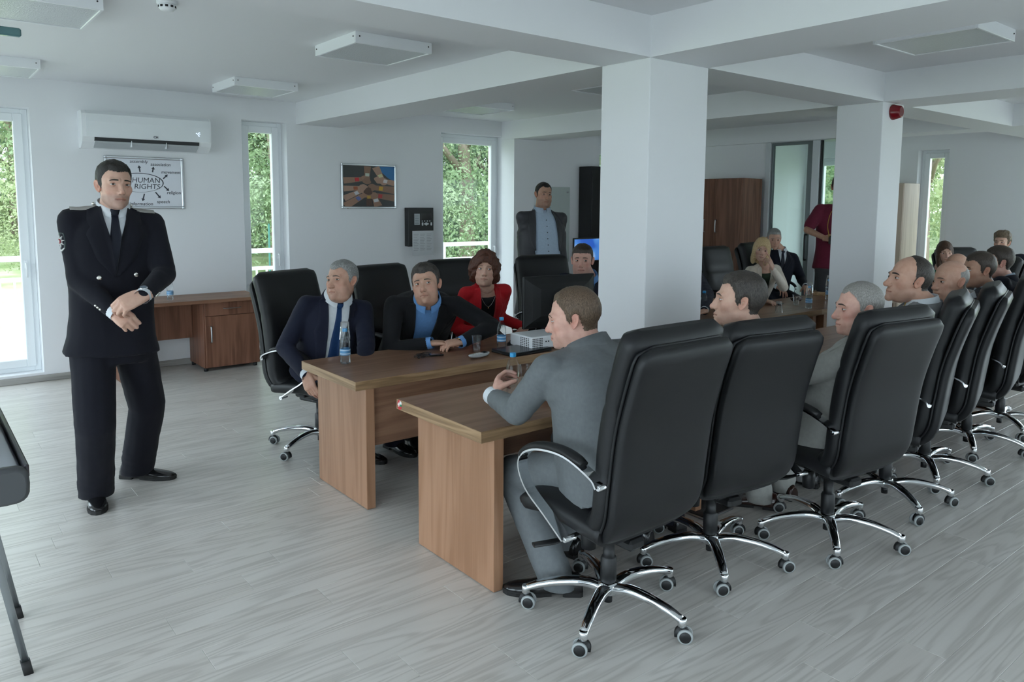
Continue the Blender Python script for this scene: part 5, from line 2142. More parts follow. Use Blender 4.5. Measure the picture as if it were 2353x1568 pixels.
# ------------------------------------------------------------------ people: clothed figure
T_ROWS = [(-.46, .200, .140), (-.30, .200, .142), (-.12, .194, .142), (0, .186, .138), (.18, .176, .134), (.36, .178, .134), (.55, .190, .136), (.72, .196, .132), (.84, .176, .116), (.92, .130, .094), (.97, .090, .078), (1.02, .072, .068), (1.05, .060, .060)]
def ik(a, c, l1, l2, pole):
    a, c, pole = Vector(a), Vector(c), Vector(pole)
    d = c-a
    L = d.length
    if L > (l1+l2)*.995:
        k = L/((l1+l2)*.995)
        l1, l2 = l1*k, l2*k
    x = (L*L+l1*l1-l2*l2)/(2*L)
    h = math.sqrt(max(0, l1*l1-x*x))
    n = d.normalized()
    p = pole-n*pole.dot(n)
    p = p.normalized() if p.length > 1e-5 else Vector((0, 0, 1))
    return a+n*x+p*h
def patch(bvh, frame, rows, lift, mat, name, parent, thick=.003, off=None):
    """thin cloth piece draped on a surface; rows of (u,w) points in the chest frame"""
    neck, r, f, up = frame
    V, F = [], []
    nc = len(rows[0])
    good = []
    for row in rows:
        for (u, w_) in row:
            o = neck+r*u-up*w_+f*.5
            hit = bvh.ray_cast(o, -f, 1.0)
            p = hit[0] if hit[0] is not None else (good[-1] if good else neck+r*u-up*w_)
            good.append(p)
            V.append(p+f*lift)
    n = len(V)
    for p in list(V[:n]):
        V.append(p-f*(lift+thick))
    nr = len(rows)
    for i in range(nr-1):
        for j in range(nc-1):
            a = i*nc+j
            F.append((a, a+1, a+nc+1, a+nc))
            F.append((n+a, n+a+nc, n+a+nc+1, n+a+1))
    def side(idx):
        for a, b in zip(idx, idx[1:]):
            F.append((a, n+a, n+b, b))
    side([i*nc for i in range(nr)])
    side([i*nc+nc-1 for i in range(nr)])
    side(list(range(nc)))
    side([(nr-1)*nc+j for j in range(nc)])
    base = Vector(off)
    me = raw_mesh(name, [v-base for v in V], F, mat)
    return link(name, me, parent)
def band(center, ax_up, f, phis, rows, name, mat, parent, off, squash=1.0):
    """collar: rows of functions phi -> (radius, height); phi 0 is the nape"""
    up = Vector(ax_up).normalized()
    f = (Vector(f)-up*Vector(f).dot(up)).normalized()
    r = f.cross(up)
    V, F = [], []
    for fn in rows:
        for ph in phis:
            rad, hh = fn(ph)
            V.append(Vector(center)+(-f*math.cos(R(ph))*squash+r*math.sin(R(ph)))*rad+up*hh-Vector(off))
    n = len(phis)
    for i in range(len(rows)-1):
        for j in range(n-1):
            F.append((i*n+j, i*n+j+1, (i+1)*n+j+1, (i+1)*n+j))
    me = raw_mesh(name, V, F, mat)
    return link(name, me, parent)
PCOUNT = [0]
def person(label, sp):
    PCOUNT[0] += 1
    seed = PCOUNT[0]*1.37
    s = sp.get('s', 1.0)
    hip, neck = Vector(sp['hip']), Vector(sp['neck'])
    neck = neck+(neck-hip).normalized()*.042*sp.get('s', 1.0)
    base = Vector((hip.x, hip.y, 0))
    root = thing('person', base, 0, label, 'person')
    detail = sp.get('detail', 1)
    vox = {0: .017, 1: .0125, 2: .0095}[detail]
    up = (neck-hip).normalized()
    TL = (neck-hip).length
    def orth(yaw):
        f = dirv(yaw)
        return (f-up*f.dot(up)).normalized()
    fh, fs = orth(sp['yaw_h']), orth(sp.get('yaw_s', sp['yaw_h']))
    bw, bd, belly, slump = sp.get('bw', 1), sp.get('bd', 1), sp.get('belly', 0), sp.get('slump', 0)
    def frame(t):
        k = min(1, max(0, t))
        f = (fh*(1-k)+fs*k)
        f = (f-up*f.dot(up)).normalized()
        r = f.cross(up)
        kk = max(0, math.sin(PI*min(1, max(0, t))))
        c = hip+(neck-hip)*t-f*slump*kk+f*(belly*.035*s*math.exp(-((t-.25)/.22)**2))
        return c, r, f
    def torso_rings(rows, inset=0.0, n=36, p=2.35):
        rings = []
        for (t, w_, d_) in rows:
            c, r, f = frame(t)
            ww = (w_*bw+(.012*belly*math.exp(-((t-.25)/.25)**2)))*s-inset
            dd = (d_*bd+(.030*belly*math.exp(-((t-.25)/.25)**2)))*s-inset
            rings.append([c+r*a+f*b for a, b in section(max(.01, ww), max(.01, dd), n, p)])
        return rings
    rs_ = fs.cross(up)
    fr = (neck, rs_, fs, up)
    SH = {}
    for nm, sg in (('R', 1), ('L', -1)):
        SH[nm] = neck+rs_*sg*.166*s*bw-up*.066*s+fs*sp.get('sh_fwd', 0)
    l1, l2 = .292*s, .262*s
    ARM = {}
    for nm in 'RL':
        a = sp['arms'][nm]
        wr = Vector(a['wrist'])
        el = Vector(a['elbow']) if 'elbow' in a else ik(SH[nm], wr, l1, l2, Vector(a.get('pole', (0, 0, -1))))
        ARM[nm] = (SH[nm], el, wr)
    HJ, LEG = {}, {}
    rh = fh.cross(up)
    for nm, sg in (('R', 1), ('L', -1)):
        HJ[nm] = hip+rh*sg*.092*s
        g = sp['legs'][nm]
        an = Vector(g['ankle'])
        LEG[nm] = (HJ[nm], ik(HJ[nm], an, .445*s, .43*s, Vector(g.get('pole', dirv(sp['yaw_h'])))), an)
    # ---- head
    hc = Vector(sp['head'])
    hs = sp.get('hs', 1.0)
    hy, hp, hr = sp['hyaw'], sp.get('hpitch', 0), sp.get('hroll', 0)
    Rm = Matrix.Rotation(R(hy-90), 3, 'Z') @ Matrix.Rotation(R(hp), 3, 'X') @ Matrix.Rotation(R(hr), 3, 'Y')
    nbw = neck+up*.0
    nb = np.array(Rm.transposed() @ (nbw-hc))/hs
    hsh = sp.get('face', {})
    res = {0: (64, 48), 1: (92, 72), 2: (120, 94)}[sp.get('hdetail', detail)]
    D, rr, HV, HF, tone, fn = make_head(hsh, nb, res)
    RmN = np.array(Rm)
    b0 = np.array(base)
    def hw(P):
        return (np.asarray(P)*hs)@RmN.T+np.array(hc)-b0
    st0 = sp.get('hair')
    if st0 and st0.get('kind') != 'blobs':
        stub = sstep(-.006, .006, hairline(HV, st0)+.003*fbm(HV, 150, seed, 2))
        tone = tone*(1-(.65 if st0.get('top', .01) > .004 else .35)*stub[:, None])
    BV, BF, BT = [hw(HV)], list(HF), [tone]
    nv = len(HV)
    def addbody(V, F, T=None):
        nonlocal nv
        BV.append(np.asarray(V))
        BF.extend([tuple(nv+i for i in q) for q in F])
        BT.append(np.ones((len(V), 3)) if T is None else T)
        nv += len(V)
    if not sp.get('noears'):
        for sd in (-1, 1):
            V, F = ear_mesh(sd)
            wv = hsh.get('w', 1)
            V = V*np.array((1, 1, 1))+np.array((sd*(wv-1)*.072, 0, 0))
            addbody(hw(V), F, np.ones((len(V), 3))*np.array((1.0, .86, .84)))
    opn = sp.get('eyes', .8)
    for sd in (-1, 1):
        for upper in (True, False):
            V, F = lid_mesh(sd, upper, opn)
            tl = np.ones((len(V), 3))*np.array((.90, .80, .78))
            tl[:13] *= .35 if upper else .75
            addbody(hw(V), F, tl)
    # inner body: torso, arms, legs
    mb = MB()
    mb.loft(torso_rings([q for q in T_ROWS if q[0] > -.2], .022*s, 20), True, True, True)
    for nm in 'RL':
        S_, E_, W_ = ARM[nm]
        capsule(mb, S_, E_, .044*s, .037*s, 12)
        capsule(mb, E_, W_, .037*s, .024*s, 12)
        a_, k_, c_ = LEG[nm]
        capsule(mb, a_, k_, .066*s, .048*s, 10)
        capsule(mb, k_, c_+Vector((0, 0, .02)), .046*s, .034*s, 10)
    addbody(np.array([tuple(v) for v in mb.v])-b0, mb.f)
    for nm, sg in (('R', 1), ('L', -1)):
        a = sp['arms'][nm]
        if a.get('hand', 'relaxed') is None:
            continue
        V, F = hand_mesh(a.get('hand', 'relaxed'), .0034 if detail > 0 else .0048)
        V = V.copy()
        if sg < 0:
            V[:, 1] *= -1
            F = [q[::-1] for q in F]
        S_, E_, W_ = ARM[nm]
        fx = (Vector(a['fdir']).normalized()*.75+(W_-E_).normalized()*.35).normalized() if 'fdir' in a else (W_-E_).normalized()
        nz_ = Vector(a.get('dorsal', (0, 0, 1)))
        nz_ = (nz_-fx*nz_.dot(fx)).normalized()
        ny_ = nz_.cross(fx)
        Mh = np.array([tuple(fx), tuple(ny_), tuple(nz_)])
        k = 1.04*s*a.get('k', 1)*sp.get('handk', 1)
        tn = np.ones((len(V), 3))
        tip = sstep(.12, .16, np.linalg.norm(V, axis=1))
        tn = tn*(1-tip[:, None]*np.array((.0, .10, .08)))
        addbody((V*k)@Mh+np.array(W_)-b0, F, tn)
    me = bpy.data.meshes.new('body')
    allV = np.concatenate(BV)
    me.from_pydata(allV.tolist(), [], BF)
    me.materials.append(sp['skin'])
    me.polygons.foreach_set('use_smooth', [True]*len(me.polygons))
    ca = me.color_attributes.new('tone', 'FLOAT_COLOR', 'POINT')
    T4 = np.concatenate([np.concatenate(BT), np.ones((len(allV), 1))], 1)
    ca.data.foreach_set('color', T4.reshape(-1))
    me.update()
    body = link('body', me, root)
    # eyes, brows
    lk = sp.get('look', (0, 0))
    for sd in (-1, 1):
        q = MB()
        q.ball((0, 0, 0), .0132, 14, 10)
        c = np.array((sd*.0315, .0730, .001))
        V = hw(np.array([tuple(v) for v in q.v])+c)
        eo = link('eye', raw_mesh('eye', V, q.f, M_EYE), root)
        az, el = R(lk[0]), R(lk[1])
        dv = np.array((math.sin(az)*math.cos(el), math.cos(az)*math.cos(el), math.sin(el)))
        t1 = np.cross(dv, (0, 0, 1))
        t1 /= np.linalg.norm(t1)
        t2 = np.cross(t1, dv)
        IV = [c+dv*.01345]
        for rad_, off_ in ((.0030, .0134), (.0062, .0123)):
            for j in range(12):
                a_ = 2*PI*j/12
                IV.append(c+dv*off_+(t1*math.cos(a_)+t2*math.sin(a_))*rad_)
        IF = [(0, 1+j, 1+(j+1) % 12) for j in range(12)]+[(1+j, 13+j, 13+(j+1) % 12, 1+(j+1) % 12) for j in range(12)]
        link('iris', raw_mesh('iris', hw(np.array(IV)), IF, sp.get('iris', M_IRIS_D)), eo)
    bt = sp.get('brow', 1.0)
    if bt:
        for sd in (-1, 1):
            rows = []
            for j in range(11):
                k = j/10
                x = .011+.036*k
                z = .0165+.0062*math.sin(PI*(.10+.72*k))-.0045*k+sp.get('browz', 0)
                hh = (.0034*math.sin(PI*(.16+.80*k))**.7*(1-.35*k)+.0003)*bt
                rows.append((x, z, hh))
            V = []
            for (x, z, hh) in rows:
                for dz, lift in ((-hh, -.0006), (-hh*.3, .0016), (hh*.4, .0016), (hh, -.0006)):
                    d_ = np.array((sd*x, .080-.25*max(0, x-.02), z+dz))
                    V.append(d_/np.linalg.norm(d_))
            V = np.array(V)
            r_ = solve_radial(V, fn)
            lift = np.tile(np.array([-.0006, .0018, .0018, -.0006]), len(rows))
            V = V*(r_+lift)[:, None]
            F = []
            for i in range(10):
                for j in range(3):
                    q = (i*4+j, i*4+j+1, (i+1)*4+j+1, (i+1)*4+j)
                    F.append(q if sd < 0 else q[::-1])
            link('eyebrow', raw_mesh('eyebrow', hw(V), F, sp.get('browm', sp['hairm'])), root)
    # hair
    st = sp.get('hair')
    if st:
        if st.get('kind') == 'blobs':
            HDir = head_grid(110, 84)
            def hf(q):
                d = sd_ell(q, (0, -.014, .032), (.0755+st.get('side', .012), .096+st.get('side', .012), .087+st.get('top', .016)))
                for (c, r_, k) in st['blobs']:
                    for sg in ((1, -1) if abs(c[0]) > 1e-6 and not st.get('asym') else (1,)):
                        d = smin(d, sd_ell(q, (c[0]*sg, c[1], c[2]), r_), k)
                # keep the face clear
                aq = np.c_[np.abs(q[:, 0]), q[:, 1], q[:, 2]]
                d = smax(d, -sd_ell(aq, (0, st.get('fy', .098), st.get('fz', -.022)), st.get('fr', (.060, .075, .090))), .008)
                return d
            r_ = solve_radial(HDir, hf, .005, .40)
            P = HDir*r_[:, None]
            stn = st.get('strand', (1.0, .8, .22))
            dis = fbm(P*np.array(stn), st.get('freq', 520), seed, 2)*st.get('amp', .0025)+fbm(P, st.get('cfreq', 110), seed+3, 2)*st.get('curl', .002)
            P = HDir*(r_+dis)[:, None]
            HFc = grid_faces(110, 84)
        else:
            P = make_hair(hsh, D, rr, HV, st, seed)
            keep = HV[:, 2] > -.098
            HFc = [q for q in HF if len(q) == 4 and all(keep[i] for i in q)]
        link('hair', raw_mesh('hair', hw(P), HFc, sp['hairm']), root)
    # ---- trousers
    if sp.get('trousers') is not None:
        mb = MB()
        mb.loft(torso_rings([(-.20, .165, .125), (-.08, .178, .132), (.04, .174, .128), (.16, .160, .120)], .004, 24), True, True, True)
        for nm in 'RL':
            a_, k_, c_ = LEG[nm]
            lw = sp.get('legw', 1.0)
            capsule(mb, a_, k_, .100*s*sp.get('thigh', 1), .078*s*lw, 14)
            e_ = c_-Vector((0, 0, .05*s))
            capsule(mb, k_, k_.lerp(e_, .5), .077*s*lw, .073*s*lw, 14)
            capsule(mb, k_.lerp(e_, .5), e_, .073*s*lw, .072*s*lw, 14)
        V, F, N = remesh(mb, vox*1.15, 5)
        dsp = fbm(V, 34, seed+5, 2)*.0035
        for nm in 'RL':
            a_, k_, c_ = LEG[nm]
            for jt, am, sg_ in ((k_, .003, .09), (c_+Vector((0, 0, .06)), .011, .10), (a_, .004, .10)):
                q = np.linalg.norm(V-np.array(jt), axis=1)
                dsp += am*np.exp(-(q/sg_)**2)*fbm(V*np.array((.6, .6, 1.3)), 62, seed+6, 2)*1.6
        V = V+N*dsp[:, None]
        # flat cuff at the shoe
        for nm in 'RL':
            c_ = LEG[nm][2]
            zmin = c_.z-.050*s
            nearleg = (np.linalg.norm(V[:, :2]-np.array((c_.x, c_.y)), axis=1) < .2) & (V[:, 2] < zmin)
            V[nearleg, 2] = zmin
        link('trousers', raw_mesh('trousers', V-b0, F, sp['trousers']), root)
        mu, ms = MB(), MB()
        for nm in 'RL':
            mu, ms = MB(), MB()
            shoe_mesh(mu, ms, LEG[nm][2], sp['legs'][nm].get('toe', sp['yaw_h']), s*1.0)
            mu.v = [tuple(Vector(v)-base) for v in mu.v]
            ms.v = [tuple(Vector(v)-base) for v in ms.v]
            sh_ = mu.build('shoe', sp.get('shoe', M_SHOE), root)
            sh_.location.z = LEG[nm][2].z-.085*s if LEG[nm][2].z > .12*s else 0
            so_ = ms.build('sole', M_SOLE, sh_)
    # ---- upper garment
    jk = sp['jacket']
    tmin = jk.get('hem', -.12)
    rows = [q for q in T_ROWS if q[0] > tmin+.02 and q[0] <= jk.get('topt', 1.06)]
    w0 = np.interp(tmin, [q[0] for q in T_ROWS], [q[1] for q in T_ROWS])*jk.get('flare', 1.0)
    d0 = np.interp(tmin, [q[0] for q in T_ROWS], [q[2] for q in T_ROWS])*jk.get('flare', 1.0)
    mb = MB()
    mb.loft(torso_rings([(tmin, w0, d0)]+rows, 0, 36), True, True, True)
    sl = jk.get('sleeve', 1.0)
    for nm, sg in (('R', 1), ('L', -1)):
        S_, E_, W_ = ARM[nm]
        nk = neck+rs_*sg*.055*s-up*.030*s
        capsule(mb, nk, S_+up*.006*s, .038*s, .056*s, 14)
        ew = jk.get('armw', 1.0)
        if sl > .6:
            capsule(mb, S_, E_, .064*s*ew, .056*s*ew, 16)
            capsule(mb, E_, E_.lerp(W_, .95), .057*s*ew, .0415*s*ew, 16)
        else:
            capsule(mb, S_, S_.lerp(E_, sl*1.6), .066*s*ew, .062*s*ew, 16)
    for (c_, r_, k_) in jk.get('extra', []):
        capsule(mb, c_, r_, k_[0], k_[1], 14)
    V, F, N = remesh(mb, vox, 5)
    dsp = fbm(V, 30, seed, 2)*.0035*jk.get('wr', 1)+fbm(V*np.array((1, 1, .5)), 70, seed+2, 1)*.0015
    for nm in 'RL':
        S_, E_, W_ = ARM[nm]
        q = np.linalg.norm(V-np.array(E_), axis=1)
        ax_ = np.array((W_-S_).normalized())
        t_ = (V-np.array(E_))@ax_
        dsp += jk.get('wr', 1)*.0042*np.exp(-(q/.085)**2)*np.sin(t_*120+4.5*fbm(V, 24, seed+8, 2))*(.4+.6*fbm(V, 40, seed+9, 1))
        q = np.linalg.norm(V-np.array(S_.lerp(hip, .18)), axis=1)
        dsp += jk.get('wr', 1)*.004*np.exp(-(q/.09)**2)*np.sin((V@np.array(up))*110+(V@np.array(rs_))*60)
    V = V+N*dsp[:, None]
    bvh = BVHTree.FromPolygons([tuple(v) for v in V], F)
    dn_ = np.full(len(V), 9.0)
    for nm in 'RL':
        S_, E_, W_ = ARM[nm]
        dn_ = np.minimum(dn_, np.minimum(sd_cap(V, S_.lerp(E_, .35), E_, 0), sd_cap(V, E_, W_, 0)))
    okv = dn_ > .072*s
    tbvh = BVHTree.FromPolygons([tuple(v) for v in V], [q for q in F if all(okv[i] for i in q)])
    op = jk.get('open')
    nkr = max(1.0, .060*hsh.get('neck', 1)*hs*1.10/(.0615*s))
    if op:
        op = [(a, b*(nkr if a < .12 else 1+(nkr-1)*.4)) for a, b in op]
    if op:
        q = V-np.array(neck)
        w_ = -(q@np.array(up))
        u_ = q@np.array(rs_)
        f_ = q@np.array(fs)
        ow = np.interp(w_/s, [a for a, b in op], [b for a, b in op], left=op[0][1], right=op[-1][1])*s
        k = np.clip((ow-np.abs(u_))/.010+.5, 0, 1)*(f_ > .012)*((w_/s) > -.06)*((w_/s) < op[-1][0])*sstep(.068*s, .080*s, dn_)
        V = V-np.array(fs)[None]*(k*jk.get('push', .038)*s)[:, None]
    jname = jk.get('name', 'jacket')
    jo = link(jname, raw_mesh(jname, V-b0, F, jk['mat']), root)
    # shirt under the opening
    hd = (hc-neck).normalized()
    if sp.get('shirt') is not None:
        top = sp.get('shirt_top', 1.03)
        rws = [(t, a, b) for t, a, b in T_ROWS if -.01 < t <= top+.03]
        mb = MB()
        mb.loft(torso_rings(rws, .011*s, 40), True, True, True)
        sv = [tuple(Vector(v)-base) for v in mb.v]
        so = link('shirt', raw_mesh('shirt', sv, mb.f, sp['shirt']), root)
        if sp.get('collar', True):
            phis = [-168+336*j/40 for j in range(41)]
            cu = (up*.55+hd*.45).normalized()
            cc = neck-up*.012*s
            kx = nkr*s
            ck = lambda ph: (abs(ph)/168.0)
            ch = sp.get('colh', .050)
            band(cc, cu, fs, phis, [lambda ph: (.0615*kx, 0), lambda ph: (.0600*kx, (ch-.014*ck(ph)**2)*kx), lambda ph: (.0640*kx, (ch-.014*ck(ph)**2)*kx), lambda ph: (.0745*kx+.006*ck(ph)**6, (.012-.016*ck(ph)**3)*kx)], 'collar', sp['shirt'], so, base)
        if sp.get('cuffs', True):
            for nm in 'RL':
                S_, E_, W_ = ARM[nm]
                if sp['arms'][nm].get('hand', 'relaxed') is None:
                    continue
                q = MB()
                a_ = E_.lerp(W_, .88)-base
                b_ = E_.lerp(W_, .88)-base+(W_-E_).normalized()*.058*s
                q.tube([a_, a_.lerp(b_, .5), b_], [.039*s, .038*s, .037*s], 18, cap=False)
                q.build('cuff', sp['shirt'], so)
    # lapels
    lp = jk.get('lapel')
    if lp and op:
        vd = lp.get('to', op[-1][0])
        for sg in (1, -1):
            rows = []
            for i in range(18):
                w_ = -.015+(vd+.015)*i/17
                inn = np.interp(w_, [a for a, b in op], [b for a, b in op])
                k = i/17
                wid = lp['w']*(np.interp(k, [0, .25, .34, .36, .75, 1], [.55, .75, .62, 1.0, .72, .12]))
                a0 = inn-.004
                rows.append([(sg*(a0+wid*q/4)*s, w_*s) for q in range(5)])
            patch(tbvh, fr, rows, .0055, jk['mat'], 'lapel', jo, .012, base)
    if jk.get('collar'):
        phis = [-118+236*j/30 for j in range(31)]
        cu = (up*.8+hd*.2).normalized()
        band(neck-up*.020*s, cu, fs, phis, [lambda ph: (.070*s*nkr, .0), lambda ph: (.0690*s*nkr, .050*s*(1-.55*(abs(ph)/118)**2)), lambda ph: (.0740*s*nkr, .052*s*(1-.55*(abs(ph)/118)**2)), lambda ph: (.096*s*(1+.55*(nkr-1)), -.006*s)], 'collar', jk['mat'], jo, base)
    # tie
    if sp.get('tie') is not None:
        tl = sp.get('tie_len', .40)
        sb = BVHTree.FromPolygons([tuple(v) for v in mb.v] if sp.get('shirt') is None else [tuple(Vector(v)+base) for v in sv], mb.f)
        rows = []
        for i in range(12):
            k = i/11
            w_ = .030+tl*k
            hw_ = .014+.026*min(1, k*1.3)
            rows.append([((-hw_+2*hw_*q/4)*s, w_*s) for q in range(5)])
        to = patch(sb, fr, rows, .007, sp['tie'], 'tie', root, .006, base)
        hit = sb.ray_cast(neck-up*.012*s+fs*.5, -fs, 1.0)
        kc = (hit[0] if hit[0] is not None else neck+fs*.07)+fs*.010
        q = MB()
        rings = []
        for (dz, wx, dy) in ((.018, .020, .010), (.010, .023, .013), (-.010, .017, .012), (-.022, .012, .008)):
            rings.append([kc-base+rs_*a*s+fs*b*s+up*dz*s for a, b in section(wx, dy, 14, 2.6)])
        q.loft(rings, True, True, True)
        q.build('tie_knot', sp['tie'], to)
    # jacket or shirt buttons
    for (u, w_, rad_, mt) in sp.get('buttons', []):
        hit = bvh.ray_cast(neck+rs_*u*s-up*w_*s+fs*.5, -fs, 1.0)
        if hit[0] is not None and (hit[0]-neck).dot(fs) > (.165*bd+.05*belly)*s:
            continue
        if hit[0] is None:
            continue
        q = MB()
        q.ball((0, 0, 0), rad_, 14, 8, (1, 1, 1))
        c_ = hit[0]-base
        V2 = []
        for v in q.v:
            v = Vector(v)
            V2.append(tuple(c_+rs_*v.x+up*v.y+fs*(v.z*.45+.003)))
        q.v = V2
        q.build('button', mt, jo)
    sp['_'] = dict(bvh=bvh, frame=fr, jacket=jo, root=root, base=base, ARM=ARM, hw=hw, hc=hc, s=s, LEG=LEG)
    return root
def standing_legs(hip, yaw, s, feet):
    """feet: R and L ankle (x,y,toe yaw)"""
    d = {}
    for nm, (x, y, ty) in feet.items():
        d[nm] = dict(ankle=(x, y, .085*s), toe=ty, pole=dirv(ty))
    return d
def seated_legs(hip, yaw, s, reach=.45, spread=.12, foot=.42, knee_z=.52, dy=0.0):
    f = dirv(yaw)
    r = Vector((f.y, -f.x, 0))
    d = {}
    for nm, sg in (('R', 1), ('L', -1)):
        an = Vector((hip[0], hip[1], 0))+f*(foot+dy*sg)+r*sg*spread
        d[nm] = dict(ankle=(an.x, an.y, .085*s), toe=yaw-sg*12, pole=f*1.0+Vector((0, 0, .9)))
    return d
# ------------------------------------------------------------------ people: who is there
SKIN_A = skin_mat('skin_light', (.62, .395, .305))
SKIN_B = skin_mat('skin_warm', (.57, .345, .255))
SKIN_C = skin_mat('skin_tan', (.46, .27, .19))
SKIN_P = skin_mat('skin_rosy', (.65, .39, .315))
H_BLACK = hair_mat('hair_black', (.008, .007, .006), (.030, .024, .021))
H_DARK = hair_mat('hair_dark_brown', (.018, .012, .009), (.075, .055, .043))
H_DKGREY = hair_mat('hair_dark_greying', (.013, .010, .008), (.080, .068, .060))
H_GREY = hair_mat('hair_grey', (.10, .10, .10), (.40, .40, .39))
H_PALE = hair_mat('hair_cropped_grey', (.16, .15, .14), (.36, .34, .32))
H_BROWN = hair_mat('hair_brown', (.055, .034, .022), (.17, .115, .075))
H_CHEST = hair_mat('hair_chestnut', (.035, .012, .008), (.15, .055, .032))
H_BLOND = hair_mat('hair_blonde', (.42, .28, .13), (.78, .60, .36))
H_LONG = hair_mat('hair_long_brown', (.035, .018, .012), (.12, .065, .04))
H_CURL = hair_mat('hair_curly_light_brown', (.05, .034, .022), (.22, .16, .10))
C_UNI = cloth('uniform_black_navy', (.0070, .0074, .0125), .9)
C_NAVY = cloth('navy_suit', (.0085, .0105, .0250), .8)
C_CHAR = cloth('charcoal_suit', (.0070, .0074, .0092), .85)
C_DNAVY = cloth('dark_navy_suit', (.008, .0095, .018), .85)
C_RED = cloth('red_blazer', (.50, .012, .020), .75)
C_SHEEN = cloth('grey_sheen_suit', (.040, .040, .045), .42)
C_PIN = cloth('grey_pinstripe_suit', (.135, .147, .153), .75, stripe=(60.0, (.20, .22, .24), .06))
C_TAUPE = cloth('taupe_grey_suit', (.31, .31, .29), .6)
C_MGREY = cloth('mid_grey_suit', (.21, .212, .218), .7)
C_DGREY = cloth('dark_grey_suit', (.040, .044, .052), .75)
C_BEIGE = cloth('beige_blazer', (.74, .67, .58), .8)
C_MAROON = cloth('maroon_jersey', (.115, .012, .030), .85)
C_SLATE = cloth('slate_trousers', (.045, .046, .052), .85)
C_GREEN = cloth('green_top', (.01, .16, .085), .8)
C_WHITE = cloth('white_shirt', (.66, .70, .74), .8, var=.03)
C_BLUE = cloth('blue_shirt', (.135, .30, .60), .8, var=.05)
C_PALE = cloth('pale_blue_shirt', (.36, .44, .54), .8, var=.04)
C_BLACK = cloth('black_top', (.008, .008, .010), .85)
C_DKGREEN = cloth('dark_green_top', (.02, .035, .02), .8)
T_NAVY = cloth('navy_tie', (.008, .010, .020), .6)
T_BLUE = cloth('blue_dotted_tie', (.010, .040, .125), .55)
T_GOLD = cloth('gold_tie', (.42, .28, .07), .5)
M_SILVER = pbr('silver_button', (.78, .77, .72), .22, 1.0)
M_GOLD = pbr('gold', (.70, .50, .22), .2, 1.0)
STD_OPEN = [(-.03, .058), (.06, .050), (.26, .004)]

# --- officer
SP = dict(s=1.08, hip=(0.884, 4.648, 0.957), neck=(0.910, 4.625, 1.614), head=(0.908, 4.533, 1.785), hs=1.09, hyaw=277, hpitch=2, hroll=-3,
          yaw_h=268, yaw_s=266, bw=1.10, bd=1.02, detail=2, look=(14, 3), eyes=.8,
          arms={'R': dict(wrist=(0.848, 4.389, 1.127), pole=(-0.470, 0.684, -0.633), hand='fist', fdir=(0.439, -0.733, -0.386), dorsal=(-0.343, -0.814, 0.543), k=1.05),
                'L': dict(wrist=(0.964, 4.243, 1.220), pole=(0.571, -0.021, -1.038), hand='clasp', fdir=(-0.715, 0.386, -0.291), dorsal=(-0.645, -0.711, 0.452), k=1.1)},
          legs=standing_legs(None, 0, 1.08, {'R': (*(0.781, 4.751), 262), 'L': (*(1.051, 4.998), 318)}),
          skin=SKIN_A, hairm=H_BLACK, hair=dict(top=.016, side=.006, front=.066, recede=.004), face=dict(beard=.75, jaw=1.0, nose=1.1, age=.35, w=.975, open=.3, lip=1.05, neck=1.05), brow=1.25, legw=1.22, thigh=1.08,
          trousers=C_UNI, jacket=dict(mat=C_UNI, hem=-.13, flare=1.06, open=[(-.03, .058), (.05, .046), (.14, .026), (.33, .002)], lapel=dict(w=.105), collar=True, wr=.7), shirt=C_WHITE, tie=T_NAVY, tie_len=.30,
          buttons=[(.075, .335, .0135, M_SILVER), (-.090, .320, .0125, M_SILVER), (.045, .420, .0135, M_SILVER), (-.070, .405, .0125, M_SILVER), (.012, .500, .0135, M_SILVER)])
person('standing officer in a black double-breasted uniform with clasped hands', SP)
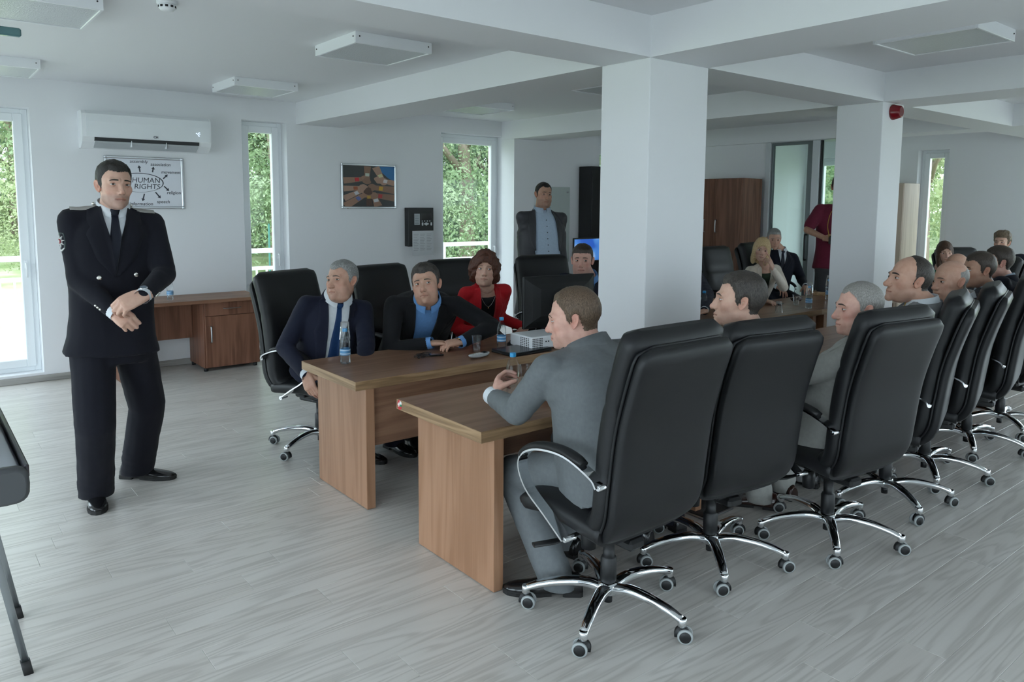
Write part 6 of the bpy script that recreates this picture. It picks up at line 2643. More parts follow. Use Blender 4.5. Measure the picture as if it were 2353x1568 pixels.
def officer_extras(sp):
    d = sp['_']
    root, base, s = d['root'], d['base'], d['s']
    neck, r, f, up = d['frame']
    bd = pbr('epaulette_grey_braid', (.32, .31, .29), .5)
    for sg, nm in ((1, 'R'), (-1, 'L')):
        rows = []
        V, F = [], []
        n = 9
        for i in range(n):
            k = i/(n-1)
            u = sg*(.075+.115*k)*s
            for q in (-.026, 0, .026):
                o = neck+r*u+f*q*s+Vector((0, 0, .4))
                h = d['bvh'].ray_cast(o, Vector((0, 0, -1)), 1.0)
                p = h[0] if h[0] is not None else neck+r*u
                V.append(p+Vector((0, 0, .010-.004*abs(q)/.026))-base)
        m = len(V)
        V += [v-Vector((0, 0, .012)) for v in V[:m]]
        for i in range(n-1):
            for j in range(2):
                a = i*3+j
                F += [(a, a+3, a+4, a+1), (m+a, m+a+1, m+a+4, m+a+3)]
            F += [(i*3, m+i*3, m+i*3+3, i*3+3), (i*3+2, i*3+5, m+i*3+5, m+i*3+2)]
        F += [(0, 1, m+1, m), (1, 2, m+2, m+1), (m-3, m+m-3, m+m-2, m-2), (m-2, m+m-2, m+m-1, m-1)]
        ep = link('epaulette', raw_mesh('epaulette', V, F, bd), d['jacket'])
        q = MB()
        q.ball(tuple((neck+r*sg*.085*s+Vector((0, 0, .026))-base)), .009, 10, 6)
        q.build('epaulette_button', M_SILVER, ep)
    # sleeve badge: green shield with a silver star, red centre and scroll
    S_, E_, W_ = d['ARM']['R']
    c = S_.lerp(E_, .36)
    ax = (E_-S_).normalized()
    out = (Vector((-0.971, -0.212, 0.077))).normalized()
    out = (out-ax*out.dot(ax)).normalized()
    t = ax.cross(out)
    h = d['bvh'].ray_cast(c+out*.4, -out, 1.0)
    o = (h[0] if h[0] is not None else c+out*.07)
    def flat(pts, lift, mat, name, parent):
        V, F = [], []
        n = len(pts)
        for (a, b) in pts:
            # follow the round sleeve
            p0 = o+t*a-ax*b
            hh = d['bvh'].ray_cast(p0+out*.3, -out, .6)
            p = hh[0] if hh[0] is not None else p0
            V.append(p+out*lift-base)
        cc = sum((Vector(v) for v in V), Vector())/n
        V.append(cc+out*.001)
        F = [(i, (i+1) % n, n) for i in range(n)]
        V2 = [Vector(v)-out*(lift+.002) for v in V[:n]]
        V += V2
        F += [(i, n+1+i, n+1+(i+1) % n, (i+1) % n) for i in range(n)]
        return link(name, raw_mesh(name, V, F, mat, False), parent)
    sh = [(-.034, .046), (0, .054), (.034, .046), (.036, 0), (.030, -.034), (0, -.052), (-.030, -.034), (-.036, 0)]
    bg = flat(sh, .003, pbr('badge_dark_green', (.012, .028, .026), .6), 'sleeve_badge', d['jacket'])
    star = []
    for k in range(16):
        a = 2*PI*k/16
        rr_ = .034 if k % 2 == 0 else .015
        star.append((rr_*math.sin(a), .008+rr_*math.cos(a)))
    flat(star, .0055, pbr('badge_silver', (.48, .48, .47), .5), 'badge_star', bg)
    flat([(.0125*math.sin(2*PI*k/12), .008+.0135*math.cos(2*PI*k/12)) for k in range(12)], .0075, pbr('badge_red', (.22, .02, .03), .6), 'badge_centre', bg)
    flat([(.0055*math.sin(2*PI*k/8)*(1+.5*math.cos(3*k)), .008+.009*math.cos(2*PI*k/8)) for k in range(8)], .009, pbr('badge_silver', (.48, .48, .47), .5), 'badge_lion', bg)
    flat([(-.026, -.030), (0, -.040), (.026, -.030), (.025, -.037), (0, -.047), (-.025, -.037)], .0055, pbr('badge_silver', (.48, .48, .47), .5), 'badge_scroll', bg)
    # other sleeve: edge of the twin badge
    # watch on the left wrist
    S_, E_, W_ = d['ARM']['L']
    ax = (W_-E_).normalized()
    dn = Vector((-0.425, -0.676, 0.587))
    dn = (dn-ax*dn.dot(ax)).normalized()
    sd = ax.cross(dn)
    cw = W_-ax*.004
    wt = MB()
    rings = []
    for k in (-.010, .010):
        rings.append([cw-base+ax*k+dn*.031*s*math.sin(a)+sd*.037*s*math.cos(a) for a in [2*PI*j/20 for j in range(20)]])
    wt.loft(rings, False, True, True)
    wo = wt.build('wristwatch', M_STEEL, root)
    q = MB()
    cc = cw-base+dn*.034*s
    q.loft([[cc+dn*h_+(ax*math.cos(a)+sd*math.sin(a))*.020*k_ for a in [2*PI*j/20 for j in range(20)]] for h_, k_ in ((-.004, 1), (.004, 1), (.007, .88))], True, True, True)
    fo = q.build('watch_case', M_CHROME, wo)
    q = MB()
    q.loft([[cc+dn*h_+(ax*math.cos(a)+sd*math.sin(a))*.0165 for a in [2*PI*j/20 for j in range(20)]] for h_ in (.007, .0078)], True, True, False)
    q.build('watch_dial', pbr('dial_grey', (.16, .2, .24), .3), wo)
    # cuff buttons
    for nm, oo in (('R', Vector((-0.648, -0.566, -0.415))), ('L', Vector((0.116, -0.815, -0.540)))):
        S_, E_, W_ = d['ARM'][nm]
        ax = (W_-E_).normalized()
        oo = (oo-ax*oo.dot(ax)).normalized()
        for k in range(3):
            p0 = E_.lerp(W_, .72+.062*k)
            hh = d['bvh'].ray_cast(p0+oo*.2, -oo, .4)
            if hh[0] is None:
                continue
            q = MB()
            q.ball(tuple(hh[0]+oo*.001-base), .0075, 10, 6)
            q.build('cuff_button', M_SILVER, d['jacket'])
officer_extras(SP)

# --- man with the blue tie
SP = dict(s=1.06, hip=(2.22, 4.84, .60), neck=(2.244, 4.667, 1.027), head=(2.247, 4.583, 1.192), hs=1.12, hyaw=203, hpitch=7, hroll=6,
          yaw_h=278, yaw_s=258, bw=1.08, bd=1.08, belly=.9, detail=2, look=(-16, 2), eyes=.75,
          arms={'R': dict(wrist=(1.942, 4.496, 0.627), pole=(-0.463, 1.016, -0.059), hand='relaxed', fdir=(0.071, -0.320, -0.982), dorsal=(-0.932, -0.511, 0.201)),
                'L': dict(wrist=(2.189, 4.193, 0.637), pole=(0.731, -0.060, -0.844), hand='relaxed', fdir=(-0.875, 0.029, -0.251))},
          legs={'R': dict(ankle=(2.32, 4.50, .09), toe=285, pole=(.1, -1, .8)), 'L': dict(ankle=(2.58, 4.50, .09), toe=275, pole=(.2, -1, .8))},
          skin=SKIN_B, hairm=H_GREY, browm=H_DKGREY, hair=dict(top=.012, side=.005, front=.064, recede=.012), face=dict(fat=.9, jaw=1.12, w=1.03, nose=1.0, nosew=1.2, age=1, beard=.2, neck=1.12),
          trousers=C_NAVY, jacket=dict(mat=C_NAVY, hem=-.16, open=[(-.03, .060), (.06, .055), (.20, .052), (.56, .046)], lapel=dict(w=.085, to=.44), collar=True), shirt=C_WHITE, tie=T_BLUE, tie_len=.46)
person('grey-haired man in a navy suit and blue tie turning his head left', SP)

# --- man leaning on folded hands, blue shirt
SP = dict(s=1.06, hip=(2.97, 4.92, .60), neck=(2.764, 4.373, 1.024), head=(2.687, 4.249, 1.168), hs=1.13, hyaw=224, hpitch=9, hroll=10,
          yaw_h=256, yaw_s=248, bw=1.22, bd=1.12, belly=.9, slump=.03, detail=2, look=(-22, 12), eyes=.9,
          arms={'R': dict(wrist=(2.665, 4.187, 0.785), pole=(-0.632, 0.806, -0.232), hand='flat', fdir=(0.803, -0.598, -0.078), dorsal=(0, 0, 1)),
                'L': dict(wrist=(2.831, 4.040, 0.800), pole=(0.693, -0.737, -0.331), hand='clasp', fdir=(-0.842, 0.548, -0.046), dorsal=(-0.159, -0.185, 1.031))},
          legs=seated_legs((2.97, 4.92), 256, 1.06),
          skin=SKIN_B, hairm=H_DKGREY, hair=dict(top=.022, side=.009, front=.064, quiff=.008, recede=.006), face=dict(fat=.6, jaw=1.08, w=1.04, nose=1.05, nosew=1.1, age=1, beard=.55, beardc=(.72, .70, .68), neck=1.1), brow=1.15,
          trousers=C_CHAR, jacket=dict(mat=C_CHAR, hem=-.12, open=[(-.03, .066), (.06, .060), (.22, .060), (.50, .055)], lapel=dict(w=.085, to=.40), collar=True), shirt=C_BLUE)
person('dark-haired man in a black jacket and open blue shirt, hands folded on the table', SP)
def wrist_watch(sp, nm, mat, label=None):
    d = sp['_']
    S_, E_, W_ = d['ARM'][nm]
    ax = (W_-E_).normalized()
    dn = Vector((0, 0, 1))
    dn = (dn-ax*dn.dot(ax)).normalized()
    sd = ax.cross(dn)
    q = MB()
    cw = W_-d['base']+ax*.012
    q.loft([[cw+ax*k+dn*.029*math.sin(a)+sd*.035*math.cos(a) for a in [2*PI*j/18 for j in range(18)]] for k in (-.008, .008)], False, True, True)
    w0 = q.build('wristwatch', mat, d['root'])
    q = MB()
    cc = cw+dn*.030
    q.loft([[cc+dn*h_+(ax*math.cos(a)+sd*math.sin(a))*.018 for a in [2*PI*j/18 for j in range(18)]] for h_ in (-.003, .005)], True, True, True)
    q.build('watch_case', mat, w0)
wrist_watch(SP, 'L', M_GOLD)

# --- woman in red
SP = dict(s=1.04, hip=(3.66, 5.02, .60), neck=(3.527, 4.713, 1.029), head=(3.490, 4.676, 1.204), hs=1.08, hyaw=233, hpitch=3, hroll=-3,
          yaw_h=258, yaw_s=250, bw=.92, bd=1.0, detail=2, look=(-22, 2), eyes=.9,
          arms={'R': dict(wrist=(3.44, 4.62, .72), pole=(-0.198, 0.538, -1.040), hand='relaxed', fdir=(0.140, -0.781, -0.143)),
                'L': dict(wrist=(3.84, 4.60, .72), pole=(0.501, -0.028, -1.034), hand='relaxed', fdir=(-0.792, -0.025, -0.151))},
          legs=seated_legs((3.66, 5.06), 258, .98),
          skin=SKIN_A, hairm=H_CHEST, noears=True, hair=dict(kind='blobs', top=.026, side=.016, blobs=[((.070, .006, -.005), (.042, .060, .072), .03), ((0, -.06, -.03), (.085, .06, .075), .03), ((.064, -.02, -.060), (.044, .055, .045), .03)], fr=(.058, .075, .082), fz=-.030, amp=.004, curl=.016, cfreq=105, strand=(1, 1, .6), freq=300),
          face=dict(jaw=1.0, w=1.0, fat=.35, nose=.92, age=.5, lipc=(.80, .42, .42), neck=.95), brow=.7, iris=M_IRIS_G,
          trousers=C_BLACK, jacket=dict(mat=C_RED, hem=-.14, armw=.88, open=[(-.03, .060), (.10, .056), (.30, .060), (.60, .075)], lapel=dict(w=.070, to=.30), collar=True), shirt=C_BLACK, shirt_top=.93, collar=False, cuffs=False)
person('woman with curly chestnut hair in a red blazer', SP)
def red_extras(sp):
    d = sp['_']
    neck, r, f, up = d['frame']
    base, s = d['base'], d['s']
    # fine necklace with a gold pendant, cross-shaped silver brooch
    q = MB()
    pts = []
    for k in range(17):
        t = -1+2*k/16
        u = t*.058
        w_ = .100-.075*abs(t)**1.8
        p = neck+r*u*s-up*w_*s+f*(.083-.020*abs(t)**2+.030*(w_/.1))*s
        pts.append(p-base)
    q.tube(pts, .0011, 6)
    nk = q.build('necklace', M_SILVER, d['root'])
    q = MB()
    q.ball(tuple(pts[8]+f*.002-up*.010), .0065, 10, 6)
    q.build('pendant', M_GOLD, nk)
    c = d['bvh'].ray_cast(neck+r*.105*s-up*.13*s+f*.5, -f, 1.0)[0]
    if c is not None:
        q = MB()
        for a in (-1, 1):
            q.tube([c-base+f*.006+r*.012*a+up*.020, c-base+f*.006-r*.012*a-up*.020], .0022, 6)
        q.build('brooch', M_SILVER, d['jacket'])
red_extras(SP)

# --- man behind the monitor
SP = dict(s=1.06, hip=(4.70, 5.06, .60), neck=(4.653, 4.757, 1.027), head=(4.588, 4.732, 1.223), hs=1.15, hyaw=220, hpitch=0, hroll=0,
          yaw_h=250, yaw_s=244, bw=1.08, bd=1.05, belly=.5, detail=1, hdetail=2, look=(-18, -4), eyes=.8,
          arms={'R': dict(wrist=(4.45, 4.62, .74), pole=(-0.198, 0.538, -1.040)), 'L': dict(wrist=(4.85, 4.60, .74), pole=(0.579, -0.091, -1.033))},
          legs=seated_legs((4.68, 5.10), 250, 1.06),
          skin=SKIN_P, hairm=H_DARK, hair=dict(top=.013, side=.003, front=.058), face=dict(fat=.7, jaw=1.10, w=1.04, nosew=1.15, age=.9, beard=.3, neck=1.12), brow=1.1,
          trousers=C_DNAVY, jacket=dict(mat=C_NAVY, hem=-.12, open=STD_OPEN, lapel=dict(w=.08), collar=True), shirt=C_BLUE)
person('man with short brushed hair in navy seated behind the black monitor', SP)

# --- standing man, open grey jacket
SP = dict(s=1.05, hip=(5.494, 6.316, 0.749), neck=(5.539, 6.366, 1.582), head=(5.528, 6.328, 1.812), hs=1.10, hyaw=252, hpitch=-2, hroll=-4,
          yaw_h=248, yaw_s=250, bw=1.36, bd=1.25, belly=1.6, detail=1, hdetail=2, look=(6, -4), eyes=.7,
          arms={'R': dict(wrist=(5.660, 6.581, 1.026), pole=(-0.686, 0.741, -0.072), hand='relaxed'), 'L': dict(wrist=(5.738, 6.518, 1.026), pole=(0.868, -0.518, -0.059), hand='relaxed')},
          legs=standing_legs(None, 0, 1.05, {'R': (*(5.406, 6.367), 235), 'L': (*(5.567, 6.236), 265)}),
          skin=SKIN_C, hairm=H_BLACK, hair=dict(top=.008, side=.004, front=.072, recede=.01), face=dict(fat=1.2, jaw=1.15, w=1.05, nosew=1.15, age=.7, beard=.6, neck=1.2), brow=1.1,
          trousers=C_SLATE, jacket=dict(mat=C_SHEEN, hem=-.30, flare=1.05, open=[(-.03, .070), (.08, .085), (.30, .115), (.9, .13)], lapel=dict(w=.08, to=.42), collar=True, wr=1.3, push=.05), shirt=C_PALE,
          buttons=[(0, .10+.065*k, .006, M_RUBBER) for k in range(8)])
person('heavy standing man in an open grey jacket and pale blue shirt, hands behind his back', SP)

# --- pinstripe man nearest the camera
SP = dict(s=1.10, hip=(2.28, 2.14, .60), neck=(2.269, 2.293, 1.058), head=(2.228, 2.348, 1.217), hs=1.08, colh=.036, hyaw=133, hpitch=-9, hroll=0,
          yaw_h=92, yaw_s=84, bw=1.20, bd=1.22, belly=.9, slump=.06, detail=2, look=(0, -14), eyes=.45,
          arms={'L': dict(wrist=(2.045, 2.66, .830), elbow=(2.016, 2.467, 0.815), hand='wrap', fdir=(0.614, 0.287, 0.541), dorsal=(-0.918, 0.297, 0.031)),
                'R': dict(wrist=(2.52, 2.66, .79), pole=(1, -.3, -.6), hand='relaxed', fdir=(-.6, .75, 0), dorsal=(0, 0, 1))},
          legs={'L': dict(ankle=(2.157, 2.338, 0.090), toe=138, pole=(-.15, 1, .6)), 'R': dict(ankle=(2.45, 2.62, .09), toe=95, pole=(.2, 1, .8))},
          skin=SKIN_P, hairm=H_BROWN, hair=dict(top=.012, side=.009, front=.074, recede=.020, nape=-.082), face=dict(fat=.5, jaw=1.06, w=1.0, nose=1.0, age=.8, beard=.1, neck=1.16, flush=1.5), brow=.7,
          trousers=C_PIN, jacket=dict(mat=C_PIN, hem=-.20, flare=1.10, open=STD_OPEN, lapel=dict(w=.085), collar=True, wr=1.4), shirt=C_WHITE)
person('brown-haired man in a grey pinstripe suit holding a bottle, nearest the camera', SP)

# --- near row, second
SP = dict(s=1.03, hip=(2.95, 2.12, .60), neck=(2.960, 1.971, 1.102), head=(2.932, 2.005, 1.276), hs=1.05, hyaw=131, hpitch=3, hroll=0,
          yaw_h=88, yaw_s=100, bw=1.04, detail=1, hdetail=2, look=(0, 2), eyes=.7,
          arms={'L': dict(wrist=(2.78, 2.52, .70), pole=(-1, -.5, -.3)), 'R': dict(wrist=(3.12, 2.50, .70), pole=(1, -.5, -.3))},
          legs=seated_legs((2.95, 2.12), 90, 1.03, spread=.14, foot=.36),
          skin=SKIN_A, hairm=H_DKGREY, hair=dict(top=.016, side=.008, front=.068, quiff=.006, recede=.006), face=dict(nose=1.05, jaw=1.0, age=.5, beard=.25, chin=.004), brow=1.1,
          trousers=C_DNAVY, jacket=dict(mat=C_DNAVY, hem=-.12, open=STD_OPEN, lapel=dict(w=.08), collar=True), shirt=C_PALE)
person('man with short dark hair in profile between the first two chairs', SP)
# --- third
SP = dict(s=1.05, hip=(3.66, 1.92, .60), neck=(3.661, 1.755, 1.031), head=(3.612, 1.792, 1.208), hs=1.08, hyaw=141, hpitch=-2, hroll=0,
          yaw_h=90, yaw_s=104, bw=1.06, belly=.5, detail=2, look=(0, 0), eyes=.6,
          arms={'L': dict(wrist=(3.42, 2.30, .74), pole=(-0.867, 0.353, -0.681), hand='relaxed'), 'R': dict(wrist=(3.86, 2.38, .70), pole=(1, -.5, -.3))},
          legs={'L': dict(ankle=(3.70, 2.34, .09), toe=118, pole=(-.2, 1, .9)), 'R': dict(ankle=(3.95, 2.36, .09), toe=80, pole=(.3, 1, .9))}, shoe=M_SHOE_B,
          skin=SKIN_P, hairm=H_PALE, browm=H_DARK, hair=dict(top=.006, side=.004, front=.070, recede=.022), face=dict(fat=.4, nose=1.02, nosew=1.05, jaw=1.05, age=.9, flush=2.0, neck=1.1), brow=1.2,
          trousers=C_TAUPE, jacket=dict(mat=C_TAUPE, hem=-.22, flare=1.08, open=STD_OPEN, lapel=dict(w=.08), collar=True, wr=1.4), shirt=C_WHITE)
person('man with cropped grey hair in a taupe grey suit, third in the near row', SP)
# --- fourth
SP = dict(s=1.06, hip=(4.36, 1.97, .60), neck=(4.369, 1.814, 1.125), head=(4.327, 1.871, 1.299), hs=1.12, hyaw=143, hpitch=8, hroll=0,
          yaw_h=108, yaw_s=116, bw=1.14, detail=1, hdetail=2, look=(0, 4), eyes=.7,
          arms={'L': dict(wrist=(4.24, 2.16, .74), pole=(0.448, -1.037, -0.190)), 'R': dict(wrist=(4.60, 2.30, .72), pole=(1, -.5, -.1))},
          legs=seated_legs((4.36, 1.97), 94, 1.06),
          skin=SKIN_B, hairm=H_DKGREY, hair=dict(top=.008, side=.006, front=.10, bald=.5, bare_front=.008), face=dict(nose=1.18, jaw=1.0, age=.8, beard=.25, chin=.006), brow=1.4, browm=H_BLACK,
          trousers=C_MGREY, jacket=dict(mat=C_MGREY, hem=-.12, open=STD_OPEN, lapel=dict(w=.08), collar=True), shirt=C_WHITE, tie=T_GOLD)
person('balding man in profile with a grey suit and gold tie', SP)
# --- fifth
SP = dict(s=1.05, hip=(5.10, 2.02, .60), neck=(5.197, 1.938, 1.074), head=(5.127, 1.965, 1.238), hs=1.08, hyaw=152, hpitch=-2, hroll=2,
          yaw_h=106, yaw_s=118, bw=1.10, belly=.4, detail=1, hdetail=2, look=(0, 0), eyes=.6,
          arms={'L': dict(wrist=(4.92, 2.42, .72), pole=(-1, -.5, -.3)), 'R': dict(wrist=(5.30, 2.40, .72), pole=(1, -.5, -.3))},
          legs=seated_legs((5.10, 2.02), 94, 1.05),
          skin=SKIN_B, hairm=H_PALE, hair=dict(top=.0015, side=.002, front=.085, recede=.02, bald=.045, baldback=.03, bare_front=-.01), face=dict(fat=.8, jaw=1.1, nose=1.0, nosew=1.1, age=.9, neck=1.15), brow=.9, browm=H_DARK,
          trousers=C_DNAVY, jacket=dict(mat=C_DNAVY, hem=-.12, open=STD_OPEN, lapel=dict(w=.08), collar=True), shirt=C_WHITE)
person('bald man with a round face in a dark navy suit, fifth in the near row', SP)
# --- sixth
SP = dict(s=1.04, hip=(5.86, 2.06, .60), neck=(5.941, 2.033, 1.079), head=(5.887, 2.076, 1.264), hs=1.06, hyaw=140, hpitch=-3, hroll=0,
          yaw_h=104, yaw_s=112, bw=1.06, detail=1, look=(0, 0), eyes=.6,
          arms={'L': dict(wrist=(5.68, 2.46, .72), pole=(-1, -.5, -.3)), 'R': dict(wrist=(6.05, 2.44, .72), pole=(1, -.5, -.3))},
          legs=seated_legs((5.86, 2.06), 94, 1.04),
          skin=SKIN_C, hairm=H_DARK, hair=dict(top=.010, side=.006, front=.064, recede=.006), face=dict(jaw=1.04, nose=1.0, age=.4, beard=.25), brow=1.1,
          trousers=C_DGREY, jacket=dict(mat=C_DGREY, hem=-.12, open=STD_OPEN, lapel=dict(w=.08), collar=True), shirt=C_PALE)
person('man with short dark brown hair and a dark grey suit, sixth in the near row', SP)
# --- seventh
SP = dict(s=1.03, hip=(6.55, 2.10, .60), neck=(6.681, 2.161, 1.100), head=(6.624, 2.205, 1.277), hs=1.04, hyaw=128, hpitch=-2, hroll=0,
          yaw_h=92, yaw_s=100, detail=0, hdetail=1, look=(0, 0), eyes=.6,
          arms={'L': dict(wrist=(6.38, 2.50, .72), pole=(-1, -.5, -.3)), 'R': dict(wrist=(6.75, 2.48, .72), pole=(1, -.5, -.3))},
          legs=seated_legs((6.55, 2.10), 92, 1.03),
          skin=SKIN_P, hairm=H_DARK, hair=dict(top=.014, side=.008, front=.066), face=dict(jaw=1.0, age=.3, beard=.1), brow=1.0,
          trousers=C_DNAVY, jacket=dict(mat=C_DNAVY, hem=-.12, open=STD_OPEN, lapel=dict(w=.08), collar=True), shirt=C_PALE)
person('dark-haired man in navy seen from behind at the far end of the near row', SP)
# --- bald head far behind
SP = dict(s=1.02, hip=(8.30, 3.03, .58), neck=(8.199, 3.055, 0.924), head=(8.118, 3.068, 1.115), hs=1.10, hyaw=150, hpitch=-4,
          yaw_h=150, yaw_s=150, bw=1.05, detail=0, hdetail=1, eyes=.6,
          arms={'L': dict(wrist=(7.98, 2.95, .70), pole=(0, -1, -.3)), 'R': dict(wrist=(8.02, 3.30, .70), pole=(0, 1, -.3))},
          legs=seated_legs((8.30, 3.03), 150, 1.02),
          skin=SKIN_B, hairm=H_DKGREY, hair=dict(top=.003, side=.004, front=.10, bald=.030, bare_front=-.02), face=dict(age=.7), brow=.8,
          trousers=C_SLATE, jacket=dict(mat=C_DGREY, hem=-.12, open=STD_OPEN, lapel=dict(w=.08), collar=True), shirt=C_WHITE)
person('man whose bare bald crown shows behind the near row', SP)
# --- woman in green
SP = dict(s=.95, hip=(9.66, 3.46, .56), neck=(9.436, 3.714, 0.969), head=(9.412, 3.684, 1.180), hs=1.02, hyaw=215, hpitch=-4, hroll=4,
          yaw_h=190, yaw_s=200, bw=.88, detail=0, hdetail=1, look=(0, -2), eyes=.7,
          arms={'L': dict(wrist=(9.35, 3.25, .68), pole=(0, -1, -.4)), 'R': dict(wrist=(9.35, 3.65, .68), pole=(0, 1, -.4))},
          legs=seated_legs((9.66, 3.46), 190, .95),
          skin=SKIN_A, hairm=H_LONG, noears=True, hair=dict(kind='blobs', top=.014, side=.008, blobs=[((.060, -.010, -.05), (.030, .048, .10), .03), ((.056, .010, -.13), (.028, .036, .07), .03), ((0, -.06, -.08), (.075, .045, .12), .03)], fr=(.050, .075, .080), fz=-.030, amp=.002, curl=.003),
          face=dict(jaw=.9, w=.95, nose=.9, age=.1, neck=.88), brow=.7,
          trousers=C_BLACK, jacket=dict(name='blouse', mat=C_GREEN, hem=-.12, armw=.85, topt=.98), shirt=None, collar=False)
person('young woman with long brown hair and a green top by the end window', SP)
# --- young man with curly hair
SP = dict(s=1.0, hip=(10.42, 3.32, .58), neck=(10.152, 3.304, 1.092), head=(10.091, 3.328, 1.289), hs=1.0, hyaw=178, hpitch=4, hroll=0,
          yaw_h=205, yaw_s=208, bw=.98, detail=0, hdetail=1, look=(0, 0), eyes=.7,
          arms={'L': dict(wrist=(10.05, 2.95, .70), pole=(.3, -1, -.4)), 'R': dict(wrist=(10.0, 3.40, .70), pole=(0, 1, -.4))},
          legs=seated_legs((10.42, 3.32), 205, 1.0),
          skin=SKIN_A, hairm=H_CURL, hair=dict(top=.042, side=.018, front=.058, curl=.009, quiff=.012), face=dict(jaw=.96, w=.97, nose=1.1, age=.1), brow=1.0,
          trousers=C_DNAVY, jacket=dict(mat=C_DNAVY, hem=-.12, open=STD_OPEN, lapel=dict(w=.07), collar=True), shirt=C_WHITE)
person('young man with a mop of curly hair in a navy jacket at the far right', SP)
# --- blonde woman, chin on hand
SP = dict(s=.98, hip=(7.52, 4.98, .58), neck=(7.326, 4.709, 1.016), head=(7.214, 4.673, 1.232), hs=1.02, hyaw=218, hpitch=-3, hroll=-8,
          yaw_h=248, yaw_s=238, bw=.94, detail=1, hdetail=2, look=(-10, 2), eyes=.8,
          arms={'L': dict(wrist=(7.172, 4.500, 1.038), pole=(0.163, -0.523, -0.971), hand='cheek', fdir=(-0.277, 0.224, 0.953), dorsal=(0.181, -0.966, 0.172)),
                'R': dict(wrist=(6.545, 4.207, 0.780), pole=(-0.744, 0.665, -0.514), hand='relaxed', fdir=(0.567, -0.730, -0.073), dorsal=(0, 0, 1))},
          legs=seated_legs((7.52, 4.98), 248, .98),
          skin=SKIN_A, hairm=H_BLOND, noears=True, hair=dict(kind='blobs', top=.018, side=.010, blobs=[((.062, -.005, -.045), (.030, .050, .090), .03), ((.064, -.004, -.110), (.026, .040, .055), .03), ((0, -.06, -.06), (.080, .050, .100), .03)], fr=(.053, .075, .080), fz=-.032, amp=.002, curl=.003),
          face=dict(jaw=.92, w=.96, nose=.9, age=.4, lipc=(.75, .32, .34), neck=.9), brow=.6, browm=H_LONG,
          trousers=C_BLACK, jacket=dict(mat=C_BEIGE, hem=-.14, armw=.9, open=[(-.03, .060), (.12, .055), (.5, .06)], lapel=dict(w=.065, to=.32), collar=True), shirt=C_DKGREEN, shirt_top=.90, collar=False, cuffs=False)
person('blonde woman in a beige blazer resting her chin on her hand', SP)
# --- grey-haired man behind her
SP = dict(s=1.04, hip=(8.62, 5.40, .60), neck=(8.661, 5.345, 1.096), head=(8.563, 5.373, 1.290), hs=1.06, hyaw=222, hpitch=-8,
          yaw_h=236, yaw_s=236, bw=1.05, detail=1, look=(0, -4), eyes=.6,
          arms={'L': dict(wrist=(8.62, 4.95, .72), pole=(0.579, -0.091, -1.033)), 'R': dict(wrist=(8.32, 5.15, .72), pole=(-0.198, 0.538, -1.040))},
          legs=seated_legs((8.62, 5.40), 240, 1.04),
          skin=SKIN_B, hairm=H_GREY, hair=dict(top=.013, side=.006, front=.066), face=dict(jaw=1.02, age=.8), brow=.9,
          trousers=C_DNAVY, jacket=dict(mat=C_DNAVY, hem=-.12, open=STD_OPEN, lapel=dict(w=.08), collar=True), shirt=C_WHITE, tie=T_NAVY)
person('grey-haired man in a dark suit sitting behind the blonde woman', SP)
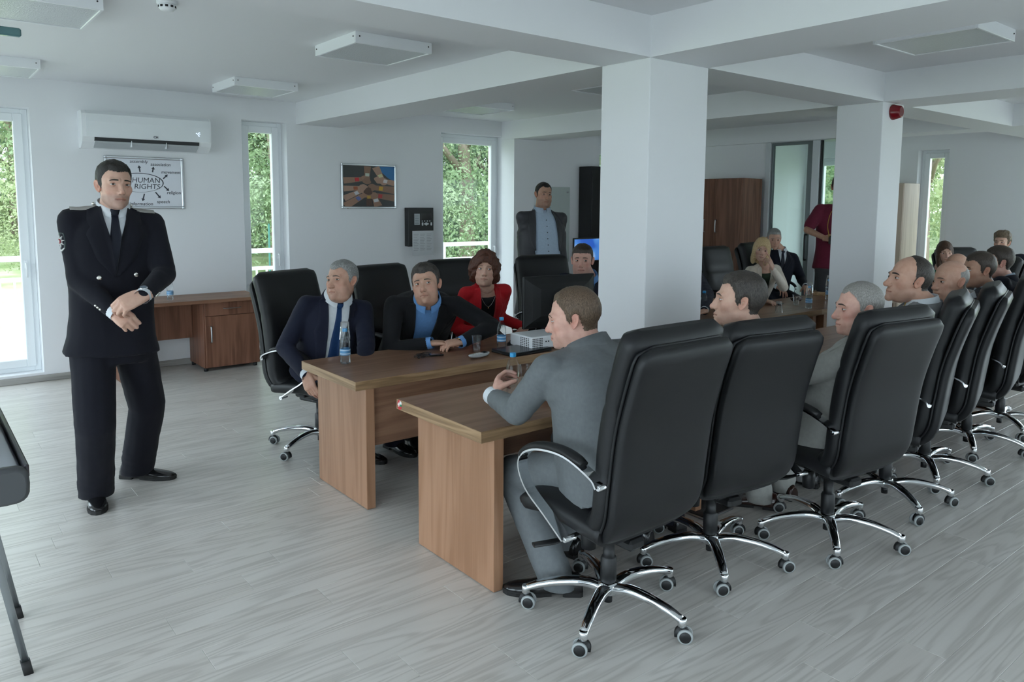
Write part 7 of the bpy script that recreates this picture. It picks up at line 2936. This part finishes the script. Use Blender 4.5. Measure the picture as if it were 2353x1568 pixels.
# --- man mostly hidden by the column
SP = dict(s=1.03, hip=(6.20, 4.98, .60), neck=(6.084, 4.830, 0.971), head=(6.038, 4.846, 1.191), hs=1.05, hyaw=228,
          yaw_h=248, yaw_s=246, bw=1.08, detail=0, hdetail=0, eyes=.6,
          arms={'L': dict(wrist=(5.301, 3.967, 0.800), pole=(0.902, -0.476, -0.014), hand='relaxed', fdir=(-0.893, 0.327, -0.074)), 'R': dict(wrist=(5.95, 4.5, .78), pole=(-0.475, 0.999, -0.258))},
          legs=seated_legs((6.20, 4.98), 248, 1.03),
          skin=SKIN_B, hairm=H_DARK, hair=dict(top=.012, side=.006), face=dict(), brow=1,
          trousers=C_DNAVY, jacket=dict(mat=C_NAVY, hem=-.12, open=STD_OPEN, lapel=dict(w=.08), collar=True), shirt=C_WHITE)
person('man hidden behind the wide column with only a navy sleeve showing', SP)
# --- photographer
SP = dict(s=1.05, hip=(7.923, 4.235, 1.097), neck=(7.999, 4.251, 1.676), head=(7.931, 4.208, 1.911), hs=1.06, hyaw=212, hpitch=-22,
          yaw_h=222, yaw_s=222, bw=1.06, detail=1, eyes=.6,
          arms={'R': dict(wrist=(7.587, 4.155, 1.365), pole=(-0.556, 0.896, -0.546), hand='hold', fdir=(0.505, -0.646, 0.175), dorsal=(-0.701, -0.543, 0.391)),
                'L': dict(wrist=(7.756, 4.013, 1.330), pole=(0.997, -0.364, -0.532), hand='hold', fdir=(-0.738, 0.362, 0.165), dorsal=(-0.391, -0.795, 0.394))},
          legs=standing_legs(None, 0, 1.05, {'R': (*(7.857, 4.225), 215), 'L': (*(7.987, 4.120), 235)}),
          skin=SKIN_C, hairm=H_BLACK, hair=dict(top=.010, side=.006), face=dict(beard=.5), brow=1,
          trousers=C_SLATE, jacket=dict(name='t_shirt', mat=C_MAROON, hem=-.14, sleeve=.5, topt=1.0), shirt=None)
person('photographer in a maroon t-shirt half hidden by the second column', SP)
def camera_thing(c):
    t = thing('photo_camera', c, R(-48), 'black camera held by the photographer in maroon', 'camera')
    a = MB()
    a.bbox(-.07, .07, -.03, .03, -.045, .045, .008)
    a.build('body', M_BLACK_PLASTIC, t)
    a = MB()
    a.lathe([(.036, -.03), (.038, -.05), (.034, -.10), (.036, -.115), (.030, -.118), (.026, -.105)], 20, (0, 0, -.002), 'Y')
    a.build('lens', M_BLACK_PLASTIC, t)
    a = MB()
    a.bbox(-.025, .025, -.03, .02, .045, .068, .008)
    a.build('viewfinder', M_BLACK_PLASTIC, t)
    a = MB()
    a.tube(spline([(-.07, 0, .03), (-.075, .06, .16), (-.03, .10, .30), (.05, .10, .30), (.075, .06, .16), (.07, 0, .03)], 5), .008, 6, flat=(1.6, .3))
    a.build('strap', pbr('yellow_strap', (.45, .30, .03), .7), t)
camera_thing((7.595, 4.043, 1.351))
